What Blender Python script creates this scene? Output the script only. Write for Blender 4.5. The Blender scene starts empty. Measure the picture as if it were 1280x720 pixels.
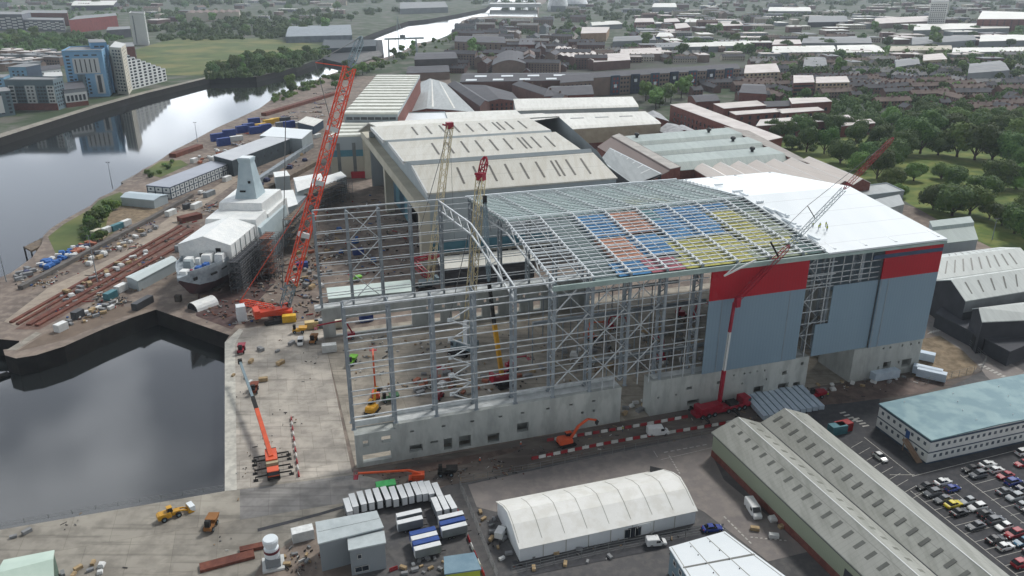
import bpy, math, random
from mathutils import Vector, geometry
R = math.radians
random.seed(7)
SC = bpy.context.scene
COL = SC.collection
# ---------------------------------------------------------------- camera model (a drone 115 m up, looking 21.8 degrees down)
CAM_H, FOC = 115.0, 1000.0
TH = math.atan(0.4); SN, CS = math.sin(TH), math.cos(TH)

def at(px, py, z=0.0):
    """ground (or height z) point that the photograph shows at px, py"""
    r = px - 640.0; d = py - 360.0
    v = -(FOC * SN + d * CS); f = FOC * CS - d * SN
    t = (z - CAM_H) / v
    return Vector((r * t, f * t, z))

def lin(c):
    def g(u):
        u /= 255.0
        return u / 12.92 if u <= 0.04045 else ((u + 0.055) / 1.055) ** 2.4
    return (g(c[0]), g(c[1]), g(c[2]), 1.0)

# ---------------------------------------------------------------- materials
MATS = {}
def mat(name, c, c2=None, scale=0.15, rough=0.8, metal=0.0, bump=0.0, detail=4.0, stretch=None, c3=None, scale3=1.5, f3=0.35, spec=0.3, emit=None, ramp=(0.35, 0.65)):
    """noise-mixed procedural material in world space; c, c2, c3 are 0-255 display colours of the surface"""
    if name in MATS: return MATS[name]
    m = bpy.data.materials.new(name); m.use_nodes = True
    nt = m.node_tree; n = nt.nodes; l = nt.links
    b = n['Principled BSDF']
    b.inputs['Roughness'].default_value = rough
    b.inputs['Metallic'].default_value = metal
    b.inputs['Specular IOR Level'].default_value = spec
    a = lin(c)
    if c2 is None:
        c2 = tuple(u * 0.86 for u in c)
    geo = n.new('ShaderNodeNewGeometry'); vec = geo.outputs['Position']
    if stretch:
        mp = n.new('ShaderNodeMapping'); mp.inputs['Rotation'].default_value = (0, 0, stretch[3] if len(stretch) > 3 else 0)
        mp.inputs['Scale'].default_value = stretch[:3]
        l.new(vec, mp.inputs['Vector']); vec = mp.outputs['Vector']
    def nz(s, d):
        t = n.new('ShaderNodeTexNoise'); t.inputs['Scale'].default_value = s; t.inputs['Detail'].default_value = d
        t.inputs['Roughness'].default_value = 0.62
        l.new(vec, t.inputs['Vector']); return t
    def mr(src, lo, hi):
        t = n.new('ShaderNodeMapRange'); t.inputs['From Min'].default_value = lo; t.inputs['From Max'].default_value = hi
        l.new(src, t.inputs['Value']); return t.outputs['Result']
    t1 = nz(scale, detail)
    mx = n.new('ShaderNodeMix'); mx.data_type = 'RGBA'
    mx.inputs['A'].default_value = a; mx.inputs['B'].default_value = lin(c2)
    l.new(mr(t1.outputs['Fac'], *ramp), mx.inputs['Factor'])
    out = mx.outputs['Result']
    if c3 is not None:
        t3 = nz(scale3, 3.0)
        m3 = n.new('ShaderNodeMix'); m3.data_type = 'RGBA'; m3.inputs['B'].default_value = lin(c3)
        mu = n.new('ShaderNodeMath'); mu.operation = 'MULTIPLY'; mu.inputs[1].default_value = f3
        l.new(mr(t3.outputs['Fac'], 0.45, 0.62), mu.inputs[0]); l.new(mu.outputs[0], m3.inputs['Factor'])
        l.new(out, m3.inputs['A']); out = m3.outputs['Result']
    l.new(out, b.inputs['Base Color'])
    if bump:
        bp = n.new('ShaderNodeBump'); bp.inputs['Strength'].default_value = bump; bp.inputs['Distance'].default_value = 0.2
        tb = nz(scale * 6, 3.0); l.new(tb.outputs['Fac'], bp.inputs['Height']); l.new(bp.outputs['Normal'], b.inputs['Normal'])
    if emit:
        b.inputs['Emission Color'].default_value = lin(c); b.inputs['Emission Strength'].default_value = emit
    MATS[name] = m
    return m

def sheetmat(name, c, c2, pitch, ang, rough=0.5, metal=0.0, depth=0.25, line=None, pitch2=None, dirt=None):
    """profiled metal sheeting: ribs every pitch metres running along direction ang, lap joints every pitch2"""
    if name in MATS: return MATS[name]
    m = mat(name, c, c2, scale=0.06, rough=rough, metal=metal, stretch=(1.0, 0.16, 0.3, -ang), c3=dirt, scale3=0.5, f3=0.5)
    nt = m.node_tree; n = nt.nodes; l = nt.links; b = n['Principled BSDF']
    geo = n.new('ShaderNodeNewGeometry')
    mp = n.new('ShaderNodeMapping'); mp.inputs['Rotation'].default_value = (0, 0, -ang)
    l.new(geo.outputs['Position'], mp.inputs['Vector'])
    sep = n.new('ShaderNodeSeparateXYZ'); l.new(mp.outputs['Vector'], sep.inputs[0])
    def saw(sock, p, width):
        d = n.new('ShaderNodeMath'); d.operation = 'DIVIDE'; d.inputs[1].default_value = p; l.new(sock, d.inputs[0])
        fr = n.new('ShaderNodeMath'); fr.operation = 'FRACT'; l.new(d.outputs[0], fr.inputs[0])
        lt = n.new('ShaderNodeMath'); lt.operation = 'LESS_THAN'; lt.inputs[1].default_value = width; l.new(fr.outputs[0], lt.inputs[0])
        return lt.outputs[0]
    out = b.inputs['Base Color'].links[0].from_socket
    k = saw(sep.outputs['Y'], pitch, 0.22)
    mx = n.new('ShaderNodeMix'); mx.data_type = 'RGBA'; mx.inputs['B'].default_value = lin(line or tuple(u * 0.72 for u in c))
    mu = n.new('ShaderNodeMath'); mu.operation = 'MULTIPLY'; mu.inputs[1].default_value = depth
    l.new(k, mu.inputs[0]); l.new(mu.outputs[0], mx.inputs['Factor']); l.new(out, mx.inputs['A']); out = mx.outputs['Result']
    if pitch2:
        k2 = saw(sep.outputs['X'], pitch2, 0.03)
        m2 = n.new('ShaderNodeMix'); m2.data_type = 'RGBA'; m2.inputs['B'].default_value = lin(tuple(u * 0.75 for u in c))
        mu2 = n.new('ShaderNodeMath'); mu2.operation = 'MULTIPLY'; mu2.inputs[1].default_value = 0.5
        l.new(k2, mu2.inputs[0]); l.new(mu2.outputs[0], m2.inputs['Factor']); l.new(out, m2.inputs['A']); out = m2.outputs['Result']
    l.new(out, b.inputs['Base Color'])
    return m

def slabmat(name, c, c2, ang, pitch):
    """weathered concrete cast in bays: joints, tone differences between bays, tyre streaks and stains"""
    m = mat(name, c, c2, scale=0.05, rough=0.9, c3=tuple(u * .66 for u in c), scale3=0.2, f3=0.42, detail=9)
    nt = m.node_tree; n = nt.nodes; l = nt.links; b = n['Principled BSDF']; out = b.inputs['Base Color'].links[0].from_socket
    geo = n.new('ShaderNodeNewGeometry'); mp = n.new('ShaderNodeMapping'); mp.inputs['Rotation'].default_value = (0, 0, -ang); l.new(geo.outputs['Position'], mp.inputs['Vector'])
    br = n.new('ShaderNodeTexBrick'); br.offset = 0.5; br.inputs['Scale'].default_value = 1.0; br.inputs['Mortar Size'].default_value = 0.05
    br.inputs['Brick Width'].default_value = pitch; br.inputs['Row Height'].default_value = pitch * 1.6
    br.inputs['Color1'].default_value = (1, 1, 1, 1); br.inputs['Color2'].default_value = (.8, .8, .81, 1); br.inputs['Mortar'].default_value = (.55, .54, .52, 1)
    l.new(mp.outputs['Vector'], br.inputs['Vector'])
    mx = n.new('ShaderNodeMix'); mx.data_type = 'RGBA'; mx.blend_type = 'MULTIPLY'; mx.inputs['Factor'].default_value = .8
    l.new(out, mx.inputs['A']); l.new(br.outputs['Color'], mx.inputs['B'])
    m2 = n.new('ShaderNodeMapping'); m2.inputs['Rotation'].default_value = (0, 0, -ang - 1.2); m2.inputs['Scale'].default_value = (.03, .7, 1); l.new(geo.outputs['Position'], m2.inputs['Vector'])
    t = n.new('ShaderNodeTexNoise'); t.inputs['Scale'].default_value = 1.0; t.inputs['Detail'].default_value = 5; l.new(m2.outputs['Vector'], t.inputs['Vector'])
    r = n.new('ShaderNodeMapRange'); r.inputs['From Min'].default_value = .54; r.inputs['From Max'].default_value = .68; r.inputs['To Max'].default_value = .5; l.new(t.outputs['Fac'], r.inputs['Value'])
    m3 = n.new('ShaderNodeMix'); m3.data_type = 'RGBA'; m3.inputs['B'].default_value = lin(tuple(u * .55 for u in c)); l.new(r.outputs['Result'], m3.inputs['Factor']); l.new(mx.outputs['Result'], m3.inputs['A'])
    l.new(m3.outputs['Result'], b.inputs['Base Color']); return m

# ---------------------------------------------------------------- mesh builder
class MB:
    def __init__(s): s.v = []; s.f = []; s.m = []
    def face(s, pts, mi=0):
        b = len(s.v); s.v.extend([tuple(p) for p in pts]); s.f.append(tuple(range(b, b + len(pts)))); s.m.append(mi); return s
    def idx(s, verts, faces, mi=0):
        b = len(s.v); s.v.extend([tuple(p) for p in verts])
        for k, f in enumerate(faces):
            s.f.append(tuple(b + i for i in f)); s.m.append(mi if not isinstance(mi, (list, tuple)) else mi[k])
        return s
    def hexa(s, p, mi=0):
        """8 corners: bottom 4 counter-clockwise, top 4"""
        return s.idx(p, [(3, 2, 1, 0), (4, 5, 6, 7), (0, 1, 5, 4), (1, 2, 6, 5), (2, 3, 7, 6), (3, 0, 4, 7)], mi)
    def box(s, x, y, z, sx, sy, sz, rz=0.0, mi=0):
        """centred in x, y; z is the underside"""
        c, n = math.cos(rz), math.sin(rz); P = []
        for zz in (z, z + sz):
            for ax, ay in ((-1, -1), (1, -1), (1, 1), (-1, 1)):
                dx, dy = ax * sx / 2, ay * sy / 2
                P.append((x + dx * c - dy * n, y + dx * n + dy * c, zz))
        return s.hexa(P, mi)
    def span(s, x0, y0, z0, x1, y1, z1, mi=0):
        return s.box((x0 + x1) / 2, (y0 + y1) / 2, z0, x1 - x0, y1 - y0, z1 - z0, 0, mi)
    def prism(s, poly, z0, z1, mi=0, mtop=None, cap=True):
        a = sum(poly[i][0] * poly[(i + 1) % len(poly)][1] - poly[(i + 1) % len(poly)][0] * poly[i][1] for i in range(len(poly)))
        if a < 0: poly = poly[::-1]
        n = len(poly)
        lo = [(p[0], p[1], z0) for p in poly]; hi = [(p[0], p[1], z1 if len(p) < 3 else p[2]) for p in poly]
        s.idx(lo + hi, [(i, (i + 1) % n, n + (i + 1) % n, n + i) for i in range(n)], mi)
        if cap:
            s.face(hi, mi if mtop is None else mtop); s.face(lo[::-1], mi)
        return s
    def frame(s, p, q):
        p, q = Vector(p), Vector(q); d = (q - p)
        L = d.length or 1e-6; d /= L
        up = Vector((0, 0, 1)) if abs(d.z) < 0.9 else Vector((0, 1, 0))
        a = d.cross(up).normalized(); return p, q, a, a.cross(d).normalized()
    def beam(s, p, q, w, h=None, mi=0):
        h = h or w; p, q, a, b = s.frame(p, q); P = []
        for o in (p, q):
            for i, j in ((-1, -1), (1, -1), (1, 1), (-1, 1)): P.append(o + a * (i * w / 2) + b * (j * h / 2))
        return s.idx(P, [(0, 1, 2, 3), (7, 6, 5, 4), (4, 5, 1, 0), (5, 6, 2, 1), (6, 7, 3, 2), (7, 4, 0, 3)], mi)
    def tube(s, p, q, r0, r1=None, n=10, mi=0, cap=True):
        r1 = r0 if r1 is None else r1; p, q, a, b = s.frame(p, q); P = []
        for o, r in ((p, r0), (q, r1)):
            for i in range(n):
                t = 2 * math.pi * i / n; P.append(o + a * (r * math.cos(t)) + b * (r * math.sin(t)))
        F = [((i + 1) % n, i, n + i, n + (i + 1) % n) for i in range(n)]
        if cap: F += [tuple(range(n)), tuple(range(2 * n - 1, n - 1, -1))]
        return s.idx(P, F, mi)
    def lathe(s, prof, n=16, mi=0, x=0, y=0):
        P = []
        for r, z in prof:
            for i in range(n):
                t = 2 * math.pi * i / n; P.append((x + r * math.cos(t), y + r * math.sin(t), z))
        F = []
        for k in range(len(prof) - 1):
            for i in range(n):
                j = (i + 1) % n; F.append((k * n + i, k * n + j, (k + 1) * n + j, (k + 1) * n + i))
        F.append(tuple(range(n - 1, -1, -1))); F.append(tuple(range((len(prof) - 1) * n, len(prof) * n)))
        return s.idx(P, F, mi)
    def loft(s, secs, mi=0, cap=True):
        """secs: list of equal-length point rings"""
        n = len(secs[0]); P = [p for r in secs for p in r]; F = []
        for k in range(len(secs) - 1):
            for i in range(n):
                j = (i + 1) % n; F.append((k * n + i, k * n + j, (k + 1) * n + j, (k + 1) * n + i))
        if cap: F.append(tuple(range(n - 1, -1, -1))); F.append(tuple(range((len(secs) - 1) * n, len(secs) * n)))
        return s.idx(P, F, mi)
    def mesh(s, name, mats, smooth=False):
        me = bpy.data.meshes.new(name); me.from_pydata([tuple(p) for p in s.v], [], s.f)
        for m in (mats if isinstance(mats, (list, tuple)) else [mats]): me.materials.append(m)
        if any(s.m): me.polygons.foreach_set('material_index', s.m)
        if smooth: me.polygons.foreach_set('use_smooth', [True] * len(s.f))
        me.update(); return me
    def build(s, name, mats, parent=None, smooth=False, loc=None):
        return put(name, s.mesh(name, mats, smooth), parent, loc)

def put(name, me, parent=None, loc=None, rz=None):
    o = bpy.data.objects.new(name, me); COL.objects.link(o)
    if parent: o.parent = parent
    if loc is not None: o.location = loc
    if rz is not None: o.rotation_euler = (0, 0, rz)
    return o

def tag(o, label, cat, group=None, kind=None):
    o['label'] = label; o['category'] = cat
    if group: o['group'] = group
    if kind: o['kind'] = kind
    return o

def thing(name, label, cat, loc=(0, 0, 0), rz=0.0, group=None):
    o = bpy.data.objects.new(name, None); COL.objects.link(o)
    o.location = loc; o.rotation_euler = (0, 0, rz); o.empty_display_size = 1
    return tag(o, label, cat, group)

def kids(o): return [c for c in o.children]
def copy_tree(o, loc, rz=0.0, label=None, group=None, scale=None, parent=None):
    c = o.copy(); COL.objects.link(c)
    if parent is None:
        c.location = loc; c.rotation_euler = (0, 0, rz)
        if scale: c.scale = scale if isinstance(scale, (tuple, list)) else (scale,) * 3
        if label: c['label'] = label
        if group: c['group'] = group
    else: c.parent = parent
    for ch in kids(o): copy_tree(ch, None, parent=c)
    return c

def sheet(name, px, z, m, world=False, kind='structure', label=None):
    P = [Vector((p[0], p[1], 0)) for p in px] if world else [at(*p) for p in px]
    mb = MB(); tris = geometry.tessellate_polygon([P])
    vs = [(p.x, p.y, z) for p in P]
    F = []
    for t in tris:
        a, b, c = (P[i] for i in t)
        F.append(t if (b - a).cross(c - a).z > 0 else t[::-1])
    mb.idx(vs, F)
    o = mb.build(name, m); o['kind'] = kind
    if label: o['label'] = label
    return o

def land(name, px, extra, m_top, m_side, zb=-9.0, ztop=0.0):
    P = [at(*p) for p in px] + [Vector((e[0], e[1], 0)) for e in extra]
    mb = MB(); n = len(P)
    F = []
    for t in geometry.tessellate_polygon([P]):
        a, b, c = (P[i] for i in t)
        F.append(t if (b - a).cross(c - a).z > 0 else t[::-1])
    mb.idx([(p.x, p.y, ztop) for p in P], F)
    ar = sum(P[i].x * P[(i + 1) % n].y - P[(i + 1) % n].x * P[i].y for i in range(n))
    for i in range(n):
        a, b = P[i], P[(i + 1) % n]
        if ar < 0: a, b = b, a
        mb.face([(a.x, a.y, zb), (b.x, b.y, zb), (b.x, b.y, ztop), (a.x, a.y, ztop)], 1)
    o = mb.build(name, [m_top, m_side]); o['kind'] = 'structure'; return o

def frame3(A, B, C, z=0.0, zc=None):
    """rectangle from three photo points at height z: A, B one edge, C a point on the opposite edge -> (origin, angle, length, depth)"""
    a, b, c = at(A[0], A[1], z), at(B[0], B[1], z), at(C[0], C[1], z if zc is None else zc)
    u = (b - a); u.z = 0; L = u.length; u /= L; v = Vector((-u.y, u.x, 0)); d = (c - a).dot(v)
    return Vector((a.x, a.y, 0)), math.atan2(u.y, u.x), L, d
# ---------------------------------------------------------------- camera, world, sun
cam = bpy.data.cameras.new('camera'); camo = bpy.data.objects.new('camera', cam); COL.objects.link(camo)
camo.location = (0, 0, CAM_H); camo.rotation_euler = (R(90) - TH, 0, 0)
cam.sensor_width = 36.0; cam.lens = 36.0 * FOC / 1280.0; cam.clip_start = 1.0; cam.clip_end = 40000.0
SC.camera = camo
SUN_EL, SUN_AZ = R(50), R(38)      # azimuth measured from +Y (straight ahead) towards +X (right)
sun = bpy.data.lights.new('sun', 'SUN'); sun.energy = 1.5; sun.angle = R(10); sun.color = (1.0, 0.97, 0.92)
suno = bpy.data.objects.new('sun', sun); COL.objects.link(suno)
sd = Vector((math.sin(SUN_AZ) * math.cos(SUN_EL), math.cos(SUN_AZ) * math.cos(SUN_EL), math.sin(SUN_EL)))
suno.rotation_euler = (-sd).to_track_quat('-Z', 'Y').to_euler()
W = bpy.data.worlds.new('World'); SC.world = W; W.use_nodes = True
n = W.node_tree.nodes; l = W.node_tree.links
bg = n['Background']; bg.inputs['Strength'].default_value = 0.1
sky = n.new('ShaderNodeTexSky'); sky.sky_type = 'NISHITA'; sky.sun_disc = False; sky.sun_elevation = SUN_EL; sky.sun_rotation = SUN_AZ
sky.air_density = 1.0; sky.dust_density = 1.5; sky.altitude = 100
tc = n.new('ShaderNodeTexCoord'); mp = n.new('ShaderNodeMapping'); mp.inputs['Scale'].default_value = (1, 1, 1.5)
l.new(tc.outputs['Generated'], mp.inputs['Vector'])
nz = n.new('ShaderNodeTexNoise'); nz.inputs['Scale'].default_value = 4.2; nz.inputs['Detail'].default_value = 3; nz.inputs['Roughness'].default_value = 0.5
l.new(mp.outputs['Vector'], nz.inputs['Vector'])
cr = n.new('ShaderNodeValToRGB'); cr.color_ramp.elements[0].position = 0.43; cr.color_ramp.elements[0].color = (2.6, 2.75, 3.0, 1)
cr.color_ramp.elements[1].position = 0.60; cr.color_ramp.elements[1].color = (8.6, 8.9, 9.2, 1)
l.new(nz.outputs['Fac'], cr.inputs['Fac'])
mx = n.new('ShaderNodeMix'); mx.data_type = 'RGBA'; mx.inputs['Factor'].default_value = 0.86
l.new(sky.outputs['Color'], mx.inputs['A']); l.new(cr.outputs['Color'], mx.inputs['B']); sep = n.new('ShaderNodeSeparateXYZ'); l.new(tc.outputs['Generated'], sep.inputs[0])
gr = n.new('ShaderNodeFloatCurve'); cv = gr.mapping.curves[0]; cv.points[0].location = (0, 1.0); cv.points[1].location = (1, .10)
for px_, py_ in ((.04, .95), (.14, .7), (.27, .58), (.5, .5), (.66, .22)): cv.points.new(px_, py_)
gr.mapping.update(); l.new(sep.outputs['Z'], gr.inputs['Value'])
fw = n.new('ShaderNodeMapRange'); fw.inputs['From Min'].default_value = -0.5; fw.inputs['From Max'].default_value = 0.75; fw.inputs['To Min'].default_value = 0.3; fw.inputs['To Max'].default_value = 1.0
l.new(sep.outputs['Y'], fw.inputs['Value'])
mm = n.new('ShaderNodeMath'); mm.operation = 'MULTIPLY'; g3 = n.new('ShaderNodeMath'); g3.operation = 'MULTIPLY'; g3.inputs[1].default_value = 3.6; l.new(gr.outputs['Value'], g3.inputs[0]); l.new(g3.outputs[0], mm.inputs[0]); l.new(fw.outputs['Result'], mm.inputs[1])
vs = n.new('ShaderNodeVectorMath'); vs.operation = 'SCALE'; l.new(mx.outputs['Result'], vs.inputs[0]); l.new(mm.outputs[0], vs.inputs['Scale'])
l.new(vs.outputs['Vector'], bg.inputs['Color'])
SC.view_settings.view_transform = 'Standard'; SC.view_settings.look = 'None'; SC.view_settings.gamma = 1.0
SC.view_settings.use_curve_mapping = False; SC.view_settings.exposure = 0.78
SC.cycles.use_denoising = True; SC.cycles.max_bounces = 6; SC.cycles.transparent_max_bounces = 8
SC.cycles.diffuse_bounces = 3; SC.cycles.glossy_bounces = 3; SC.cycles.volume_bounces = 0; SC.cycles.caustics_reflective = False; SC.cycles.caustics_refractive = False

# ---------------------------------------------------------------- ground and water
M_yard = mat('yard_dirt', (128, 116, 107), (98, 89, 84), scale=0.035, rough=0.95, c3=(158, 146, 134), scale3=0.22, f3=0.5, detail=8)
M_town = mat('town_ground', (64, 80, 54), (52, 68, 44), scale=0.012, rough=0.95, c3=(112, 108, 104), scale3=0.03, f3=0.75, detail=8)
M_quaywall = mat('quay_wall', (40, 37, 35), (24, 22, 22), scale=0.3, rough=0.9, c3=(32, 36, 28), scale3=0.1)
M_river = mat('river_water', (34, 37, 38), (31, 34, 35), scale=0.01, rough=0.06, spec=0.5)
b_ = M_river.node_tree.nodes['Principled BSDF']; b_.inputs['IOR'].default_value = 1.55
bp = M_river.node_tree.nodes.new('ShaderNodeBump'); bp.inputs['Strength'].default_value = 0.012; bp.inputs['Distance'].default_value = 0.4
tn = M_river.node_tree.nodes.new('ShaderNodeTexNoise'); tn.inputs['Scale'].default_value = 0.35; tn.inputs['Detail'].default_value = 3
gp = M_river.node_tree.nodes.new('ShaderNodeNewGeometry')
M_river.node_tree.links.new(gp.outputs['Position'], tn.inputs['Vector']); M_river.node_tree.links.new(tn.outputs['Fac'], bp.inputs['Height']); M_river.node_tree.links.new(bp.outputs['Normal'], b_.inputs['Normal'])

WZ = -6.0
RIGHT_BANK = [(-260, 708), (281, 614), (281, 428), (287, 419), (195, 387), (165, 397), (125, 413), (80, 433), (45, 444), (20, 448), (6, 444), (4, 437), (24, 434.5), (24, 426), (0, 424), (-160, 430),
    (-160, 400), (0, 347), (14, 341), (40, 322), (52, 305), (54, 295), (64, 285), (80, 275), (100, 264), (113, 257), (124, 247), (140, 240), (152, 231), (165, 222), (178, 212), (190, 206), (203, 198), (215, 189),
    (237, 178), (270, 160), (297, 148), (325, 135), (340, 124), (362, 112), (395, 100), (412, 93), (432, 86), (457, 77), (480, 72), (500, 66), (520, 54), (540, 51), (557, 46), (568, 38), (577, 26), (590, 21.5), (615, 20), (645, 20.5), (673, 21), (671, 8), (666, -6)]
LEFT_BANK = [(-160, 217), (0, 172), (60, 153), (120, 134), (180, 117), (262, 97), (320, 96), (370, 84), (407, 71), (418, 64), (440, 53), (460, 44), (482, 36), (510, 26.5), (535, 24), (552, 21), (575, 17), (607, 10.5), (620, 0), (626, -7)]
land('ground', RIGHT_BANK, [(300, 15000), (12000, 15000), (12000, -200), (-260, -200)], M_yard, M_quaywall)
land('far_bank_ground', LEFT_BANK, [(-400, 15000), (-12000, 15000), (-12000, 300)], M_town, M_quaywall)
sheet('water', [(-6000, -300), (6000, -300), (6000, 15000), (-6000, 15000)], WZ, M_river, world=True)

# town ground beyond the yard
sheet('town_ground', [(1290, 470), (1290, 300), (1128, 255), (1100, 250), (960, 170), (740, 140), (560, 95), (430, 95), (540, 52), (570, 40), (580, 28), (615, 22), (673, 23), (674, 8), (700, -10), (1290, -10)], 0.02, M_town)
M_conc = slabmat('quay_concrete', (166, 161, 150), (142, 137, 128), R(16), 9.0)
M_slab = slabmat('slab_concrete', (194, 187, 176), (158, 153, 145), R(17), 5.2)
M_edge = mat('quay_edge_concrete', (200, 198, 188), (178, 176, 168), scale=.2, rough=.9, c3=(150, 148, 142), scale3=.6, f3=.5)
M_asph = mat('asphalt', (92, 91, 92), (78, 78, 80), scale=0.08, rough=0.92, c3=(112, 109, 106), scale3=0.5, f3=0.4, detail=6)
M_asph2 = mat('pale_asphalt', (136, 130, 127), (118, 113, 112), scale=0.05, rough=0.92, c3=(150, 143, 136), scale3=0.35, f3=0.4, detail=8)
M_dark = mat('dark_asphalt', (70, 71, 75), (60, 61, 65), scale=0.09, rough=0.9, c3=(86, 85, 86), scale3=0.6, f3=0.4)
M_mud = mat('muddy_road', (104, 98, 94), (84, 76, 72), scale=0.09, rough=0.9, c3=(128, 120, 110), scale3=0.3, f3=0.5, detail=8, stretch=(.35, 1, 1, R(-18)))
M_earth = mat('bare_earth', (146, 130, 108), (116, 102, 84), scale=0.2, rough=0.95, c3=(96, 84, 66), scale3=0.4, f3=0.5, detail=8)
M_grass = mat('grass', (92, 106, 58), (66, 84, 44), scale=0.035, rough=0.95, c3=(128, 122, 76), scale3=0.014, f3=0.7, detail=8)
M_parkg = mat('park_grass', (96, 116, 54), (72, 92, 42), scale=0.04, rough=0.95, c3=(134, 136, 72), scale3=0.1, f3=0.6, detail=8)
M_line = mat('white_line', (196, 194, 188), (160, 158, 152), scale=1.5, rough=0.8)
sheet('asphalt_yard', [(430, 760), (480, 640), (560, 606), (780, 560), (990, 515), (1180, 478), (1300, 440), (1300, 800), (430, 800)], 0.02, M_asph)
sheet('concrete_quay', [(-260, 707), (281, 614), (440, 590), (520, 612), (470, 640), (400, 652), (330, 700), (270, 800), (-300, 860)], 0.03, M_conc)
sheet('concrete_slab', [(281, 614), (281, 428), (299, 411), (392, 400), (400, 396), (440, 590)], 0.05, M_slab)
sheet('road', [(440, 590), (780, 527), (1000, 483), (1150, 455), (1190, 448), (1232, 462), (1180, 487), (960, 530), (770, 562), (590, 602), (520, 613)], 0.06, M_mud)
sheet('road', [(1128, 395), (1150, 392), (1172, 400), (1300, 476), (1300, 530), (1232, 470), (1222, 455), (1188, 430)], 0.08, M_asph2)
sheet('pale_yard', [(585, 606), (740, 572), (920, 536), (905, 552), (893, 575), (905, 600), (960, 645), (1010, 690), (960, 702), (880, 640), (810, 604), (620, 640), (596, 634)], 0.06, M_asph2)
sheet('dark_yard', [(1005, 500), (1100, 488), (1098, 530), (1145, 580), (1075, 590), (1030, 560)], 0.07, M_dark)
sheet('car_park', [(1075, 592), (1300, 532), (1300, 800), (1240, 720), (1150, 640)], 0.09, M_dark)
sheet('quay_edge', [(281, 614), (281, 428), (299, 411), (304, 413), (294, 430), (296, 613)], 0.09, M_edge)
sheet('wet_mud', [(1015, 492), (1060, 478), (1150, 472), (1190, 478), (1150, 492), (1060, 504), (1010, 508)], 0.11, mat('wet_mud', (98, 80, 74), (76, 64, 60), scale=.12, rough=.7, c3=(120, 104, 94), scale3=.4, f3=.5))
sheet('wet_mud', [(470, 592), (560, 575), (660, 556), (640, 566), (560, 586), (480, 600)], 0.11, mat('wet_mud', (98, 80, 74)))
sheet('marquee_shadow_lane', [(640, 702), (700, 690), (870, 658), (905, 655), (900, 672), (840, 684), (650, 722)], 0.10, M_dark)  # lane asphalt darkened for the marquee's soft shadow
sheet('earth_bank', [(1148, 425), (1175, 420), (1205, 440), (1222, 458), (1215, 468), (1180, 476), (1150, 480), (1140, 470)], 0.10, M_earth)
sheet('field', [(175, 93), (265, 95), (318, 95), (405, 70), (418, 58), (330, 48), (215, 48), (170, 62)], 0.05, M_grass)
sheet('park_lawn', [(960, 182), (1010, 205), (1128, 250), (1190, 285), (1240, 310), (1300, 335), (1300, 150), (1180, 140), (1030, 160)], 0.05, M_parkg)
# ---------------------------------------------------------------- the new hall, half clad steel frame on concrete base walls
HX, HY, HA = -38.5, 166.8, math.atan2(0.307, 0.9517)
HL, HW = 171.0, 84.0
def HP(s, t, z=0.0):
    c, n = math.cos(HA), math.sin(HA)
    return Vector((HX + s * c - t * n, HY + s * n + t * c, z))
M_steel = mat('galvanised_steel', (206, 211, 213), (182, 188, 191), scale=0.4, rough=0.5, metal=0.25, c3=(120, 126, 130), scale3=1.2, f3=0.3)
M_steeld = mat('grey_steel', (148, 157, 163), (124, 133, 140), scale=0.4, rough=0.55, metal=0.2)
M_white = mat('white_roof_liner', (224, 230, 233), (214, 222, 226), scale=0.05, rough=0.45, c3=(212, 220, 226), scale3=0.3, f3=0.3)
M_hconc = mat('cast_concrete', (184, 188, 184), (160, 165, 163), scale=0.12, rough=0.9, c3=(136, 140, 138), scale3=0.35, f3=0.5, detail=8, stretch=(1, 1, .35))
M_ledge = mat('ledge_concrete', (214, 218, 218), (190, 195, 195), scale=0.2, rough=0.9, c3=(168, 172, 172), scale3=0.5, f3=0.5)
M_clad = sheetmat('slate_blue_cladding', (126, 148, 163), (121, 143, 159), 1.0, HA + R(90), rough=0.45, depth=0.13)
M_red = sheetmat('red_cladding', (172, 22, 40), (158, 18, 36), 1.0, HA + R(90), rough=0.42, depth=0.22)
M_floor = slabmat('hall_floor_concrete', (178, 170, 156), (150, 144, 134), HA, 8.0)
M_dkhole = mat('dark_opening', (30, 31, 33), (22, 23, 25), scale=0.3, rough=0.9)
fl = MB(); fl.idx([HP(0, 0.5, .12), HP(HL, 0.5, .12), HP(HL, HW, .12), HP(0, HW, .12)], [(0, 1, 2, 3)]); fo = fl.build('floor', M_floor); fo['kind'] = 'structure'

hall = thing('assembly_hall', 'huge half clad steel frame hall with white roof end and red and slate blue cladding', 'building', (HX, HY, 0), HA)

def holed_wall(s0, s1, t0, t1, z0, z1, holes, mb, mi=0):
    xs = sorted({s0, s1} | {h[k] for h in holes for k in (0, 2)}); zs = sorted({z0, z1} | {h[k] for h in holes for k in (1, 3)})
    xs = [x for x in xs if s0 <= x <= s1]; zs = [z for z in zs if z0 <= z <= z1]
    for i in range(len(xs) - 1):
        run = None
        for k in range(len(zs) - 1):
            cx, cz = (xs[i] + xs[i + 1]) / 2, (zs[k] + zs[k + 1]) / 2
            solid = not any(h[0] < cx < h[2] and h[1] < cz < h[3] for h in holes)
            if solid and run is None: run = zs[k]
            if (not solid) and run is not None: mb.span(xs[i], t0, run, xs[i + 1], t1, zs[k], mi); run = None
        if run is not None: mb.span(xs[i], t0, run, xs[i + 1], t1, zs[-1], mi)

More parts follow.
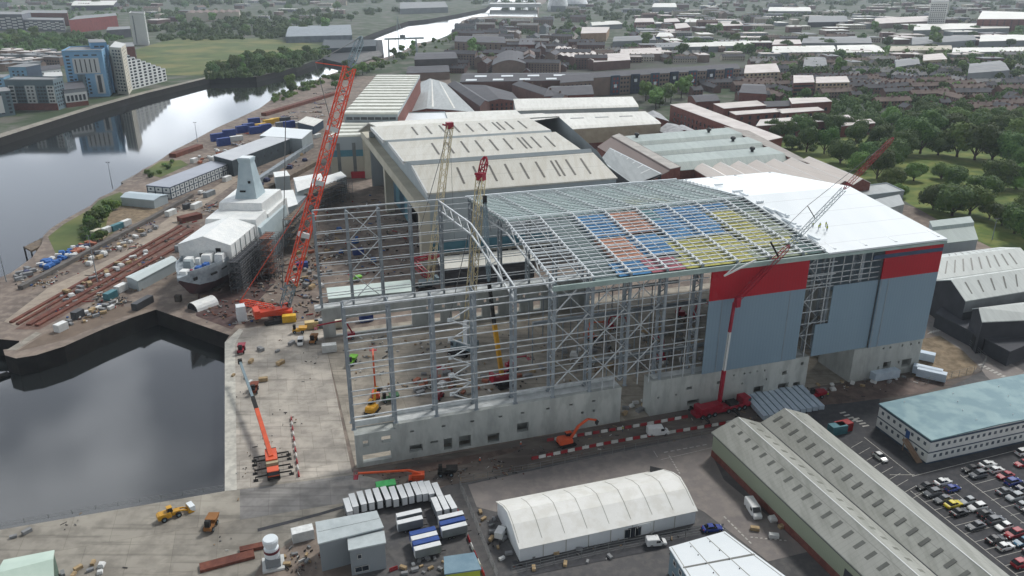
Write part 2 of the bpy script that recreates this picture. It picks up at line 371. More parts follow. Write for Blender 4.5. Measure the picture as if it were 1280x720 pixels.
# base walls
w = MB()
sm_holes = [(k, 7.6, k + 1.0, 8.1) for k in (14, 22, 29.5, 37, 43, 50, 56.5, 63)] + [(k, 4.5, k + .7, 5.2) for k in (60, 63.3)]
holed_wall(0.4, 71.5, 0.5, 1.9, 0, 10.6, [(2.2, 5.8, 3.6, 7.4), (6.8, 6.0, 9.2, 7.8), (1.9, 1.2, 9.0, 3.4), (0.4, 9.3, 10.4, 10.6), (13.6, 1.8, 17, 3.8), (19.0, 3.4, 21, 4.0), (22.4, 0.8, 24.6, 4.0), (26.4, 0.6, 29.6, 4.0), (34, .5, 37.2, 3.1), (42, 2.2, 45.2, 4.9)] + sm_holes, w)
w.build('base_wall', M_hconc, hall)
lg = MB(); lg.span(11.0, 1.9, 9.6, 71.5, 5.2, 10.58); lg.span(11.0, 5.2, 9.0, 71.5, 5.8, 11.6); lg.span(0.4, 4.4, 9.4, 11.0, 5.2, 10.8)
lg.build('wall_ledge', M_ledge, hall)
iw = MB(); iw.span(11.0, 4.2, .13, 71.5, 5.0, 9.55); iw.span(70.3, 1.95, .13, 71.45, 4.15, 9.55); iw.span(82, 4.0, .13, 129.5, 4.5, 9.55); iw.build('added_backing_wall', M_hconc, hall)  # added backing wall, keeps the holes in the base wall dark
w = MB()
holed_wall(80.5, 131.0, 0.5, 1.9, 0, 10.8, [(91.4, 6.4, 93.2, 7.3), (92.0, 1.3, 95.8, 2.9), (101, 6.6, 103, 7.5), (113.4, 1.2, 116.6, 3.6), (121.6, 1.0, 125.2, 3.2), (122.4, 6, 124, 7.2), (126.8, .6, 129.2, 2.8), (128.4, 8.2, 129.4, 9.2)] + [(k, 8.3, k + .5, 8.8) for k in (106, 109.4, 111.2, 113.6, 116)] + [(k, 5.2, k + .5, 5.7) for k in (82.5, 88, 109, 117)], w)
w.span(80.5, 1.9, 0, 81.6, 5, 10.8); w.span(129.8, 1.9, 0, 131, 9, 10.8)
w.build('base_wall', M_hconc, hall)
lg = MB(); lg.span(81.7, 1.9, 9.6, 129.7, 4.6, 10.78); lg.build('wall_ledge', M_ledge, hall)
w = MB()
holed_wall(146, 171, -0.4, 1.0, 0, 10.9, [(157.6, 2.6, 160.4, 5.0), (164.6, 2.2, 168.2, 4.8), (155.6, 3, 156.3, 3.9), (163, 3.7, 163.7, 4.6)] + [(k, 9.4, k + .6, 10.1) for k in (156.3, 158.7, 163.2, 166.4, 169.4)], w)
w.span(146, 1.0, 0, 147.2, 14, 10.9); w.span(169.8, 1.0, 0, 171, 60, 10.9)
w.build('base_wall', M_hconc, hall)
w = MB()
holed_wall(0, 96, 79, 80.4, 0, 10.6, [(k, 5.4, k + 1.3, 7.0) for k in (35, 40.5, 46, 55.5, 60, 70, 76)] + [(k, 0.5, k + 3, 4.0) for k in (37, 44, 52, 58, 66, 74)] + [(4, .5, 30, 6.4)], w)
w.build('base_wall', M_hconc, hall)
lg = MB(); lg.span(-2, 80.4, 9.4, 96, 84.2, 10.4); lg.build('wall_ledge', M_ledge, hall)
# rooms behind the open end of the front wall
rm = MB(); rm.span(0.4, 1.95, 9.0, 11, 4.35, 9.25); rm.build('floor_deck', M_hconc, hall)

# roof line and columns
RIDGE = 47.3
def roofz(t): return 43.0 + (RIDGE - 43.0) * (1 - abs(t - 42) / 42.0)
BAY = [0.4 + k * 10.33 for k in range(17)]; BAY[-1] = 170.4
def lattice_column(t0, t1, z0, z1):
    c = MB()
    for t in (t0, t1): c.span(-0.34, t - .3, z0, 0.34, t + .3, z1); c.span(-.6, t - .5, z0, .6, t + .5, z0 + .12)
    k = 0; z = z0 + 1.0
    while z + 2.6 < z1:
        a, b_ = (t0, t1) if k % 2 == 0 else (t1, t0)
        c.beam((0, a, z), (0, b_, z + 2.6), 0.22); z += 2.6; k += 1
        if k % 2 == 0: c.beam((0, t0, z), (0, t1, z), 0.2)
    return c
cf = lattice_column(1.3, 4.7, 10.6, 43.0).mesh('column', M_steeld)
cb = lattice_column(80.3, 83.6, 10.4, 43.0).mesh('column', M_steeld)
for s in BAY:
    put('column', cf, hall, (s, 0, 0))
    put('column', cb, hall, (s, 0, 0))
# girts: long rails on both long walls
LV = [14.0, 17.6, 21.2, 24.8, 28.4, 32.0, 35.6, 39.2]
def rail(s0, s1, t, z, w_=.24):
    g = MB(); g.beam((s0, t, z), (s1, t, z), w_, w_); g.build('wall_rail', M_steel, hall)
for z in LV: rail(0.4, 95.5, 1.0, z)
for z in (11.8, 17.6, 24.8, 32.0, 39.2, 43.0): rail(0.4, 95.5, 4.98, z, .2)
for z in LV[1:]: rail(126, 136, 1.0, z)
for z in (32.9, 34.4, 36, 38): rail(126, 151, 1.0, z, .22)
for z in LV: rail(0.4, 170.4, 83.95, z)
for z in (11.8, 14.6, 21.8, 25.4, 32.6, 36.2, 42.2): rail(0.4, 170.4, 80.0, z, .22)
rail(0.4, 52, 1.0, 43.0, .42); rail(0.4, 52, 83.95, 43.0, .42)
# secondary posts between the columns, where the wall waits for its sheets
for k in range(6, 10):
    for q in (1, 2):
        g = MB(); s = BAY[k] + q * 3.44; g.beam((s, .72, 10.7), (s, .72, 42), .2); g.build('wall_post', M_steel, hall)
for s in (129.0, 133.2, 138, 141, 144, 147.5):
    g = MB(); g.beam((s, .72, 10.9 if s < 135 else 32.3), (s, .72, 41), .2); g.build('wall_post', M_steel, hall)
# bracing
def brace(p, q, w_=.26):
    g = MB(); g.beam(p, q, w_); g.build('wall_brace', M_steel, hall)
def xbrace(i, t, z0, z1):
    brace((BAY[i], t, z0), (BAY[i + 1], t, z1)); brace((BAY[i + 1], t + .3, z0), (BAY[i], t + .3, z1))
for z0, z1 in ((10.8, 21.2), (21.2, 32), (32, 42.6)):
    xbrace(5, 3.9, z0, z1); xbrace(6, 3.9, z0, z1); xbrace(7, 4.3, z0, z1); xbrace(1, 82, z0, z1); xbrace(12, 4.3, z0, z1)
for z0 in (11, 16.2, 21.4, 26.6, 31.8):
    m_ = (BAY[2] + BAY[3]) / 2
    brace((m_, 5.6, z0 + 2.6), (BAY[3], 5.6, z0)); brace((m_, 5.6, z0 + 2.6), (BAY[3], 5.6, z0 + 5.2)); brace((BAY[2], 5.6, z0), (BAY[3], 5.6, z0), .22)
    g = MB(); g.box(m_, 5.75, z0 + 2.1, 1.3, .12, 1.0); g.build('gusset_plate', M_white, hall)
# roof trusses
def truss():
    g = MB(); N = 16
    T = [1.3 + (82.4 * k / N) for k in range(N + 1)]
    for k in range(N):
        a, b_ = T[k], T[k + 1]
        g.beam((0, a, roofz(a) - .35), (0, b_, roofz(b_) - .35), .42)
        g.beam((0, a, roofz(a) - 3.6), (0, b_, roofz(b_) - 3.6), .42)
        if k % 2 == 0: g.beam((0, a, roofz(a) - 3.6), (0, b_, roofz(b_) - .4), .24)
        else: g.beam((0, a, roofz(a) - .4), (0, b_, roofz(b_) - 3.6), .24)
    return g
tm = truss().mesh('roof_truss', M_steel)
for s in BAY[4:]: put('roof_truss', tm, hall, (s, 0, 0))
# purlins on both slopes
for k in range(20):
    t = 1.2 + k * 2.12; g = MB(); z = roofz(t)
    g.beam((51.2, t, z), (131.5, t, z), .4, .26); g.build('purlin', M_steel, hall)
for k in range(16):
    t = 43.8 + k * 2.6; g = MB(); z = roofz(t)
    g.beam((51.2, t, z), (133, t, z), .26, .3); g.build('purlin', M_steel, hall)
for k in range(24):
    s = 52 + k * 3.44
    if s > 131.5: break
    g = MB(); g.beam((s, 1, roofz(1) + .26), (s, 41.8, roofz(41.8) + .26), .1 if k % 3 else .2, .12); g.build('sag_rod', M_white if k % 3 == 0 else M_steel, hall)
    g = MB(); g.beam((s, 42.2, roofz(42.2) + .24), (s, 83, roofz(83) + .24), .1 if k % 3 else .2, .1); g.build('sag_rod', M_steel, hall)
for k in range(5):
    t = (8.5, 17, 24.5, 33, 42)[k]; g = MB(); g.beam((51.2, t, roofz(t) + .3), (131.5, t, roofz(t) + .3), .26 if k in (2, 4) else .14, .16); g.build('purlin_cap', M_white, hall)
# safety nets hung under the purlins
def netmat(nm, c, c2): return mat(nm, c, c2, scale=0.5, rough=0.85, c3=tuple(u * .75 for u in c), scale3=1.5, f3=.4)
N_B = netmat('blue_net', (72, 134, 182), (60, 118, 168)); N_O = netmat('orange_net', (190, 138, 112), (174, 122, 100)); N_Y = netmat('yellow_net', (186, 182, 98), (168, 166, 94))
N_T = netmat('teal_net', (98, 146, 152), (84, 130, 140)); N_R = netmat('red_net', (172, 98, 110), (156, 90, 102)); N_G = netmat('green_net', (86, 112, 108), (74, 98, 98)); N_S = netmat('grey_net', (156, 178, 174), (140, 164, 160))
N_K = netmat('olive_net', (150, 158, 128), (136, 150, 132))
def net(s0, s1, t0, t1, m, dz=0):
    g = MB(); n_ = 8
    for i in range(n_):
        for j in range(n_):
            P = []
            for (u, v) in ((i, j), (i + 1, j), (i + 1, j + 1), (i, j + 1)):
                s = s0 + (s1 - s0) * u / n_; t = t0 + (t1 - t0) * v / n_
                sag = .35 * math.sin(math.pi * u / n_) * math.sin(math.pi * v / n_)
                P.append((s, t, roofz(t) - .75 - sag - dz))
            g.face(P)
    g.build('safety_net', m, hall)
for a in ((72.4, 82.6, 25, 41.6, N_B), (82.8, 93.0, 25.5, 41.6, N_O), (93.2, 98.5, 33, 41.6, N_T), (93.2, 98.5, 22, 32.8, N_B), (98.8, 113, 24.5, 41.6, N_B), (113.2, 123, 36, 41.6, N_B), (123.2, 130.5, 33, 41.6, N_G),
          (71.8, 81.4, 9.6, 23.6, N_O), (81.6, 91.0, 11, 24, N_B), (91.2, 98, 18.5, 21.8, N_B), (98.2, 111.5, 19, 24.2, N_B), (91.2, 111.6, 8, 18.4, N_Y), (113.2, 122.8, 14, 35.6, N_Y), (111.8, 128, 8.4, 13.6, N_Y), (123, 130.5, 14, 32.8, N_K),
          (69.6, 78.6, 1.2, 9.2, N_B), (78.8, 88.6, 1.2, 9.0, N_R), (88.8, 110, 1.2, 7.8, N_Y), (110.2, 126, 1.2, 8, N_K), (126.2, 131, 1.2, 8, N_G)): net(*a)
net(63, 130.8, 1.2, 41.4, mat('grey_green_net', (122, 138, 138), (104, 122, 122), scale=.6, rough=.85), .5); net(51.6, 90, 42.6, 83, N_S); net(90.2, 112, 42.6, 83, N_S); net(112.2, 132.5, 42.6, 83, N_S); net(96, 110, 47, 58, N_K)
# the finished end of the roof
rf = MB()
prof = [(-0.6, 42.72), (42, RIDGE + .3), (84.6, 42.72)]
rf.idx([(131.2, prof[0][0], prof[0][1]), (172, prof[0][0], prof[0][1]), (172, 42, prof[1][1]), (131.2, 42, prof[1][1]), (172, prof[2][0], prof[2][1]), (131.2, prof[2][0], prof[2][1])] +
       [(131.2, prof[0][0], prof[0][1] - .5), (172, prof[0][0], prof[0][1] - .5), (172, 42, prof[1][1] - .5), (131.2, 42, prof[1][1] - .5), (172, prof[2][0], prof[2][1] - .5), (131.2, prof[2][0], prof[2][1] - .5)],
       [(0, 1, 2, 3), (3, 2, 4, 5), (7, 6, 9, 8), (8, 9, 11, 10), (0, 6, 7, 1), (1, 7, 8, 2), (2, 8, 10, 4), (4, 10, 11, 5), (5, 11, 9, 3), (3, 9, 6, 0)])
M_liner = sheetmat('white_liner_sheet', (224, 230, 233), (212, 220, 224), 1.0, HA + R(90), rough=.4, depth=.06, pitch2=10.3)
roof = rf.build('roof', M_liner, hall)
for (s, t, l_, d_) in ((132.6, 8, 1, 4.5), (132.8, 20, .9, 6), (132.8, 30, .9, 5), (134.2, 27, .8, 6), (132.8, 44, .8, 4), (133.5, 36, 2.2, .9), (135, 24, 1.4, .8), (134.4, 50, 3.5, .8), (136, 64, 3, .7), (133.4, 16, 1.2, .8)):
    g = MB(); g.box(s, t, roofz(t) + .33, l_, d_, .55); g.build('sheet_pack', M_white, roof)
# eaves gutter
g = MB(); g.span(51, -0.55, 41.2, 172.2, .45, 42.05); g.span(51, -.75, 42.06, 131, -.2, 42.6); g.build('eaves_gutter', mat('gutter_green_grey', (164, 180, 176), (140, 160, 156), scale=.2, rough=.5), hall)
g = MB(); g.span(51, 83.9, 42.5, 131, 84.5, 43.4); g.build('eaves_gutter', M_white, hall)
# wall cladding
def panel(nm, s0, s1, z0, z1, t, m, d_=.28):
    g = MB(); g.span(s0, t, z0, s1, t + d_, z1); return g.build(nm, m, hall)
panel('cladding_panel', 95.6, 126, 10.82, 32.58, .14, M_clad); panel('cladding_panel', 95.6, 126, 32.6, 41.1, .12, M_red)
panel('cladding_panel', 131.2, 150.6, 10.85, 20.8, .14, M_clad); panel('cladding_panel', 135.4, 150.6, 20.82, 32.2, .14, M_clad)
panel('cladding_panel', 150.8, 171.2, 10.95, 32.58, -.5, M_clad); panel('cladding_panel', 150.8, 171.2, 32.6, 38.9, -.52, M_red); panel('cladding_panel', 147, 171.2, 39.0, 40.1, -.5, mat('navy_strip', (58, 78, 104), rough=.5)); panel('cladding_panel', 150.8, 171.2, 40.15, 41.1, -.5, M_red)
for s in (99.6, 121): panel('cladding_joint', s, s + .16, 10.9, 32.5, .08, M_steeld, .05)
for s in (151.0, 153.6): panel('cladding_joint', s, s + .25, 11.0, 32.5, -.57, M_steeld, .05)
g = MB(); g.span(170.9, -.2, 10.95, 171.2, 83, 41); g.build('cladding_panel', M_clad, hall)
g = MB(); g.span(100, 83.99, 11, 171, 84.2, 41); g.build('cladding_panel', M_clad, hall)
# steel lying and standing about inside
g = MB()
for k in range(7): g.beam((131.6, 5 + k * 10, 10), (131.6, 5 + k * 10, 42), .5)
for z in (18, 26, 34): g.beam((131.6, 5, z), (131.6, 78, z), .4)
g.build('inner_frame', M_steeld, hall)
for (s0, t, z) in ((60, 40, 14), (60, 58, 14), (72, 22, 8)):
    g = MB(); g.beam((s0, t, z), (s0 + 60, t, z), .9, .9)
    for k in range(12): g.beam((s0 + k * 5, t, .2), (s0 + k * 5, t, z), .3)
    g.build('crane_rail', M_steeld, hall)
# ---------------------------------------------------------------- general building on four photo corners (roof corners at height h)
WINM = {}
M_glass = mat('window_glass', (52, 60, 68), (40, 46, 54), scale=0.7, rough=0.15, spec=0.6)
M_wframe = mat('window_frame', (205, 207, 205), rough=0.6)
def winmesh(w, h, m, fm, name):
    k = (round(w, 2), round(h, 2), m.name, fm.name if fm else '', name)
    if k not in WINM:
        g = MB()
        if fm:
            g.box(0, -.03, -.0, w, .1, h, 0, 0)
            for a in (-1, 1): g.box(a * (w / 2 - .05), -.06, 0, .1, .16, h, 0, 1)
            g.box(0, -.06, 0, w - .2, .16, .1, 0, 1); g.box(0, -.06, h - .1, w - .2, .16, .1, 0, 1)
            WINM[k] = g.mesh(name, [m, fm])
        else:
            g.box(0, -.03, 0, w, .12, h); WINM[k] = g.mesh(name, m)
    return WINM[k]

class Shed:
    """building on a quad A front-left, B front-right, C back-right, D back-left (counter-clockwise seen from above)"""
    def __init__(s, name, label, cat, quad, h, Mw, Mr, prof=((0, 0), (1, 0)), axis='v', z0=0.0, over=0.25, thick=0.3, group=None, world=False, parapet=0.0, Mg=None, single=False):
        Q = [Vector(q) for q in quad] if world else [at(q[0], q[1], h) for q in quad]
        a = sum(Q[i].x * Q[(i + 1) % 4].y - Q[(i + 1) % 4].x * Q[i].y for i in range(4))
        if a < 0: Q = [Q[1], Q[0], Q[3], Q[2]]
        c = sum(Q, Vector()) / 4; c.z = z0
        s.h = h - z0; s.Q = [Vector((q.x - c.x, q.y - c.y, 0)) for q in Q]; s.axis = axis; s.prof = list(prof); s.c = c
        s.root = None if single else thing(name, label, cat, c, 0, group)
        A, B, C, D = s.Q
        g = MB() if not single else None
        w = MB(); r = MB() if not single else w
        mr = 0 if not single else 1
        P = s.prof
        # walls: along-the-fold walls are plain; fold-end walls follow the profile
        def top(u, v): p = s.pt(u, v); return p
        n = len(P)
        if axis == 'v':   # profile over u, ridges run A->D
            e0 = [top(p[0], 0) for p in P]; e1 = [top(p[0], 1) for p in P]
            w.face([A, B] + e0[::-1]); w.face([C, D] + e1)
            w.face([B, C, top(1, 1), top(1, 0)]); w.face([D, A, top(0, 0), top(0, 1)])
        else:
            e0 = [top(0, p[0]) for p in P]; e1 = [top(1, p[0]) for p in P]
            w.face([D, A] + e0); w.face([B, C] + e1[::-1])
            w.face([A, B, top(1, 0), top(0, 0)]); w.face([C, D, top(0, 1), top(1, 1)])
        # roof with thickness and a small overhang
        o = over
        for k in range(n - 1):
            p0, p1 = P[k][0], P[k + 1][0]
            du = o / max(1, ((B - A).length if axis == 'v' else (D - A).length)); dv = o / max(1, ((D - A).length if axis == 'v' else (B - A).length))
            q0 = p0 - du if k == 0 else p0; q1 = p1 + du if k == n - 2 else p1
            c4 = [(q0, -dv), (q1, -dv), (q1, 1 + dv), (q0, 1 + dv)]
            if axis == 'u': c4 = [(v, u) for (u, v) in c4][::-1]
            lo = [s.pt(u, v) + Vector((0, 0, .02)) for u, v in c4]; hi = [p + Vector((0, 0, thick)) for p in lo]
            r.hexa(lo + hi, mr)
        if parapet:
            for (a, b_) in ((A, B), (B, C), (C, D), (D, A)):
                d = (b_ - a).normalized(); off = Vector((0, 0, s.h + thick + .02 + parapet / 2))
                w.beam(a + off, b_ + off, .35, parapet)
        s.w, s.r, s.Mw, s.Mr = w, r, Mw, Mr
        if single:
            s.root = w.build(name, [Mw, Mr], None, loc=c); tag(s.root, label, cat, group); s.wall = s.roof = s.root
        else:
            s.wall = w.build('wall', Mw, s.root); s.roof = r.build('roof', Mr, s.root)
    def pz(s, p):
        P = s.prof; p = min(max(p, P[0][0]), P[-1][0])
        for k in range(len(P) - 1):
            if p <= P[k + 1][0] + 1e-9:
                f = (p - P[k][0]) / max(1e-9, P[k + 1][0] - P[k][0]); return P[k][1] + f * (P[k + 1][1] - P[k][1])
        return P[-1][1]
    def pt(s, u, v, dz=0.0):
        A, B, C, D = s.Q; b = (A * (1 - u) + B * u) * (1 - v) + (D * (1 - u) + C * u) * v
        return Vector((b.x, b.y, s.h + s.pz(u if s.axis == 'v' else v) + dz))
    def patch(s, name, u0, u1, v0, v1, m, th=.08, lift=.32):
        g = MB(); c4 = [(u0, v0), (u1, v0), (u1, v1), (u0, v1)]
        lo = [s.pt(u, v, lift) for u, v in c4]; g.hexa(lo + [p + Vector((0, 0, th)) for p in lo])
        return g.build(name, m, s.roof)
    def edge(s, e):
        p, q = s.Q[e], s.Q[(e + 1) % 4]; d = q - p; return p, d, d.length, math.atan2(d.y, d.x)
    def wins(s, e, u0, u1, n, z, w, h, rows=1, dz=3.0, m=None, fm=None, name='window', skip=(), out=.02):
        p, d, L, ang = s.edge(e); me = winmesh(w, h, m or M_glass, fm, name)
        nrm = Vector((d.y, -d.x, 0)).normalized()
        for r_ in range(rows):
            for k in range(n):
                if (r_, k) in skip: continue
                u = u0 + (u1 - u0) * ((k + .5) / n)
                b = p + d * u + nrm * out
                put(name, me, s.root, (b.x, b.y, z + r_ * dz), ang)
    def band(s, name, e, u0, u1, z0, z1, m, out=.08):
        p, d, L, ang = s.edge(e); nrm = Vector((d.y, -d.x, 0)).normalized(); g = MB()
        a, b = p + d * u0, p + d * u1
        g.hexa([Vector((q.x, q.y, z)) for z in (z0, z1) for q in (a + nrm * out, b + nrm * out, b - nrm * .02, a - nrm * .02)])
        return g.build(name, m, s.root)
def gable(r): return ((0, 0), (.5, r), (1, 0))
def gables(n, r):
    P = [(0, 0)]
    for k in range(n): P += [((k + .5) / n, r), ((k + 1.0) / n, 0)]
    return tuple(P)
def saws(n, r, f=.85):
    P = [(0, 0)]
    for k in range(n): P += [((k + f) / n, r), ((k + 1.0) / n, 0)]
    return tuple(P)
def barrel(r, n=8): return tuple((k / n, r * math.sin(math.pi * k / n)) for k in range(n + 1))
def hp3(s, t): v = HP(s, t); return (v.x, v.y, 0)

AU = HA; AB_ = HA + R(90)
M_cream = sheetmat('cream_roof_sheet', (206, 206, 198), (194, 193, 184), 1.1, AB_, rough=.5, depth=.1, pitch2=9, dirt=(182, 178, 164))
M_palegrey = mat('pale_grey_wall', (166, 176, 180), (154, 164, 168), scale=.1, rough=.7, stretch=(1, 1, .2))
M_creamw = mat('cream_wall', (188, 184, 168), (172, 168, 152), scale=.1, rough=.8)
M_teal = mat('teal_panel', (86, 136, 150), (74, 122, 138), scale=.2, rough=.6)
M_skyl = mat('roof_light', (104, 106, 102), (92, 94, 90), scale=.4, rough=.4)
M_tealroof = sheetmat('pale_green_grey_roof', (164, 176, 172), (150, 163, 160), 1.2, AB_, rough=.6, depth=.2, dirt=(138, 150, 148))
M_greyroof = sheetmat('grey_roof_sheet', (164, 170, 171), (150, 156, 158), 1.2, AB_, rough=.6, depth=.15, dirt=(140, 146, 148))
M_whiteroof = sheetmat('white_roof_sheet', (220, 220, 213), (206, 206, 199), 1.4, AB_, rough=.5, depth=.08, dirt=(190, 189, 180))
M_pinkroof = sheetmat('dusty_pink_roof', (132, 119, 115), (118, 106, 102), 1.2, AB_, rough=.8, depth=.12)
M_brick = mat('red_brick', (120, 72, 64), (100, 60, 54), scale=.3, rough=.9, c3=(134, 90, 80), scale3=.8, f3=.4)
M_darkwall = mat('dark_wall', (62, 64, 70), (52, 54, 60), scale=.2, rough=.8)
M_navy = mat('navy_frame', (60, 78, 96), (52, 68, 86), rough=.6)
M_ochre = mat('weathered_beige', (176, 168, 148), (160, 150, 132), scale=.2, rough=.85)
M_whitew = mat('white_panel', (212, 215, 214), (198, 202, 202), scale=.3, rough=.7)

# 1 the older ship hall: three stepped facets a side
t_ = thing('ship_hall', 'long cream roofed ship hall with three stepped roof strips and rows of dark roof lights', 'building', HP(85, 200), HA)
def hl(s, t, z): return (s - 85, t - 200, z)
FA = [(135, 31.6, 155, 38.6, 48.6, 131.5), (156.2, 40.2, 180, 43.8, 43.4, 123), (181, 44.6, 204, 46.6, 39.4, 118)]
wl = MB()
wl.face([hl(48.8, 135.4, 0), hl(131, 135.4, 0), hl(131, 135.4, 31.6), hl(48.8, 135.4, 31.6)]); wl.face([hl(131, 135.4, 0), hl(131, 275, 0), hl(131, 275, 31), hl(131, 204, 46), hl(131, 155, 38.6), hl(131, 135.4, 31.6)])
wl.face([hl(131, 275, 0), hl(46, 275, 0), hl(46, 275, 31), hl(131, 275, 31)]); wl.build('wall', M_palegrey, t_)
gw = MB(); gw.face([hl(49.2, 275, 25), hl(49.2, 135.4, 25), hl(49.2, 135.4, 31.6), hl(49.2, 155, 38.6), hl(49.2, 180, 43.8), hl(49.2, 204, 46.6), hl(49.2, 230, 44), hl(49.2, 275, 31.6)])
gw.face([hl(49.2, 204, 44), hl(40, 204, 45), hl(40, 181, 44.4), hl(49.2, 181, 44.4)]); gw.build('gable_wall', M_palegrey, t_)
M_sky2 = mat('dark_roof_light', (96, 94, 88), (84, 82, 78), scale=.5, rough=.5)
for (ta, za, tb, zb, sa, sb) in FA:
    g = MB(); g.hexa([hl(sa, ta, za - .6), hl(sb, ta, za - .6), hl(sb - 3, tb, zb - .6), hl(sa - 2, tb, zb - .6), hl(sa, ta, za), hl(sb, ta, za), hl(sb - 3, tb, zb), hl(sa - 2, tb, zb)])
    ro = g.build('roof', M_cream, t_)
    n_ = 9
    for k in range(n_):
        s = sa + 16 + k * (sb - sa - 20) / n_
        for o in ((0,) if k not in (6,) else (0, 2.2)):
            a, b = .22, .8; g = MB(); P = []
            for (f, ds) in ((a, 0), (a, .75), (b, .75), (b, 0)): P.append(Vector(hl(s + o + ds, ta + (tb - ta) * f, za + (zb - za) * f + .05)))
            g.hexa(P + [p + Vector((0, 0, .12)) for p in P]); g.build('roof_light', M_sky2, ro)
    g = MB(); g.hexa([hl(sa - .3, ta, za - 1.4), hl(sa + .3, ta, za - 1.4), hl(sa - 1.7, tb, zb - 1.4), hl(sa - 2.3, tb, zb - 1.4), hl(sa - .3, ta, za + .15), hl(sa + .3, ta, za + .15), hl(sa - 1.7, tb, zb + .15), hl(sa - 2.3, tb, zb + .15)]); g.build('verge_trim', M_whitew, t_)
for (ta, za, tb, zb) in ((204, 46.6, 230, 44), (230, 44, 276, 31.5)):
    g = MB(); g.hexa([hl(40, ta, za - .6), hl(131, ta, za - .6), hl(131, tb, zb - .6), hl(40, tb, zb - .6), hl(40, ta, za), hl(131, ta, za), hl(131, tb, zb), hl(40, tb, zb)]); g.build('roof', M_cream, t_)
g = MB(); g.face([hl(48, 155, 38.7), hl(128, 155, 38.7), hl(128, 156.2, 40.2), hl(43.4, 156.2, 40.2)]); g.face([hl(43, 180, 43.8), hl(118, 180, 43.8), hl(118, 181, 44.6), hl(39, 181, 44.6)]); g.build('roof_step', M_palegrey, t_)
g = MB(); g.hexa([hl(44.5, 133.5, 23), hl(49, 133.5, 23), hl(49, 300, 23.5), hl(44.5, 300, 23.5), hl(44.5, 133.5, 27.4), hl(49, 133.5, 27.4), hl(49, 300, 27.8), hl(44.5, 300, 27.8)]); g.build('door_canopy', M_creamw, t_)
for y0_ in (-66.2, 20, 94):
    g = MB(); g.span(45 - 85, y0_, 0, 49 - 85, y0_ + 4.4, 22.9); g.build('door_pier', M_creamw, t_)
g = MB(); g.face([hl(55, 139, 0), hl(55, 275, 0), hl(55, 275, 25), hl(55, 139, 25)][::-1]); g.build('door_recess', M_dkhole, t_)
for k in range(4):
    g = MB(); g.span(52 - 85, -4 + k * 12.2, .2, 52.6 - 85, 7.6 + k * 12.2, 22); g.build('door_leaf', M_teal if k % 2 == 0 else mat('deep_teal_panel', (58, 98, 116), (50, 86, 104), rough=.5), t_)
g = MB(); g.span(49.5 - 85, -64.75, 5.5, 130 - 85, -64.58, 10.2); g.build('teal_band', M_teal, t_)
g = MB(); g.span(49.5 - 85, -64.72, 0.2, 130 - 85, -64.58, 5.4); g.build('cream_plinth', M_creamw, t_)
for k in range(14):
    g = MB(); g.box(54 + k * 5.3 - 85, -64.72, 2.0, 3.8, .16, 2.6); g.build('window', M_glass, t_)

# 2 the ribbed hall behind, two blocks
M_rib = mat('ivory_ribbed_roof', (216, 218, 208), (204, 206, 196), scale=.06, rough=.5, c3=(180, 180, 168), scale3=.3, f3=.4)
S = Shed('ribbed_hall', 'tall long hall with cross ribbed ivory roof and small fascia windows', 'building', [(430, 143), (497, 143), (525, 94), (472, 94)], 29, M_palegrey, M_rib, prof=saws(14, .9, .06), axis='u')
S.wins(0, .03, .97, 7, 25.6, 4.0, 1.7); S.band('brick_side', 1, 0, 1, 0, 27, M_brick)
S = Shed('ribbed_hall', 'lower ribbed roof block with a teal band and grey pilasters', 'building', [(411, 172), (472, 170), (499, 154), (428, 154)], 24, M_palegrey, M_rib, prof=saws(4, .8, .06), axis='u')
S.band('teal_band', 0, 0, 1, 12.6, 16.4, M_teal, .12); S.band('cream_plinth', 0, 0, 1, 0, 12.5, M_creamw)
for u in (.14, .46, .78): S.band('pilaster', 0, u, u + .07, .1, 20.5, mat('grey_pilaster', (120, 126, 126)), .25)
S.band('red_hoarding', 0, .4, 1.2, 0, 3.6, M_red, 2.5)

def shed(*a, **k): return Shed(*a, **k)
# 3.. sheds right of the ribbed hall
S = shed('low_shed', 'pale grey lean roof shed wedged behind the ribbed hall beside its brick side', 'building', [(500, 143), (594, 139), (557, 103), (527, 103)], 12, M_brick, M_greyroof, prof=((0, 0), (.35, 3.4), (.7, 1.4), (1, -1)), axis='v')
for k in range(3): S.patch('rooflight_strip', .12 + k * .3, .15 + k * .3, .05, .95, M_whiteroof)
S = shed('white_roof_shed', 'low bright white flat roof shed between the ribbed hall and the cream ship hall', 'building', [(502, 153), (560, 151), (556, 141), (508, 142)], 17, M_palegrey, M_white, parapet=.6)
S = shed('white_roof_shed', 'narrow pale roof shed running right behind the cream ship hall', 'building', [(560, 150), (655, 147), (644, 138), (556, 141)], 17, M_palegrey, M_whiteroof)
S = shed('white_roof_shed', 'farther of two long white roofed sheds in front of the brick tenements', 'building', [(645, 139), (798, 134), (790, 123), (642, 126)], 14, M_palegrey, M_whiteroof, prof=((0, 0), (.1, .9), (1, 1.2)), axis='u')
S = shed('white_roof_shed', 'nearer of two long white roofed sheds with thin dark roof slots', 'building', [(668, 165), (826, 155), (806, 142), (655, 146)], 14, M_ochre, M_whiteroof, prof=((0, 0), (.12, .8), (1, 1.4)), axis='u')
for k in range(4): S.patch('roof_slot', .14 + k * .2, .25 + k * .2, .6, .66, M_skyl)
S.band('brick_plinth', 0, 0, 1, 0, 4, M_brick)
S = shed('workshop', 'dull pink roofed long workshop with a pale monitor strip along its ridge', 'building', [(747, 184), (814, 226), (850, 218), (774, 175)], 14, M_brick, M_pinkroof, prof=((0, 0), (.6, 3.0), (.62, 3.8), (1, 3.8)), axis='u')
S.patch('monitor_strip', 0, 1, .64, .98, mat('pale_stone_sheet', (176, 172, 166), rough=.7))
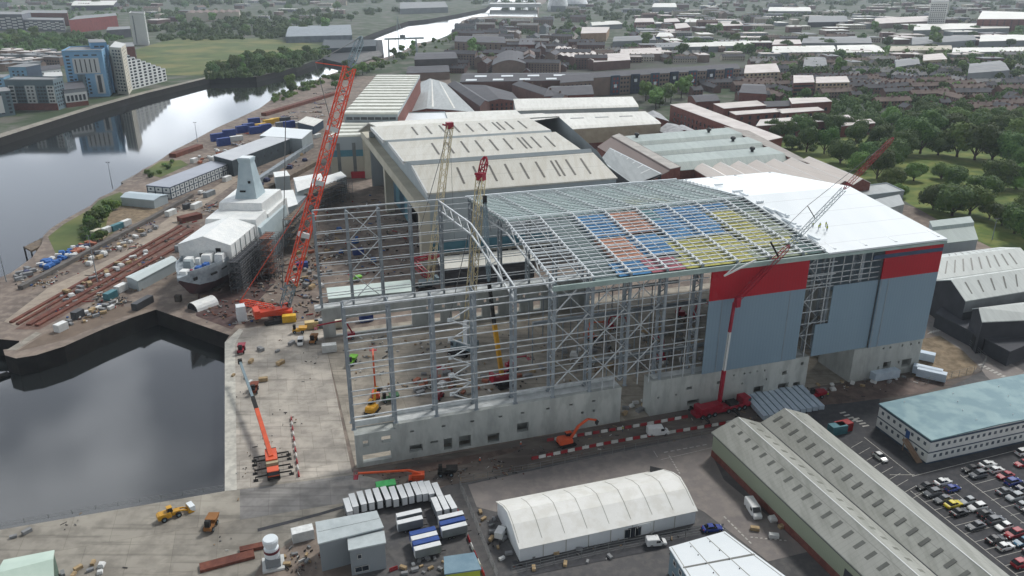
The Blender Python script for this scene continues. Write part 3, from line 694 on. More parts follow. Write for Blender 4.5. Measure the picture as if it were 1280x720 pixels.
S = shed('glazed_shed', 'glass and grey sheet roofed shed with white verge trims behind the new hall roof', 'building', [(750, 201), (792, 231), (826, 226), (762, 193)], 13, M_darkwall, M_greyroof, prof=((0, 0), (1, 3.6)), axis='u')
for k in range(6): S.patch('glazing_bar', .12 + k * .14, .135 + k * .14, .05, .95, M_whitew)
S.patch('verge_trim', 0, 1, .96, 1.0, M_white); S.patch('verge_trim', 0, 1, 0, .04, M_white)
DM = mat('dark_extract_cowl', (50, 54, 56), rough=.6)
def cowl(S, u, v):
    p = S.pt(u, v); g = MB(); g.lathe([(.9, p.z), (.9, p.z + 1.4), (1.6, p.z + 1.7), (1.6, p.z + 2.8), (.7, p.z + 3.3)], 10, 0, p.x, p.y); g.build('roof_cowl', DM, S.roof)
# teal grey three-ridge workshop
S = shed('multi_ridge_workshop', 'wide workshop under three long pale green grey ridges with dark cowls', 'building', [(846, 214), (985, 202), (905, 163), (772, 174)], 13, M_brick, M_tealroof, prof=((0, 0), (.06, 3.2), (.28, 2.6), (.33, .4), (.38, 3.2), (.6, 2.6), (.65, .4), (.7, 3.2), (.94, 2.6), (1, 0)), axis='u')
for (u, v) in ((.78, .18), (.8, .5), (.1, .85), (.75, .82)): cowl(S, u, v)
for v0, v1 in ((.29, .345), (.61, .665)): S.patch('valley_gutter_or_shade', .0, .9, v0, v1, M_darkwall, .05)  # shade of the valleys put in as dark bands between the ridges
for v0, v1 in ((.02, .3), (.36, .62), (.68, .96)):
    for u0 in (0.0, .93): S.patch('hipped_end', u0, u0 + .07, v0, v1, mat('warm_grey_sheet', (158, 152, 146)))
S = shed('lean_to', 'grey sloping lean-to roof along the right end of the three ridge workshop', 'building', [(985, 202), (1022, 208), (936, 164), (905, 163)], 13, M_brick, mat('warm_grey_sheet', (158, 152, 146), (146, 140, 134), scale=.1, rough=.7), prof=((0, 2.4), (1, 0)), axis='v')
M_pinkw = sheetmat('pinkish_white_roof', (214, 206, 199), (200, 192, 185), 1.6, AU, rough=.55, depth=.12, line=(236, 232, 226), pitch2=5)
S = shed('sawtooth_shed', 'pale pinkish shed with a row of parallel gables behind the white roof end', 'building', [(926, 247), (1088, 229), (1021, 201), (866, 211)], 13, M_brick, M_pinkw, prof=gables(7, 2.6), axis='v')
for k in range(7): S.patch('verge_trim', k / 7 + .066, k / 7 + .078, 0, 1, M_white, .06)
S = shed('mid_yard_store', 'low pale roofed store with dark glazed wall behind the open frame', 'building', [(552, 337), (668, 326), (660, 312), (547, 322)], 7, M_darkwall, M_whiteroof)
S.wins(0, .02, .98, 16, 1.0, 2.4, 4.5)
S = shed('plant_house', 'flat grey roofed plant house behind the far right corner of the new hall', 'building', [(1072, 247), (1130, 240), (1108, 230), (1060, 236)], 9, M_palegrey, M_greyroof, parapet=.5)
S = shed('plant_house', 'small pale box building beside the road and the park edge', 'building', [(1098, 264), (1130, 256), (1124, 244), (1094, 250)], 9, mat('pale_block_wall', (176, 182, 182)), M_greyroof)
S = shed('lean_roof_shed', 'pale green grey shed with a stepped roof just behind the right end of the hall', 'building', [(1170, 306), (1222, 300), (1210, 282), (1160, 288)], 12, M_palegrey, M_tealroof, prof=((0, 0), (.55, 2.2), (.6, 3.6), (1, 3.8)), axis='u')
M_pgs = sheetmat('pale_grey_roof_sheet', (196, 202, 199), (184, 190, 188), 1.4, AB_, rough=.55, depth=.12, dirt=(170, 176, 174))
S = shed('warehouse', 'far pale roofed warehouse with dark roof slots right of the new hall', 'building', [(1166, 351), (1296, 333), (1250, 310), (1176, 319)], 12, M_darkwall, M_pgs, prof=gable(3.4), axis='u')
for k in range(9): S.patch('roof_slot', .1 + k * .09, .115 + k * .09, .1, .4, M_skyl)
for k in range(9): S.patch('roof_slot', .12 + k * .09, .135 + k * .09, .6, .9, M_skyl)
S = shed('warehouse', 'middle warehouse with dark gable end facing the side road', 'building', [(1207, 377), (1310, 360), (1310, 332), (1167, 352)], 12, M_darkwall, M_pgs, prof=gable(4.0), axis='u')
for k in range(7): S.patch('roof_slot', .1 + k * .13, .115 + k * .13, .12, .4, M_skyl)
for k in range(7): S.patch('roof_slot', .1 + k * .13, .115 + k * .13, .6, .88, M_skyl)
S.band('grey_cladding', 0, 0, 1, 8, 12, mat('mid_grey_cladding', (140, 146, 148)))
S = shed('warehouse', 'nearest dark walled warehouse with an open loading door on the side road', 'building', [(1228, 403), (1340, 398), (1340, 372), (1216, 387)], 11, M_darkwall, M_pgs, prof=gable(2.6), axis='u')
S.wins(3, .3, .75, 1, 0.1, 5.5, 4.6, m=M_dkhole, name='loading_door'); S.wins(0, .06, .3, 1, 0.1, 7, 5, m=M_dkhole, name='loading_door')
S = shed('dark_lean_to', 'low dark lean-to below the middle warehouse gable', 'building', [(1170, 392), (1262, 440), (1300, 424), (1190, 372)], 5, M_darkwall, mat('dark_roof', (74, 76, 82), (64, 66, 72), scale=.2))
# blue grey roofed office block
M_bluer = mat('blue_grey_roof_felt', (126, 156, 162), (104, 138, 148), scale=.07, rough=.6, c3=(140, 170, 174), scale3=.16, f3=.6, detail=2, ramp=(.47, .53))
S = shed('office_block', 'two storey white office block with a patchy blue grey flat roof beside the car park', 'building', [(1100, 506), (1164, 551), (1330, 515), (1330, 460)], 6.9, M_whitew, M_bluer, prof=((0, 0), (.5, .5), (1, 0)), axis='u')
for e, nn in ((0, 8), (1, 22)):
    S.band('blue_trim', e, 0, 1, 3.2, 3.5, M_navy); S.band('blue_trim', e, 0, 1, 6.35, 6.85, M_navy, .12); S.band('blue_trim', e, 0, 1, 0, .5, M_navy)
    S.wins(e, .03, .97, nn, 1.7, .75, .85, 2, 3.05, m=mat('grey_glass', (96, 106, 116), (80, 90, 100), rough=.2))
for k in range(12): S.patch('roof_vent', .08 + (k * 37 % 90) / 100, .085 + (k * 37 % 90) / 100, .1 + (k * 53 % 80) / 100, .106 + (k * 53 % 80) / 100, M_white, .3)
g = MB(); p, d, L_, a_ = S.edge(0); nn_ = Vector((d.y, -d.x, 0)).normalized()
q = p + d * .62 + nn_ * 1.1; e_ = p + d * .95 + nn_ * 1.1; c_ = S.c
g.beam(q + Vector((0, 0, 3.4)), e_ + Vector((0, 0, .1)), 1.6, .25); g.beam(q + nn_ * .8 + Vector((0, 0, 4.4)), e_ + nn_ * .8 + Vector((0, 0, 1.1)), .08); g.beam(q + Vector((0, 0, 0)), q + Vector((0, 0, 3.4)), .2); g.build('outside_stair', mat('timber_brown', (150, 126, 106)), S.root)
S.wins(0, .55, .65, 1, 3.3, 1.3, 2.1, m=mat('blue_door', (52, 90, 150)), name='door')

# green grey twin-ridge warehouse
def ext(a, b, k): return tuple(a[i] + (b[i] - a[i]) * k for i in range(2))
Z8 = 6.6
Lf, Ln = at(892, 542, Z8), at(1080, 720, Z8); Rf, Rn = at(1008, 520, Z8), at(1257, 720, Z8)
u_ = (Ln - Lf).normalized(); v_ = (Rn - Rf).normalized()
M_gwall = sheetmat('sage_green_wall', (150, 158, 138), (142, 150, 130), .5, math.atan2(u_.y, u_.x) + R(90), rough=.6, depth=.12)
M_groof = sheetmat('grey_green_fibre_roof', (162, 164, 158), (148, 150, 145), 1.1, math.atan2(u_.y, u_.x) + R(90), rough=.75, depth=.12, dirt=(124, 128, 120), pitch2=6)
S = Shed('twin_ridge_warehouse', 'long sage green twin ridge warehouse with rows of dark roof lights and a brick plinth', 'building', [Lf + u_ * 84, Rf + v_ * 84, Rf, Lf], Z8, M_gwall, M_groof, prof=gables(2, 3.1), axis='v', world=True, over=.4)
for k in range(25):
    v = .985 - k * .039
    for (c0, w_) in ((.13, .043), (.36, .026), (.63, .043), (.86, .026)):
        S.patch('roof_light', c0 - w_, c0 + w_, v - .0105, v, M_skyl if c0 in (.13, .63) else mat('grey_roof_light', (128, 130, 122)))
S.patch('ridge_cap', .245, .255, 0, 1, M_whitew); S.patch('ridge_cap', .745, .755, 0, 1, M_whitew); S.patch('valley_gutter_or_shade', .495, .505, 0, 1, M_darkwall, .06)
S.patch('roof_light', .02, .1, .855, .868, M_white)
S.band('brick_plinth', 3, 0, 1, 0, 1.9, M_brick); S.band('brick_plinth', 2, 0, 1, 0, 1.9, M_brick)
S.band('eaves_gutter', 3, 0, 1, 6.3, 6.6, M_darkwall, .3)
S.wins(3, .74, .78, 1, .1, 3.2, 4.2, m=M_dkhole, name='loading_door'); S.wins(3, .58, .62, 1, .1, 3.6, 4.4, m=M_darkwall, name='loading_door')
for z, u in ((4.4, .9), (3.4, .94), (3.0, .82)): S.wins(3, u - .01, u + .01, 1, z, .4, .4, m=M_darkwall, name='wall_vent')

# marquee
M_pvc = mat('white_pvc', (232, 233, 230), (222, 223, 219), scale=.12, rough=.55, c3=(204, 202, 192), scale3=.3, f3=.4)
M_pvcw = mat('white_pvc_wall', (218, 223, 226), (206, 212, 216), scale=.15, rough=.6)
a0, b0 = at(650, 686, 3.4), at(870, 638.5, 3.4); dd = (b0 - a0).normalized(); nn0 = Vector((-dd.y, dd.x, 0))
mq = Shed('marquee', 'large white marquee tent with a dark glazed entrance and curved roof bays', 'tent', [a0, b0, b0 + nn0 * 16.2, a0 + nn0 * 16.2], 3.4, M_pvcw, M_pvc, prof=((0, 0), (.08, .75), (.3, 2.45), (.5, 3.3), (.7, 2.45), (.92, .75), (1, 0)), axis='u', world=True, over=.3, thick=.12)
M_seam = mat('pvc_seam', (176, 176, 170))
for k in range(9):
    for (v0, v1) in ((.0, .08), (.08, .3), (.3, .5), (.5, .7), (.7, .92)): mq.patch('roof_seam', k / 8 * .996, k / 8 * .996 + .003, v0, v1, M_seam, .05, .13)
for k in range(1, 8): mq.band('wall_pole', 0, k / 8 - .002, k / 8 + .002, 0, 3.3, M_seam, .05)
mq.wins(0, .565, .69, 2, .1, 1.5, 2.4, name='entrance_window', fm=M_wframe); mq.wins(0, .60, .66, 2, .1, 1.25, 2.5, name='entrance_door', fm=M_darkwall)
g = MB(); p = a0 + dd * 26 - nn0 * 1.6 - mq.c; g.beam(p + Vector((0, 0, .9)), p + dd * 3 + Vector((0, 0, .9)), .1); g.beam(p + Vector((0, 0, 0)), p + Vector((0, 0, .9)), .1); g.beam(p + dd * 3, p + dd * 3 + Vector((0, 0, .9)), .1); g.build('entrance_rail', M_whitew, mq.root)
g = MB(); q = b0 + nn0 * 15.2 - dd * 3.4 - mq.c; q.z = 0; g.hexa([q + Vector(v) for v in ((0, 0, 3.6), (3.6, 1.0, 3.6), (3.6, 1.8, 3.3), (0, 1.4, 3.4), (0, 0, 4.0), (3.6, 1.0, 3.9), (3.6, 1.8, 3.8), (0, 1.4, 5.0))]); g.build('loose_flap', mat('black_tarpaulin', (34, 34, 36), rough=.6), mq.root)
# modular office in front
M_modb = mat('blue_grey_cabin_wall', (112, 132, 142), (102, 122, 132), rough=.6)
S = shed('modular_office', 'two storey blue grey modular office with a bright white panelled roof at the lower edge', 'building', [(838, 686), (872, 740), (985, 726), (906, 667)], 6.2, M_modb, M_white)
for v in (.02, .34, .66, .98): S.patch('roof_joint', 0, 1, v - .004, v + .004, M_seam, .06)
S.patch('roof_joint', .47, .5, 0, 1, M_skyl, .05)
for k in range(10): S.patch('roof_lug', .09 + (k % 5) * .2, .1 + (k % 5) * .2, .3 + (k // 5) * .33, .31 + (k // 5) * .33, M_darkwall, .2)
S.wins(0, .1, .95, 4, 4.0, 1.2, 1.2, fm=M_wframe); S.wins(0, .1, .95, 4, 1.0, 1.2, 1.2, fm=M_wframe); S.wins(3, .1, .95, 4, 4.0, 1.2, 1.2, fm=M_wframe); S.wins(3, .1, .95, 4, 1.0, 1.2, 1.2, fm=M_wframe)
# grey steel cabins
M_gcab = sheetmat('blue_grey_ribbed_wall', (140, 148, 153), (130, 139, 144), .3, R(90), rough=.5, depth=.1)
M_gcabr = mat('pale_grey_cabin_roof', (188, 197, 199), (172, 182, 185), scale=.2, rough=.5, c3=(156, 166, 168), scale3=.6, f3=.3)
S = shed('steel_store', 'tall blue grey steel store with a double pale roof beside the trailer park', 'building', [(399, 680), (478, 660), (470, 642), (396, 656)], 7.0, M_gcab, M_gcabr, prof=((0, 0), (.5, .25), (.52, .1), (1, .3)), axis='u')
S.patch('roof_joint', 0, 1, .5, .53, M_darkwall, .05)
S = shed('steel_store', 'small blue grey steel store with one little window in front of the tall one', 'building', [(437, 688), (481, 679), (479, 666), (436, 675)], 6.4, M_gcab, M_gcabr)
S.wins(0, .18, .34, 1, 3.9, .9, 1.1, fm=M_wframe); S.wins(0, .1, .5, 2, .6, 1.5, 1.4, fm=M_wframe)
S = shed('green_roof_shed', 'pale green roofed shed at the lower left corner of the quay', 'building', [(-10, 745), (66, 722), (67, 690), (6, 702)], 5, mat('dark_green_wall', (92, 112, 100)), mat('pale_green_roof', (186, 204, 192), (174, 194, 182), scale=.2, rough=.5), prof=gable(1.0), axis='u')
S = shed('site_shelter', 'low open shelter with faded blue roof and yellow green edge by the trailer park', 'shelter', [(557, 718), (600, 712), (592, 693), (556, 698)], 2.8, mat('lime_panel', (196, 208, 80)), mat('faded_blue_roof', (120, 146, 160), (104, 132, 148), scale=.5, rough=.6))

# left yard offices and sheds
S = shed('site_office', 'long two storey site office of navy framed white cabins by the river', 'building', [(212, 234.5), (288, 204), (264, 202), (183, 232)], 6.4, M_whitew, mat('lavender_grey_roof', (158, 164, 176), (148, 154, 166), scale=.1, rough=.5))
for e, nn in ((0, 14), (3, 3)):
    S.band('navy_rail', e, 0, 1, 3.0, 3.4, M_navy, .12); S.band('navy_rail', e, 0, 1, 6.0, 6.38, M_navy, .12); S.band('navy_rail', e, 0, 1, 0, .3, M_navy, .12)
    for k in range(nn + 1): S.band('navy_post', e, k / nn * .992, k / nn * .992 + .008 * 14 / nn, 0.02, 6.3, M_navy, .16)
    S.wins(e, .0, 1, nn, 1.2, 1.1, 1.0, 2, 3.1, m=mat('grey_glass', (96, 106, 116)))
S = shed('grey_shed', 'low pale grey ridged shed on the river bank beside the bushes', 'building', [(151, 247), (192, 251), (209, 244), (163, 240)], 4.2, M_palegrey, sheetmat('sky_grey_roof', (178, 192, 200), (166, 182, 190), .8, R(30), rough=.5, depth=.1), prof=gable(.9), axis='u')
S = shed('dark_shed', 'long slate walled shed with a light grey flat roof behind the ship mast', 'building', [(290, 201), (362, 174), (334, 171), (267, 195)], 9.5, mat('slate_wall', (66, 76, 82), (58, 66, 72), scale=.3), mat('light_grey_roof', (188, 192, 196), (176, 180, 186), scale=.1, rough=.5))
S.wins(0, .1, .95, 7, 4.5, 1.3, 1.3, m=M_darkwall)
S = shed('white_canopy', 'white flat roofed canopy shed behind the slate walled shed', 'building', [(377, 174), (390, 163), (341, 159), (325, 170)], 9, M_palegrey, M_white)
S = shed('yard_shed', 'small white roofed shed beside the red crane boom on the far yard', 'building', [(392, 158), (404, 150), (383, 146), (372, 153)], 6, M_navy, M_whiteroof)
S = shed('long_cabin', 'long pale grey roofed cabin lying along the slipway rails left of the ship', 'cabin', [(172, 352), (221, 326), (214, 321), (158, 347)], 4.0, M_palegrey, sheetmat('pale_cabin_roof', (196, 206, 206), (182, 194, 194), .7, R(60), rough=.5, depth=.1), prof=gable(.5), axis='u')
S = shed('mid_yard_cabin', 'pale green roofed long cabin standing behind the back wall of the open frame', 'cabin', [(411, 374), (519, 364), (512, 351), (409, 361)], 5, M_palegrey, mat('pale_mint_roof', (200, 214, 208), (188, 204, 198), scale=.2, rough=.5))
# ---------------------------------------------------------------- trees
def leafmat(name, a, b, c):
    m = mat(name, a, b, scale=0.22, rough=0.75, c3=c, scale3=0.7, f3=.55, detail=3)
    nt = m.node_tree; bs = nt.nodes['Principled BSDF']; src = bs.inputs['Base Color'].links[0].from_socket
    oi = nt.nodes.new('ShaderNodeObjectInfo'); hs = nt.nodes.new('ShaderNodeHueSaturation')
    for sock, lo, hi in (('Hue', .475, .52), ('Value', .65, 1.45)):
        mr = nt.nodes.new('ShaderNodeMapRange'); mr.inputs['To Min'].default_value = lo; mr.inputs['To Max'].default_value = hi
        nt.links.new(oi.outputs['Random'], mr.inputs['Value']); nt.links.new(mr.outputs['Result'], hs.inputs[sock])
    nt.links.new(src, hs.inputs['Color']); nt.links.new(hs.outputs['Color'], bs.inputs['Base Color']); return m
M_leaf = leafmat('leaf_green', (70, 98, 44), (50, 78, 36), (104, 126, 56))
M_leafp = leafmat('pale_leaf_green', (92, 122, 54), (76, 106, 46), (120, 140, 68))
M_bark = mat('bark', (74, 64, 54), (56, 48, 42), scale=1.0, rough=.95)

def crown_mesh(name, seed, w, h, zb, n, leaf, nl=9, mats=None, trunk=False, shape=0):
    """leaf faces spread in several uneven lobes between heights zb and zb + h"""
    rg = random.Random(seed); g = MB(); lobes = []
    for k in range(nl):
        a = rg.uniform(0, 6.283); rr = w * .5 * rg.uniform(.25, .62) if k else 0
        zc = zb + h * (rg.uniform(.28, .78) if k else .6)
        if shape == 1: rr *= .55
        r = w * rg.uniform(.2, .31); lobes.append((rr * math.cos(a), rr * math.sin(a), min(zc, zb + h - r * .8), r, r * rg.uniform(.72, .95)))
    # low dark inner lumps keep the crown from being see-through everywhere
    for (x, y, z, r, rz) in lobes:
        P = []; N = 7
        for i, f in enumerate((-.75, -.2, .4, .78)):
            q = math.sqrt(max(0, 1 - f * f))
            P.append([(x + r * .78 * q * math.cos(6.283 * k / N + i) * rg.uniform(.8, 1.1), y + r * .78 * q * math.sin(6.283 * k / N + i) * rg.uniform(.8, 1.1), z + rz * .8 * f) for k in range(N)])
        g.loft(P)
    tot = sum(l[3] ** 2 for l in lobes)
    for (x, y, z, r, rz) in lobes:
        for k in range(int(n * r * r / tot)):
            u = rg.uniform(-.8, 1); a = rg.uniform(0, 6.283); q = math.sqrt(1 - u * u); f = rg.uniform(.74, 1.08)
            d = Vector((q * math.cos(a), q * math.sin(a), u))
            c = Vector((x + d.x * r * f, y + d.y * r * f, z + d.z * rz * f))
            nrm = (d + Vector((rg.uniform(-1, 1), rg.uniform(-1, 1), rg.uniform(-.4, 1))) * .7).normalized()
            t = nrm.cross(Vector((rg.uniform(-1, 1), rg.uniform(-1, 1), rg.uniform(-1, 1)))).normalized(); b = nrm.cross(t)
            s = leaf * rg.uniform(.6, 1.3)
            g.face([c - t * s - b * s * .6, c + t * s * .8 - b * s * .7, c + t * s + b * s * .5, c - t * s * .5 + b * s * .8])
    if trunk: g.tube((0, 0, 0), (0, 0, zb + h * .4), w * .04, w * .02, 5, 1)
    return g.mesh(name, mats or [M_leaf, M_bark])

def trunk_mesh(seed, w, zb, h):
    rg = random.Random(seed); g = MB(); r = w * .035
    g.tube((0, 0, 0), (.1, 0, zb * .5), r * 1.25, r, 8); g.tube((.1, 0, zb * .5), (0, 0, zb + h * .35), r, r * .6, 8)
    for k in range(5):
        a = k * 1.257 + rg.uniform(-.3, .3); z = zb * rg.uniform(.6, 1.0)
        g.tube((0.05, 0, z), (math.cos(a) * w * .28, math.sin(a) * w * .28, zb + h * rg.uniform(.3, .5)), r * .5, r * .2, 6)
    return g.mesh('trunk', M_bark)
BIG = []
for k in range(6):
    w, h, zb = [(16, 13, 1.5), (18, 12, 1.0), (13, 14, 1.6), (17, 14, 1.2), (11, 10, 1.4), (15, 11, 1.0)][k]
    BIG.append((crown_mesh('crown', 100 + k, w, h, zb, 3800, .42, 11, [M_leafp if k in (1, 4) else M_leaf]), trunk_mesh(k, w, zb, h), w))
SMALL = []
for k in range(6):
    w, h = [(10, 8), (12, 8.5), (8, 9), (11, 7), (9, 8), (13, 9)][k]
    SMALL.append((crown_mesh('tree', 200 + k, w, h, 1.0, 620, .7, 8, [M_leafp if k in (2, 5) else M_leaf, M_bark], True), w))
BUSH = [crown_mesh('bush', 300 + k, 5, 3.0, .1, 420, .3, 6, [M_leafp if k == 1 else M_leaf]) for k in range(3)]
NTREE = [0]
def woodland(name, poly, n, label, w=26, zt=15, leaf=1.6, nl=40, m=None):
    """a far mass of trees: uneven clumps with ragged leaf faces"""
    rg = random.Random(len(name) + n); g = MB(); xs = [p[0] for p in poly]; ys = [p[1] for p in poly]; k = 0
    while k < n:
        q = (rg.uniform(min(xs), max(xs)), rg.uniform(min(ys), max(ys)))
        if not inpoly(q, poly): continue
        k += 1; c = at(*q)
        for j in range(rg.choice((1, 2, 2, 3))):
            r = rg.uniform(.18, .36) * w; cx, cy = c.x + rg.uniform(-.5, .5) * w, c.y + rg.uniform(-.5, .5) * w; h = zt * rg.uniform(.55, 1.1); secs = []
            for f in (.0, .4, .75, .95):
                q_ = math.cos(f * 1.45) if f > .2 else .8; secs.append([(cx + r * q_ * math.cos(6.283 * i / 6 + f) * rg.uniform(.7, 1.1), cy + r * q_ * math.sin(6.283 * i / 6 + f) * rg.uniform(.7, 1.1), h * .9 * math.sin(f * 1.57) * rg.uniform(.8, 1.05)) for i in range(6)])
            g.loft(secs)
            for i in range(nl):
                u = rg.uniform(0, 1); a = rg.uniform(0, 6.283); q_ = math.sqrt(1 - u * u); p = Vector((cx + r * 1.05 * q_ * math.cos(a), cy + r * 1.05 * q_ * math.sin(a), h * (.12 + .86 * u)))
                t = Vector((rg.uniform(-1, 1), rg.uniform(-1, 1), rg.uniform(-1, 1))).normalized(); b = t.cross(Vector((math.cos(a) * q_, math.sin(a) * q_, u + .4))).normalized(); s = leaf * rg.uniform(.5, 1.2)
                g.face([p - t * s - b * s * .6, p + t * s * .8 - b * s * .7, p + t * s + b * s * .5, p - t * s * .5 + b * s * .8])
    o = g.build(name, m or M_leaf); o['kind'] = 'stuff'; o['label'] = label; return o
def big_tree(p, w, label, group, k=None, rz=None):
    i = random.randrange(6) if k is None else k
    c, t, w0 = BIG[i]; s = w / w0
    o = thing('tree', label, 'tree', (p[0], p[1], 0), random.uniform(0, 6.28) if rz is None else rz, group)
    o.scale = (s, s, s * random.uniform(.9, 1.12)); put('crown', c, o); put('trunk', t, o); NTREE[0] += 1; return o
def small_tree(p, w, label, group, z=0):
    i = random.randrange(6); me, w0 = SMALL[i]; s = w / w0
    o = put('tree', me, None, (p[0], p[1], z), random.uniform(0, 6.28)); o.scale = (s, s, s * random.uniform(.85, 1.15)); tag(o, label, 'tree', group); NTREE[0] += 1; return o
def bush(p, w, label, group, z=0):
    o = put('bush', random.choice(BUSH), None, (p[0], p[1], z), random.uniform(0, 6.28)); s = w / 5; o.scale = (s, s, s * random.uniform(.8, 1.3)); tag(o, label, 'bush', group); return o
def inpoly(p, poly):
    r = False; n = len(poly)
    for i in range(n):
        a, b = poly[i], poly[(i + 1) % n]
        if (a[1] > p[1]) != (b[1] > p[1]) and p[0] < (b[0] - a[0]) * (p[1] - a[1]) / (b[1] - a[1]) + a[0]: r = not r
    return r
TAKEN = []
def scatter(poly, n, sep, rg=random):
    """random photo points in a photo polygon, spread by ground distance"""
    xs = [p[0] for p in poly]; ys = [p[1] for p in poly]; out = []; tries = 0
    while len(out) < n and tries < n * 60:
        tries += 1; q = (rg.uniform(min(xs), max(xs)), rg.uniform(min(ys), max(ys)))
        if not inpoly(q, poly): continue
        g = at(*q)
        if any((g.x - t[0]) ** 2 + (g.y - t[1]) ** 2 < (sep * .5 + t[2]) ** 2 for t in TAKEN): continue
        TAKEN.append((g.x, g.y, sep * .5)); out.append(g)
    return out
# the park right of the hall
PK = [(1142, 226, 12), (1166, 262, 15), (1190, 270, 19), (1212, 268, 17), (1226, 252, 18), (1246, 236, 19), (1270, 236, 20), (1192, 236, 14), (1176, 224, 12),
      (1096, 224, 15), (1112, 240, 13), (1124, 247, 10), (1074, 214, 15), (1086, 206, 14), (1050, 204, 16), (1030, 192, 13), (1008, 190, 13), (990, 186, 11), (968, 178, 10),
      (1110, 208, 18), (1128, 196, 18), (1150, 192, 19), (1172, 194, 18), (1196, 196, 20), (1218, 200, 20), (1240, 200, 21), (1262, 206, 21), (1282, 216, 20), (1068, 186, 14), (1100, 182, 16), (1132, 176, 17), (1162, 172, 18), (1190, 172, 18), (1220, 172, 20), (1250, 176, 20), (1276, 182, 20),
      (1268, 292, 17), (1284, 306, 18), (1252, 282, 13), (1292, 270, 18), (1236, 274, 9)]
for k, (x, y, w) in enumerate(PK):
    p = at(x, y); TAKEN.append((p.x, p.y, w * .4))
    lb = 'broad dark green tree standing on the park lawn near the road' if y > 215 else 'round dark tree in the dense belt along the back of the park'
    big_tree(p, w * (1.02 if y > 215 else 1.12), lb, 'park trees beyond the hall', 4 if (x, y) in ((1142, 226), (1236, 274)) else None)
for p in scatter([(960, 176), (1060, 168), (1280, 160), (1280, 150), (1130, 146), (1080, 158), (960, 168)], 40, 9): big_tree(p, random.uniform(11, 17), 'tree in the leafy edge between the park and the brick houses', 'trees at the park edge')
# trees around the yard and town, each zone with its own words
def wood(poly, n, sep, w0, w1, label, group):
    for p in scatter(poly, n, sep): small_tree(p, random.uniform(w0, w1), label, group)
wood([(800, 140), (830, 138), (880, 118), (860, 104), (812, 118), (798, 128)], 13, 8, 11, 15, 'dark round tree in the clump beside the colourful apartments', 'trees beside the apartments')
wood([(268, 96), (318, 95), (405, 72), (410, 64), (340, 72), (268, 88)], 46, 8, 12, 18, 'bushy green tree in the wood on the far river bank', 'trees of the river bank wood')
wood([(200, 48), (330, 46), (410, 42), (470, 20), (330, 26), (200, 32)], 24, 24, 16, 22, 'distant tree beyond the grass field across the river', 'trees beyond the field')
wood([(0, 66), (120, 60), (130, 48), (0, 44)], 26, 14, 13, 18, 'tree between the flats and the brick blocks across the river', 'trees among the far bank flats')
wood([(0, 10), (190, 12), (360, 16), (600, 4), (600, -8), (0, -8)], 34, 50, 22, 32, 'hazy tree near the skyline across the river', 'skyline trees across the river')
wood([(340, 122), (362, 110), (400, 97), (440, 84), (470, 92), (425, 112), (400, 120)], 11, 12, 9, 13, 'tree among the scrub along the near river bank', 'river bank scrub trees')
wood([(440, 92), (470, 92), (560, 62), (575, 50), (545, 52), (470, 76)], 16, 12, 9, 14, 'tree on the green strip between the river and the ribbed hall', 'trees beyond the ribbed hall')
wood([(565, 78), (618, 82), (622, 62), (572, 58)], 12, 12, 14, 19, 'big green tree among the dark tenements by the river', 'trees among the tenements')
wood([(700, 52), (735, 50), (760, 34), (742, 22), (700, 40)], 14, 18, 14, 18, 'tree beside the straight street in the middle distance', 'street trees in the middle distance')
wood([(930, 96), (1280, 110), (1280, 90), (960, 78)], 24, 16, 11, 16, 'dark tree among the grey roofed houses in the right distance', 'trees among the houses')
wood([(950, 148), (1120, 140), (1280, 150), (1280, 112), (930, 104)], 30, 12, 8, 12, 'small tree in the gardens of the brick houses', 'garden trees')
wood([(780, 70), (1280, 84), (1280, 30), (820, 20)], 46, 30, 15, 22, 'tree between the far white roofed sheds', 'trees among the far sheds')
for (x, y, w) in ((118, 278, 8), (128, 275, 9), (140, 262, 8), (133, 270, 7), (122, 290, 7), (128, 300, 6), (112, 285, 7)): small_tree(at(x, y), w, 'bushy green tree on the small grassy point of the yard shore', 'trees on the grassy point')
for p in scatter([(104, 302), (128, 300), (124, 285), (98, 290)], 9, 4): bush(p, random.uniform(3, 5), 'low green bush on the grassy point', 'bushes on the grassy point')
for p in scatter([(178, 218), (215, 202), (225, 208), (190, 222)], 6, 7): bush(p, random.uniform(3, 5), 'low bush on the green river edge beside the site office', 'bushes beside the site office')
for p in scatter([(330, 130), (365, 112), (395, 102), (402, 108), (350, 128)], 10, 8): bush(p, random.uniform(4, 7), 'scrubby bush on the river bank beyond the yard', 'river bank bushes')
sheet('grass_point', [(60, 296), (80, 280), (112, 262), (124, 250), (150, 240), (160, 246), (196, 262), (150, 285), (128, 300), (100, 312), (70, 318)], 0.04, M_grass)
sheet('dry_grass', [(136, 268), (150, 258), (198, 258), (210, 262), (165, 280), (140, 290), (128, 300)], 0.06, M_earth)
sheet('grass_point', [(178, 216), (200, 202), (226, 200), (236, 206), (200, 222)], 0.06, M_grass)
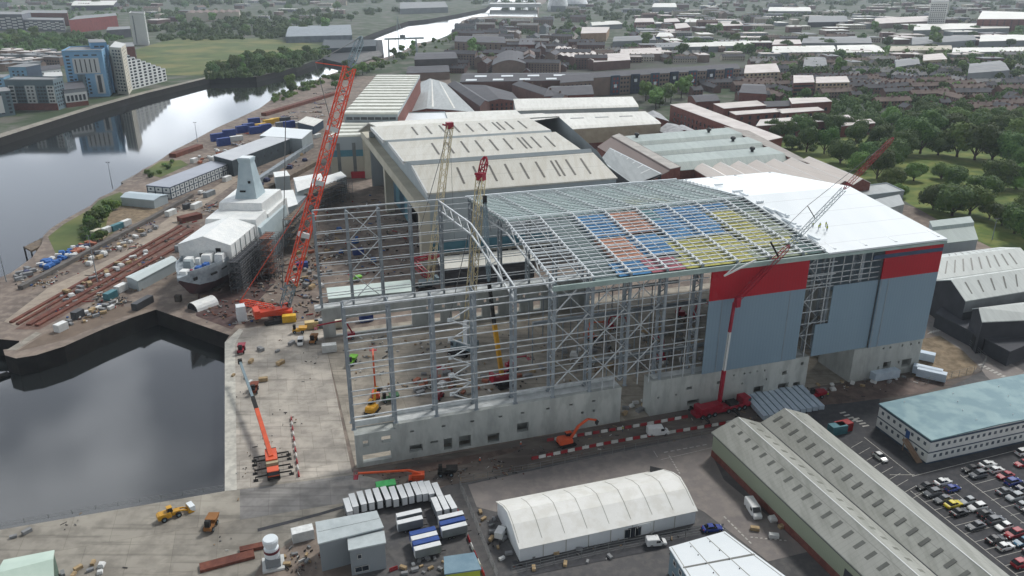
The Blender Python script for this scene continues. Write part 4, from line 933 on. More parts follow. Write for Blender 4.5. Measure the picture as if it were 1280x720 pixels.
# ---------------------------------------------------------------- the far bank
sheet('path', [(-160, 217), (0, 172.3), (60, 153.3), (120, 134.3), (180, 117.3), (262, 97), (263, 95), (180, 114.3), (120, 130.5), (60, 149), (0, 167), (-160, 211)], 0.06, M_conc)
M_lblue = mat('light_blue_render', (132, 176, 208), (120, 164, 198), scale=.05, rough=.7)
M_wr = mat('white_render', (206, 208, 206), (194, 197, 196), scale=.05, rough=.7)
M_gr = mat('grey_render', (134, 140, 144), (122, 128, 132), scale=.05, rough=.7)
M_dkr = mat('dark_teal_wall', (98, 116, 122), (84, 102, 110), scale=.1, rough=.7)
M_stone = mat('brown_stone', (134, 116, 106), (118, 102, 94), scale=.1, rough=.9)
M_dkroof = mat('slate_roof', (84, 84, 90), (70, 72, 78), scale=.1, rough=.8, c3=(96, 94, 96), scale3=.4, f3=.4)
M_brroof = mat('brown_tile_roof', (128, 112, 104), (108, 95, 90), scale=.1, rough=.9)
M_flat = mat('grey_flat_roof', (140, 142, 144), (124, 128, 132), scale=.08, rough=.8)
S = shed('apartment_tower', 'light blue apartment tower with a white inset panel across the river', 'building', [(77, 65), (127, 64), (136, 58), (88, 59.5)], 42, M_lblue, M_flat, parapet=1)
S.band('white_inset', 0, .22, .88, 22, 36, M_wr, .5); S.band('white_inset', 0, .72, .92, 3, 21, M_wr, .5); S.band('window_strip', 0, .77, .86, 4, 20, M_glass, .6)
for k in range(5): S.band('window_strip', 0, .28 + k * .12, .31 + k * .12, 23, 35, M_glass, .6)
S.wins(0, .03, .2, 1, 6, 3.2, 1.5, 11, 3.1); S.wins(0, .25, .9, 3, 38, 4.5, 1.3); S.wins(0, .05, .6, 5, 3, 2, 1.6, 5, 3.2)
S.wins(1, .1, .9, 3, 5, 2, 1.6, 11, 3.1)
S = shed('apartment_tower', 'narrow taller blue slab joined behind the light blue apartment tower', 'building', [(112, 53.5), (133, 53), (129, 49), (110, 49.5)], 48, mat('mid_blue_render', (108, 156, 194), (98, 146, 184), scale=.05, rough=.7), M_flat)
S.wins(0, .2, .85, 2, 40, 4, 1.6, 2, 3.5); S.wins(1, .1, .9, 3, 5, 2, 1.6, 12, 3.2)
S = shed('apartment_tower', 'cream balcony tower between the blue tower and the stepped white flats', 'building', [(137, 59), (151, 60), (157, 55), (144, 52)], 44, mat('cream_render', (196, 190, 176), (184, 178, 164), scale=.05, rough=.7), M_wr)
S.wins(0, .1, .9, 3, 3, 2.4, 1.5, 13, 3.1, m=M_glass); S.wins(1, .1, .9, 3, 3, 2.4, 1.5, 13, 3.1)
P_ = []
for k in range(8):
    z = 19.5 - k * 2.9; P_ += [(k / 8 + (.001 if k else 0), z), ((k + 1) / 8, z)]
b0_, b1_ = at(163, 113, 0), at(209, 101, 0); d_ = (b1_ - b0_).normalized(); n_ = Vector((-d_.y, d_.x, 0))
S = Shed('stepped_apartments', 'white apartment block stepping down towards the water with rows of balconies', 'building', [b0_, b1_, b1_ + n_ * 18, b0_ + n_ * 18], 14, M_wr, M_gr, prof=P_, axis='v', world=True, over=0)
S.band('end_wall', 0, 0, .06, 0, 32, M_wr, .6)
for k in range(8):
    rows = int((14 + 19.5 - k * 2.9) / 3.0)
    S.wins(0, k / 8 + .02 + (.04 if k == 0 else 0), (k + .95) / 8, 1, 1.2, 5.0, 1.8, rows, 3.0, name='balcony')
S = shed('flats_block', 'dark red low block behind the cream balcony tower', 'building', [(150, 59), (168, 58), (166, 53), (150, 54)], 16, M_brick, M_flat)
S = shed('flats_block', 'long flats block with white window panels on a brick base beside the river path', 'building', [(5, 101), (66, 101), (78, 97.5), (20, 96)], 25, M_dkr, M_flat, parapet=.8)
S.band('brick_base', 0, 0, 1, 0, 6, M_brick, .3)
for (u0, u1) in ((.06, .18), (.4, .6), (.84, .99)):
    S.band('white_panel', 0, u0, u1, 6, 21, M_wr, .4); S.wins(0, u0 + .02, u1 - .02, 2, 7, 1.8, 1.6, 5, 2.9, out=.45)
S.wins(0, .2, .38, 3, 7, 2, 1.6, 5, 2.9); S.wins(0, .63, .82, 3, 7, 2, 1.6, 5, 2.9); S.wins(1, .05, .95, 4, 3, 2.4, 1.7, 7, 3, fm=None)
S = shed('flats_block', 'grey teal flats block at the far left edge of the river path', 'building', [(-30, 118), (13, 113.5), (8, 109), (-30, 112)], 20, M_dkr, M_flat)
S.wins(0, .3, 1, 3, 2, 2.4, 1.7, 6, 3); S.band('white_panel', 0, .5, .7, 3, 17, M_wr, .4)
S = shed('flats_block', 'pale blue cube flats behind the long flats block', 'building', [(10, 84), (32, 84), (50, 80.5), (30, 79.5)], 22, mat('pale_blue_render', (130, 172, 200)), M_flat)
S.wins(0, .1, .9, 3, 4, 2, 1.6, 5, 3.2); S.band('navy_side', 1, 0, 1, 0, 22, M_navy)
S = shed('flats_block', 'low grey block with white gable panels between the two river flats', 'building', [(79, 113), (107, 110), (102, 101), (77, 104)], 15, M_gr, M_dkroof)
S.band('white_panel', 0, 0, 1, 4, 12, M_wr, .4); S.wins(0, .05, .95, 5, 5, 2.2, 5, out=.45); S.band('brick_base', 0, 0, 1, 0, 4, M_brick, .3)
q0_, q1_ = at(108, 122, 0), at(125, 119, 0); q2_ = (q1_ - q0_).normalized(); q3_ = Vector((-q2_.y, q2_.x, 0)) * 9
S = Shed('flats_block', 'dark stair fronted flats in front of the blue tower', 'building', [q0_, q1_, q1_ + q3_, q0_ + q3_], 21, M_dkr, M_flat, world=True)
S.wins(0, .1, .9, 3, 2, 2.4, 1.8, 6, 3)
S = shed('flats_block', 'pale blue and white flats standing at the far left edge above the path', 'building', [(-30, 100), (4, 97), (12, 93), (-24, 94)], 22, mat('pale_blue_render', (130, 172, 200)), M_flat)
S.wins(0, .1, .95, 4, 3, 2, 1.6, 6, 3.2); S.band('white_panel', 0, .4, .7, 2, 20, M_wr, .4)
S = shed('flats_block', 'low white flats behind the pale blue cube', 'building', [(44, 90), (76, 86), (74, 81), (46, 84)], 12, M_wr, M_dkroof, prof=gable(2.5), axis='u'); S.wins(0, .05, .95, 6, 2, 1.6, 1.6, 3, 3.2)
S = shed('flats_block', 'grey flat roofed block between the pale cube and the light blue tower', 'building', [(54, 97), (78, 95), (77, 90), (56, 91)], 14, M_gr, M_wr); S.wins(0, .05, .95, 5, 2, 1.8, 1.6, 4, 3.2)
S = shed('tower_block', 'lone white tower block beyond the stepped flats', 'building', [(161, 17.5), (180, 18), (181, 15.5), (164, 15)], 47, M_wr, M_flat, parapet=1.5)
S.band('window_strip', 0, .2, .26, 2, 45, M_gr, .5); S.wins(1, .1, .9, 4, 3, 3, 2, 14, 3.1)
S = shed('slab_block', 'dark slab block beside the foot of the white tower block', 'building', [(133, 38), (163, 36), (162, 33), (135, 34)], 14, mat('dark_slab', (84, 84, 92)), M_flat)
S = shed('brick_block', 'long dull red brick block with a grey roof in the left distance', 'building', [(25, 16), (84, 16.5), (84, 13), (30, 13)], 26, M_brick, M_flat)
S = shed('brick_block', 'bright red brick block beside the long dull red one', 'building', [(86, 25), (146, 19.5), (144, 16.5), (96, 20)], 24, mat('bright_brick', (132, 66, 62), (116, 58, 56)), M_flat)
S = shed('student_flats', 'grey and white chequered flats in front of the long dull red brick block', 'building', [(30, 25), (79, 26), (80, 22.5), (36, 22)], 20, mat('grey_chequer_wall', (112, 116, 124)), M_flat, parapet=.8)
for k in range(9): S.wins(0, k / 9 + .01, k / 9 + .1, 2, 3 + (k % 2) * 2, 5, 2.6, 3, 5, m=M_wr)
S = shed('student_flats', 'tall grey and white flats at the far left edge in the distance', 'building', [(-30, 18), (27, 18), (38, 15.5), (-20, 14)], 30, mat('grey_chequer_wall', (112, 116, 124)), M_flat)
for k in range(8): S.wins(0, k / 8 + .01, k / 8 + .1, 2, 3 + (k % 2) * 2, 5, 3, 4, 5.6, m=M_wr)
S = shed('long_hall', 'very long white roofed hall on a dark base near the skyline across the river', 'building', [(89, 7), (142, 6.5), (150, 1), (96, 1.5)], 14, M_darkwall, M_whiteroof, prof=barrel(5), axis='u')
S = shed('far_flats', 'row of cream flats beyond the field near the skyline', 'building', [(232, 17), (299, 16), (300, 13), (236, 14)], 18, mat('cream_render', (196, 190, 176)), M_brroof, prof=gables(7, 3), axis='v')
S = shed('river_shed', 'grey blue shed beside the far dock', 'building', [(357, 46), (440, 44), (438, 31), (362, 33)], 10, mat('blue_grey_sheet', (128, 140, 150)), mat('blue_grey_sheet_roof', (146, 156, 164)), prof=gable(3), axis='u')
S = shed('river_shed', 'long low white roofed shed near the far bend of the river', 'building', [(500, 11), (560, 9), (556, 2), (500, 3)], 14, M_gr, M_flat)
# dock works in the river bend: a pontoon, a dark barge and a jetty
g = MB(); a = thing('pontoon', 'dark floating pontoon with a shed moored in the far dock of the river bend', 'pontoon', at(432, 70, WZ + .5))
def rel(o, px, py, z): v = at(px, py, z) - o.location; return (v.x, v.y)
g.prism([rel(a, 372, 68, -3.5), rel(a, 428, 82, -3.5), rel(a, 480, 70, -3.5), rel(a, 478, 52, -3.5), rel(a, 400, 52, -3.5)], -1, 5.0); g.build('hull', mat('dark_hull', (62, 66, 70), rough=.8), a)
g = MB(); g.prism([rel(a, 402, 66, 1), rel(a, 470, 62, 1), rel(a, 472, 54, 1), rel(a, 405, 54, 1)], 5.0, 12); g.build('deck_shed', mat('slate_wall', (66, 76, 82)), a)
g = MB(); g.prism([rel(a, 446, 80, 1), rel(a, 478, 70, 1), rel(a, 474, 64, 1), rel(a, 440, 70, 1)], 5.0, 7.5); g.build('deck_stack', mat('mixed_stack', (120, 116, 112), (80, 84, 84), scale=.2), a)
# gantry crane and mast on the near bank of the bend
def gantry(p, L, H, rz, label):
    o = thing('gantry_crane', label, 'crane', p, rz); g = MB()
    for x in (-L / 2, L / 2):
        g = MB()
        for y in (-4, 4): g.beam((x, y, 0), (x * .96, y * .4, H), 1.0)
        g.beam((x, -4, H * .5), (x, 4, H * .5), .7); g.build('leg', M_palegrey, o)
    g = MB(); g.span(-L * .62, -1.4, H, L * .75, 1.4, H + 2.4); g.build('girder', M_palegrey, o)
    g = MB(); g.span(-3, -2, H + 2.4, 4, 2, H + 6); g.build('trolley', M_gr, o); return o
gantry(at(504, 72), 40, 24, R(20), 'white travelling gantry crane on the bank at the river bend')
o = thing('derrick_crane', 'slim pale derrick mast beside the gantry crane at the river bend', 'crane', at(499, 70)); g = MB(); g.beam((0, 0, 0), (0, 0, 52), 1.0); g.build('mast', M_palegrey, o)
g = MB(); g.beam((14, 10, 0), (0, 0, 50), .7); g.build('stay', M_palegrey, o); g = MB(); g.beam((-8, 6, 0), (0, 0, 50), .5); g.build('stay', M_palegrey, o)

# ---------------------------------------------------------------- the town beyond the yard
M_tbrick = mat('tenement_brick', (112, 84, 78), (96, 72, 68), scale=.05, rough=.9, c3=(126, 100, 92), scale3=.2, f3=.4)
M_pinkfl = mat('pinkish_flat_roof', (208, 202, 198), (188, 180, 176), scale=.08, rough=.7)
def chim(S, n, axis_u=True):
    for k in range(n):
        f = (k + .5) / n; p = S.pt(f, .5) if axis_u else S.pt(.5, f); g = MB(); g.box(p.x, p.y, p.z - .5, 1.6, 1.0, 2.6); g.build('chimney', M_stone, S.roof)
S = shed('colourful_apartments', 'long apartment row with seven dark framed glazed bays and white square windows', 'building', [(737, 98), (925, 86), (918, 80), (740, 91)], 17, M_stone, M_dkroof, prof=gable(2.5), axis='u')
nb = 7
for k in range(nb):
    u0 = .13 + k * .127
    S.band('glazed_bay', 0, u0, u0 + .055, 0, 18.5, [M_navy, mat('deep_blue_bay', (42, 54, 78))][k % 2], 1.2)
    S.wins(0, u0 + .008, u0 + .05, 2, 2, 2, 2.4, 4, 4, m=[mat('red_shutter', (140, 62, 60)), M_glass][k % 2], name='bay_window', out=1.25)
    S.band('white_square', 0, u0 + .018, u0 + .036, 11 if k % 2 else 7, 14 if k % 2 else 10, M_white, 1.6)
    S.wins(0, u0 + .06, u0 + .12, 3, 2, 2, 1.8, 4, 4)
S = shed('tenement', 'long dark roofed tenement with a double row of white roof hatches', 'building', [(575, 103), (742, 100), (738, 91), (580, 92)], 13, M_tbrick, M_dkroof, prof=gable(3.0), axis='u')
for k in range(5): S.patch('roof_hatch', .04 + k * .2, .12 + k * .2, .06, .16, M_white, .3); S.patch('roof_hatch', .1 + k * .2, .19 + k * .2, .3, .4, M_white, .3)
S = shed('tenement', 'red brick tenement range with its long wall facing the grey lean roof shed', 'building', [(598, 130), (650, 127), (640, 116), (575, 106)], 11, M_brick, M_dkroof, prof=gable(3), axis='v'); S.wins(0, .05, .95, 8, 2, 1.4, 2, 3, 3.2)
S = shed('tenement', 'dark roofed tenement range around the green court behind the lean roof shed', 'building', [(560, 106), (600, 133), (612, 128), (575, 104)], 12, M_tbrick, M_dkroof, prof=gable(3), axis='u')
S = shed('tenement', 'diagonal tenement range right of the green court', 'building', [(640, 106), (700, 126), (712, 120), (660, 104)], 12, M_tbrick, M_dkroof, prof=gable(3), axis='u'); chim(S, 5)
S = shed('tenement', 'reddish tenement end just behind the far white roofed shed', 'building', [(680, 121), (742, 118), (738, 106), (690, 108)], 13, M_brick, M_dkroof, prof=gable(3), axis='u'); S.wins(0, .05, .95, 8, 2, 1.4, 2, 3, 3.4)
S = shed('tenement', 'brown stone tenement corner left of the colourful apartments', 'building', [(700, 104), (742, 101), (738, 92), (704, 94)], 17, M_stone, M_dkroof, prof=gable(3), axis='u'); S.wins(0, .05, .95, 7, 2, 1.4, 2, 4, 3.6)
S = shed('tenement', 'dark slate tenement block at the river bend with plain gable', 'building', [(518, 75), (572, 73), (568, 65), (520, 66)], 16, mat('dark_stone', (88, 82, 82)), M_dkroof, prof=gable(2), axis='u')
S = shed('tenement', 'low slate roofed range in front of the dark tenement at the river bend', 'building', [(508, 92), (562, 90), (560, 81), (512, 83)], 8, M_stone, M_dkroof, prof=gable(2.5), axis='u')
S = shed('tenement', 'grey stone tenement with tall windows above the trees near the river', 'building', [(568, 52), (632, 54), (630, 46), (570, 45)], 14, M_stone, M_dkroof, prof=gable(3), axis='u'); S.wins(0, .03, .97, 9, 2, 1.8, 2.2, 3, 3.6)
S = shed('hall_with_dome', 'grey curved slate roof hall among the dark tenements', 'building', [(615, 82), (657, 80), (655, 66), (618, 70)], 12, M_stone, M_dkroof, prof=barrel(5), axis='v')
S = shed('red_block', 'small red brick block above the dark tenements', 'building', [(648, 56), (668, 56), (668, 48), (650, 48)], 16, M_brick, M_dkroof)
S = shed('sandstone_block', 'tan block beside the straight street in the middle distance', 'building', [(726, 42), (758, 41), (762, 34), (728, 34)], 14, mat('tan_stone', (166, 138, 112)), M_pinkfl)
S = shed('curved_terrace', 'terrace with pale striped roof sections left of the colourful apartments', 'building', [(690, 68), (742, 76), (745, 66), (696, 57)], 11, M_tbrick, M_pinkfl, prof=gables(7, 1.5), axis='v')
S = shed('terrace_block', 'long light roofed terrace behind the colourful apartments', 'building', [(742, 78), (788, 75), (786, 66), (742, 68)], 10, M_tbrick, M_pinkfl)
# brick works with pink white flat roofs
BW = [((838, 131), (960, 176), (978, 172), (862, 129), 13, 'long curving red brick range with a thin pale roof edge'), ((905, 136), (958, 132), (946, 126), (892, 130), 11, 'brick block with a bright flat roof behind the curving range'),
      ((958, 134), (1000, 132), (990, 127), (950, 128), 10, 'small brick block with a bright flat roof beside the brick tower house'), ((990, 130), (1040, 127), (1032, 122), (986, 123), 13, 'tall brick block with a pinkish flat roof'),
      ((920, 144), (976, 140), (970, 136), (912, 140), 10, 'long narrow flat roofed brick block inside the works'), ((978, 142), (1030, 138), (1022, 134), (970, 137), 10, 'long narrow flat roofed brick block toward the houses'),
      ((945, 158), (1012, 153), (1004, 146), (950, 150), 11, 'wide white flat roofed brick block at the park corner'), ((1012, 153), (1068, 150), (1060, 144), (1010, 146), 9, 'white flat roofed brick block above the park trees'),
      ((1052, 158), (1094, 154), (1088, 149), (1052, 152), 8, 'low white flat roofed block among the park trees'), ((870, 128), (900, 126), (890, 118), (860, 120), 9, 'dark slate roofed house left of the brick works'), ((924, 116), (958, 118), (955, 106), (930, 105), 16, 'square brick tower house behind the works')]
for k, (A, B, C, D, h, lb) in enumerate(BW):
    S = shed('brick_works', lb, 'building', [A, B, C, D], h, M_brick, M_dkroof if 'slate' in lb or 'tower' in lb else M_pinkfl, prof=gable(2.5) if 'slate' in lb or 'tower' in lb else ((0, 0), (1, 0)), axis='u', group='brick works beyond the workshop')
    S.wins(0, .04, .96, max(3, int(S.edge(0)[2] / 7)), 1.5, 2.2, 2.6, 2 if h > 9 else 1, 4.4)
S = shed('old_workshop', 'low old workshop with two short rounded grey roofs by the three ridge workshop', 'building', [(822, 163), (842, 172), (866, 164), (845, 156)], 9, M_brick, mat('weathered_sheet', (176, 178, 180), (140, 142, 146), scale=.3), prof=gable(3), axis='u')
S = shed('old_workshop', 'second low old workshop with a weathered rounded roof', 'building', [(840, 166), (868, 178), (884, 172), (860, 160)], 8, M_brick, mat('weathered_sheet', (176, 178, 180)), prof=barrel(3.5), axis='u')
S = shed('old_workshop', 'small pale pitched roof beside the far end of the white sheds', 'building', [(804, 152), (836, 152), (826, 143), (806, 143)], 8, M_brick, mat('weathered_sheet', (176, 178, 180)), prof=gable(3), axis='v')
# named far sheds and blocks
FAR = [((965, 66), (1045, 65), (1042, 57), (966, 58), 9, 'w', 'long white roofed shed left of its twin in the right distance'), ((1047, 66), (1106, 65), (1092, 56), (1046, 57), 9, 'w', 'white roofed shed beside its longer twin in the right distance'),
       ((965, 56), (1002, 55), (1000, 50), (968, 50), 10, 'r', 'red walled shed beyond the long white twin sheds'), ((1002, 54), (1090, 54), (1086, 46), (1006, 46), 9, 'g', 'long grey roofed shed beyond the white twin sheds'), ((1112, 64), (1190, 62), (1188, 57), (1114, 58), 9, 'c', 'cream roofed shed in the right distance'),
       ((1190, 66), (1280, 64), (1280, 59), (1192, 60), 9, 'w', 'white roofed shed at the far right edge'), ((1140, 56), (1220, 50), (1216, 44), (1140, 47), 9, 'g', 'curved grey shed in the right distance'), ((1224, 52), (1300, 50), (1300, 43), (1226, 44), 9, 'w', 'wide pale shed at the right edge of the distance'),
       ((1142, 38), (1262, 35), (1258, 29), (1144, 30), 10, 'w', 'very long white shed far away on the right'), ((1092, 30), (1170, 26), (1166, 20), (1094, 23), 10, 'p', 'long beige shed far away near the red flats'), ((1222, 24), (1300, 24), (1300, 16), (1228, 14), 24, 'f', 'long red and grey banded flats near the right skyline'),
       ((1164, 2), (1186, 2), (1187, -2), (1166, -2), 52, 't', 'white tower block cut by the upper edge on the right'), ((893, 58), (940, 57), (936, 51), (892, 52), 8, 'w', 'pale shed left of the long white twin sheds'), ((850, 59), (896, 58), (892, 53), (852, 54), 8, 'w', 'small pale shed in the right middle distance'),
       ((818, 60), (858, 58), (852, 53), (820, 54), 8, 'g', 'green grey shed in the right middle distance'), ((820, 46), (842, 45), (838, 41), (824, 41), 9, 'b', 'blue walled white roofed shed in the middle distance'), ((793, 28), (818, 27.5), (816, 23), (795, 23), 12, 'r', 'red brick block with bright flat roof in the middle distance'),
       ((830, 28), (850, 27), (846, 23), (830, 24), 12, 'r', 'dark brick block left of a bright roofed block'), ((845, 36), (863, 34), (858, 29), (843, 30), 12, 'r', 'brick block with white roof beside the far trees'), ((856, 28), (880, 27), (876, 24), (858, 24), 10, 'w', 'small white block beyond the brick blocks'),
       ((882, 33), (930, 32), (926, 28), (884, 29), 10, 'r', 'long brown block in the middle distance'), ((740, 32), (778, 30), (768, 26), (738, 28), 9, 'w', 'white roofed block by the straight street'), ((766, 52), (820, 50), (816, 44), (768, 46), 9, 'g', 'grey roofed works in the middle distance'),
       ((775, 68), (830, 67), (826, 60), (776, 62), 9, 'p', 'low pale roofed works behind the colourful apartments'), ((815, 9), (846, 9), (844, 4), (818, 4), 20, 'w', 'white slab block far away at the middle skyline'), ((960, 14), (1014, 14), (1012, 9), (962, 9), 12, 'w', 'white long roof near the right skyline'), ((1010, 28), (1060, 27), (1058, 20), (1012, 20), 10, 'd', 'dark long block near the right skyline'),
       ((1004, 84), (1034, 82), (1030, 71), (1006, 72), 8, 'g', 'grey walled block behind the sandstone flats'), ((930, 92), (975, 90), (970, 80), (932, 82), 12, 's', 'sandstone flats with pale roof near the right houses'), ((992, 104), (1018, 103), (1016, 95), (992, 95), 13, 'r', 'brown brick flats with bright roof among the houses'),
       ((1020, 104), (1062, 103), (1058, 96), (1020, 97), 12, 's', 'cream fronted flats with bright roof among the houses'), ((1210, 92), (1262, 88), (1250, 76), (1212, 80), 14, 'g', 'grey stone school hall at the right among trees'), ((1154, 76), (1184, 74), (1178, 67), (1154, 69), 10, 's', 'cream church like gable house among the trees'),
       ((1120, 84), (1150, 80), (1146, 72), (1118, 75), 9, 'g', 'grey hipped roofed block left of the dark round tree')]
FM = dict(w=(M_gr, M_whiteroof), r=(M_brick, M_pinkfl), g=(M_gr, M_flat), c=(M_ochre, mat('cream_flat', (200, 194, 178))), p=(M_stone, M_pinkfl), f=(M_brick, M_whiteroof), t=(M_wr, M_flat), b=(mat('mid_blue_wall', (70, 100, 150)), M_whiteroof), d=(M_darkwall, M_flat), s=(mat('sandstone', (184, 168, 144)), M_pinkfl))
for (A, B, C, D, h, k, lb) in FAR:
    S = shed('far_shed' if k in 'wgcpbd' else 'far_block', lb, 'building', [A, B, C, D], h, FM[k][0], FM[k][1], prof=gable(2.2) if k in 'wgc' else ((0, 0), (1, .4)), axis='u')
    if k in 'frst': S.wins(0, .04, .96, 8, 2, 2.4, 1.8, max(1, int(h / 4)), 3.6)
# arena shells at the far river bend
def shell(px, py, w, h, lb):
    o = thing('arena_shell', lb, 'building', at(px, py)); g = MB(); secs = []
    for k in range(9):
        t = math.pi * k / 8; secs.append([(w * .5 * math.cos(a) * (.35 + .65 * math.sin(t)), (k - 4) * w * .12, max(0, h * math.sin(a)) * (.3 + .7 * math.sin(t))) for a in [math.pi * i / 10 for i in range(11)]])
    g.loft(secs); g.build('shell', mat('silver_shell', (226, 230, 232), rough=.3), o, smooth=True)
    g = MB(); g.box(0, -w * .5, 0, w * .7, 6, h * .25); g.build('entrance_hall', M_gr, o)
shell(697, 14, 60, 62, 'silver pointed arena shell by the far water at the skyline'); shell(719, 8, 84, 36, 'wide low silver arena roof beside the pointed shell')
S = shed('far_bridge', 'thin pale bridge over the far stretch of water', 'bridge', [(612, 5), (676, 5), (676, 3.5), (612, 3.5)], 10, M_wr, M_wr)
o = thing('arch_bridge', 'white arch bridge over the far stretch of water', 'bridge', at(640, 9)); g = MB(); pr = None
for k in range(13):
    a = math.pi * k / 12; p = Vector((-75 * math.cos(a), 0, 8 + 34 * math.sin(a)))
    if pr is not None: g.beam(pr, p, 3)
    pr = p
g.build('arch', M_white, o); g = MB(); g.span(-95, -7, 6, 95, 7, 8.5); g.build('deck', M_wr, o)
# ---------------------------------------------------------------- houses and small blocks, one mesh each, with chimneys
def house_mesh(name, seed, L, D, h, r, mw, mr, ch):
    rg = random.Random(seed); g = MB(); x, y = L / 2, D / 2
    g.idx([(-x, -y, 0), (x, -y, 0), (x, y, 0), (-x, y, 0), (-x, -y, h), (x, -y, h), (x, y, h), (-x, y, h), (-x, 0, h + r), (x, 0, h + r)], [(0, 1, 5, 4), (2, 3, 7, 6), (1, 2, 6, 9, 5), (3, 0, 4, 8, 7)], 0)
    o = .4; z = h - o * r / y
    for sg in (-1, 1):
        P = [(-x - o, sg * (y + o), z), (x + o, sg * (y + o), z), (x + o, 0, h + r), (-x - o, 0, h + r)]
        g.hexa(P + [(p[0], p[1], p[2] + .25) for p in P], 1)
    for k in range(ch): g.box(-x + L * (k + .5) / ch, rg.uniform(-.5, .5), h + r - .8, 1.5, .9, 2.2, 0, 0)
    nw = max(2, int(L / 3.2))
    for fl in range(int(h / 2.8)):
        for k in range(nw):
            for sg in (-1, 1): g.box(-x + L * (k + .5) / nw, sg * (y + .02), 1.0 + fl * 2.8, 1.2, .1, 1.4, 0, 2)
    return g.mesh(name, [mw, mr, M_glass])
def flat_mesh(name, L, D, h, mw, mr):
    g = MB(); x, y = L / 2, D / 2; g.span(-x, -y, 0, x, y, h, 0); g.span(-x - .3, -y - .3, h + .01, x + .3, y + .3, h + .7, 1)
    nw = max(3, int(L / 4))
    for fl in range(max(1, int(h / 3.2))):
        for k in range(nw): g.box(-x + L * (k + .5) / nw, -y - .02, 1.0 + fl * 3.2, 2.0, .1, 1.5, 0, 2)
    g.box(x * .3, y * .2, h + .7, 3, 2, 1.4, 0, 0)
    return g.mesh(name, [mw, mr, M_glass])
WALLC = [('brick', M_tbrick), ('cream', mat('cream_harl', (186, 178, 162), (170, 162, 148))), ('grey', M_gr), ('brown', M_stone)]
ROOFC = [('slate', M_dkroof), ('brown', M_brroof), ('grey', mat('mid_grey_tiles', (148, 147, 146), (128, 128, 128), scale=.1, rough=.9))]
HM = {}
def house(p, kind, wi, ri, rz, where, group, sc=1.0):
    k = (kind, wi, ri)
    if k not in HM:
        mw, mr = WALLC[wi][1], ROOFC[ri][1]
        HM[k] = dict(house=lambda: house_mesh('house', 1, 10, 8, 5.6, 2.8, mw, mr, 1), terrace=lambda: house_mesh('terrace', 2, 32, 8.5, 5.8, 2.8, mw, mr, 5), tenement=lambda: house_mesh('tenement', 3, 38, 12, 13, 3.2, mw, mr, 5),
                     block=lambda: flat_mesh('block', 24, 14, 9, mw, M_pinkfl if ri else M_flat), works=lambda: flat_mesh('works', 46, 26, 7.5, mw, [M_whiteroof, M_flat, M_pinkfl][ri]))[kind]()
    o = put({'works': 'far_shed', 'block': 'flats_block'}.get(kind, kind), HM[k], None, (p.x, p.y, 0), rz); o.scale = (sc,) * 3
    nm = dict(house='small house', terrace='terraced row', tenement='tenement', block='flat roofed block', works='low shed')[kind]
    rf = ROOFC[ri][0] + ' roofed ' if kind in ('house', 'terrace', 'tenement') else ('pale roofed ' if ri != 1 or kind == 'block' else 'grey roofed ')
    tag(o, f'{WALLC[wi][0]} {rf}{nm} {where}', 'house' if kind in ('house', 'terrace') else 'building', group); return o
def fill(poly, n, sep, kinds, where, group, ang=0, wts=None, jit=.12, walls=(0, 1, 2, 3), roofs=(0, 1, 2)):
    for p in scatter(poly, n, sep):
        house(p, random.choices(kinds, wts)[0], random.choice(walls), random.choice(roofs), ang + random.choice((0, 0, 0, R(90))) + random.uniform(-jit, jit), where, group, random.uniform(.9, 1.12))
fill([(940, 128), (1040, 122), (1120, 142), (1280, 150), (1280, 118), (1100, 100), (930, 102)], 58, 20, ['terrace', 'house'], 'in the brick housing rows above the park', 'brick houses above the park', R(12), [3, 1], walls=(0, 0, 3), roofs=(0, 1))
fill([(1060, 112), (1280, 116), (1280, 90), (1060, 92)], 40, 19, ['terrace', 'house'], 'in the grey estate beyond the brick rows', 'houses of the grey estate', R(8), [2, 2], walls=(1, 2), roofs=(0, 2))
fill([(945, 92), (1280, 90), (1280, 66), (945, 68)], 60, 19, ['house', 'terrace', 'block'], 'among the trees in the right distance', 'houses among distant trees', R(5), [3, 2, 1])
fill([(780, 62), (960, 60), (960, 18), (800, 18)], 60, 27, ['works', 'block', 'terrace', 'tenement'], 'in the middle distance works quarter', 'works quarter', R(4), [3, 2, 2, 1])
fill([(960, 52), (1290, 58), (1290, 12), (960, 12)], 80, 34, ['works', 'block', 'terrace'], 'in the far right industrial quarter', 'far industrial quarter', R(6), [4, 1, 2])
fill([(575, 64), (700, 60), (735, 24), (680, 24), (580, 30)], 60, 22, ['tenement', 'house', 'block', 'terrace'], 'in the dark old quarter by the river bend', 'old quarter by the river bend', R(-8), [3, 2, 1, 2], walls=(0, 3, 2), roofs=(0, 0, 2))
fill([(640, 96), (740, 90), (740, 62), (640, 66)], 24, 20, ['tenement', 'house'], 'in the close packed streets beyond the tenements', 'close packed streets', R(-5), [2, 1], walls=(0, 3), roofs=(0,))
fill([(850, 128), (930, 104), (935, 92), (880, 104)], 9, 20, ['house', 'terrace'], 'between the colourful apartments and the brick works', 'houses by the brick works', R(15), [2, 1], walls=(0,), roofs=(0,))
fill([(700, 20), (1290, 14), (1290, -4), (700, -4)], 70, 56, ['works', 'block', 'tenement'], 'near the skyline beyond the town', 'skyline buildings', 0, [3, 2, 2])
fill([(0, 92), (75, 84), (75, 68), (0, 70)], 22, 17, ['block', 'house'], 'behind the river flats on the far bank', 'blocks behind the river flats', R(-20), [2, 1], walls=(2, 3), roofs=(0, 2))
fill([(180, 34), (340, 30), (470, 14), (470, -2), (180, 4)], 26, 60, ['works', 'block', 'tenement'], 'beyond the field on the far bank', 'far bank buildings', R(-10), [2, 2, 2])
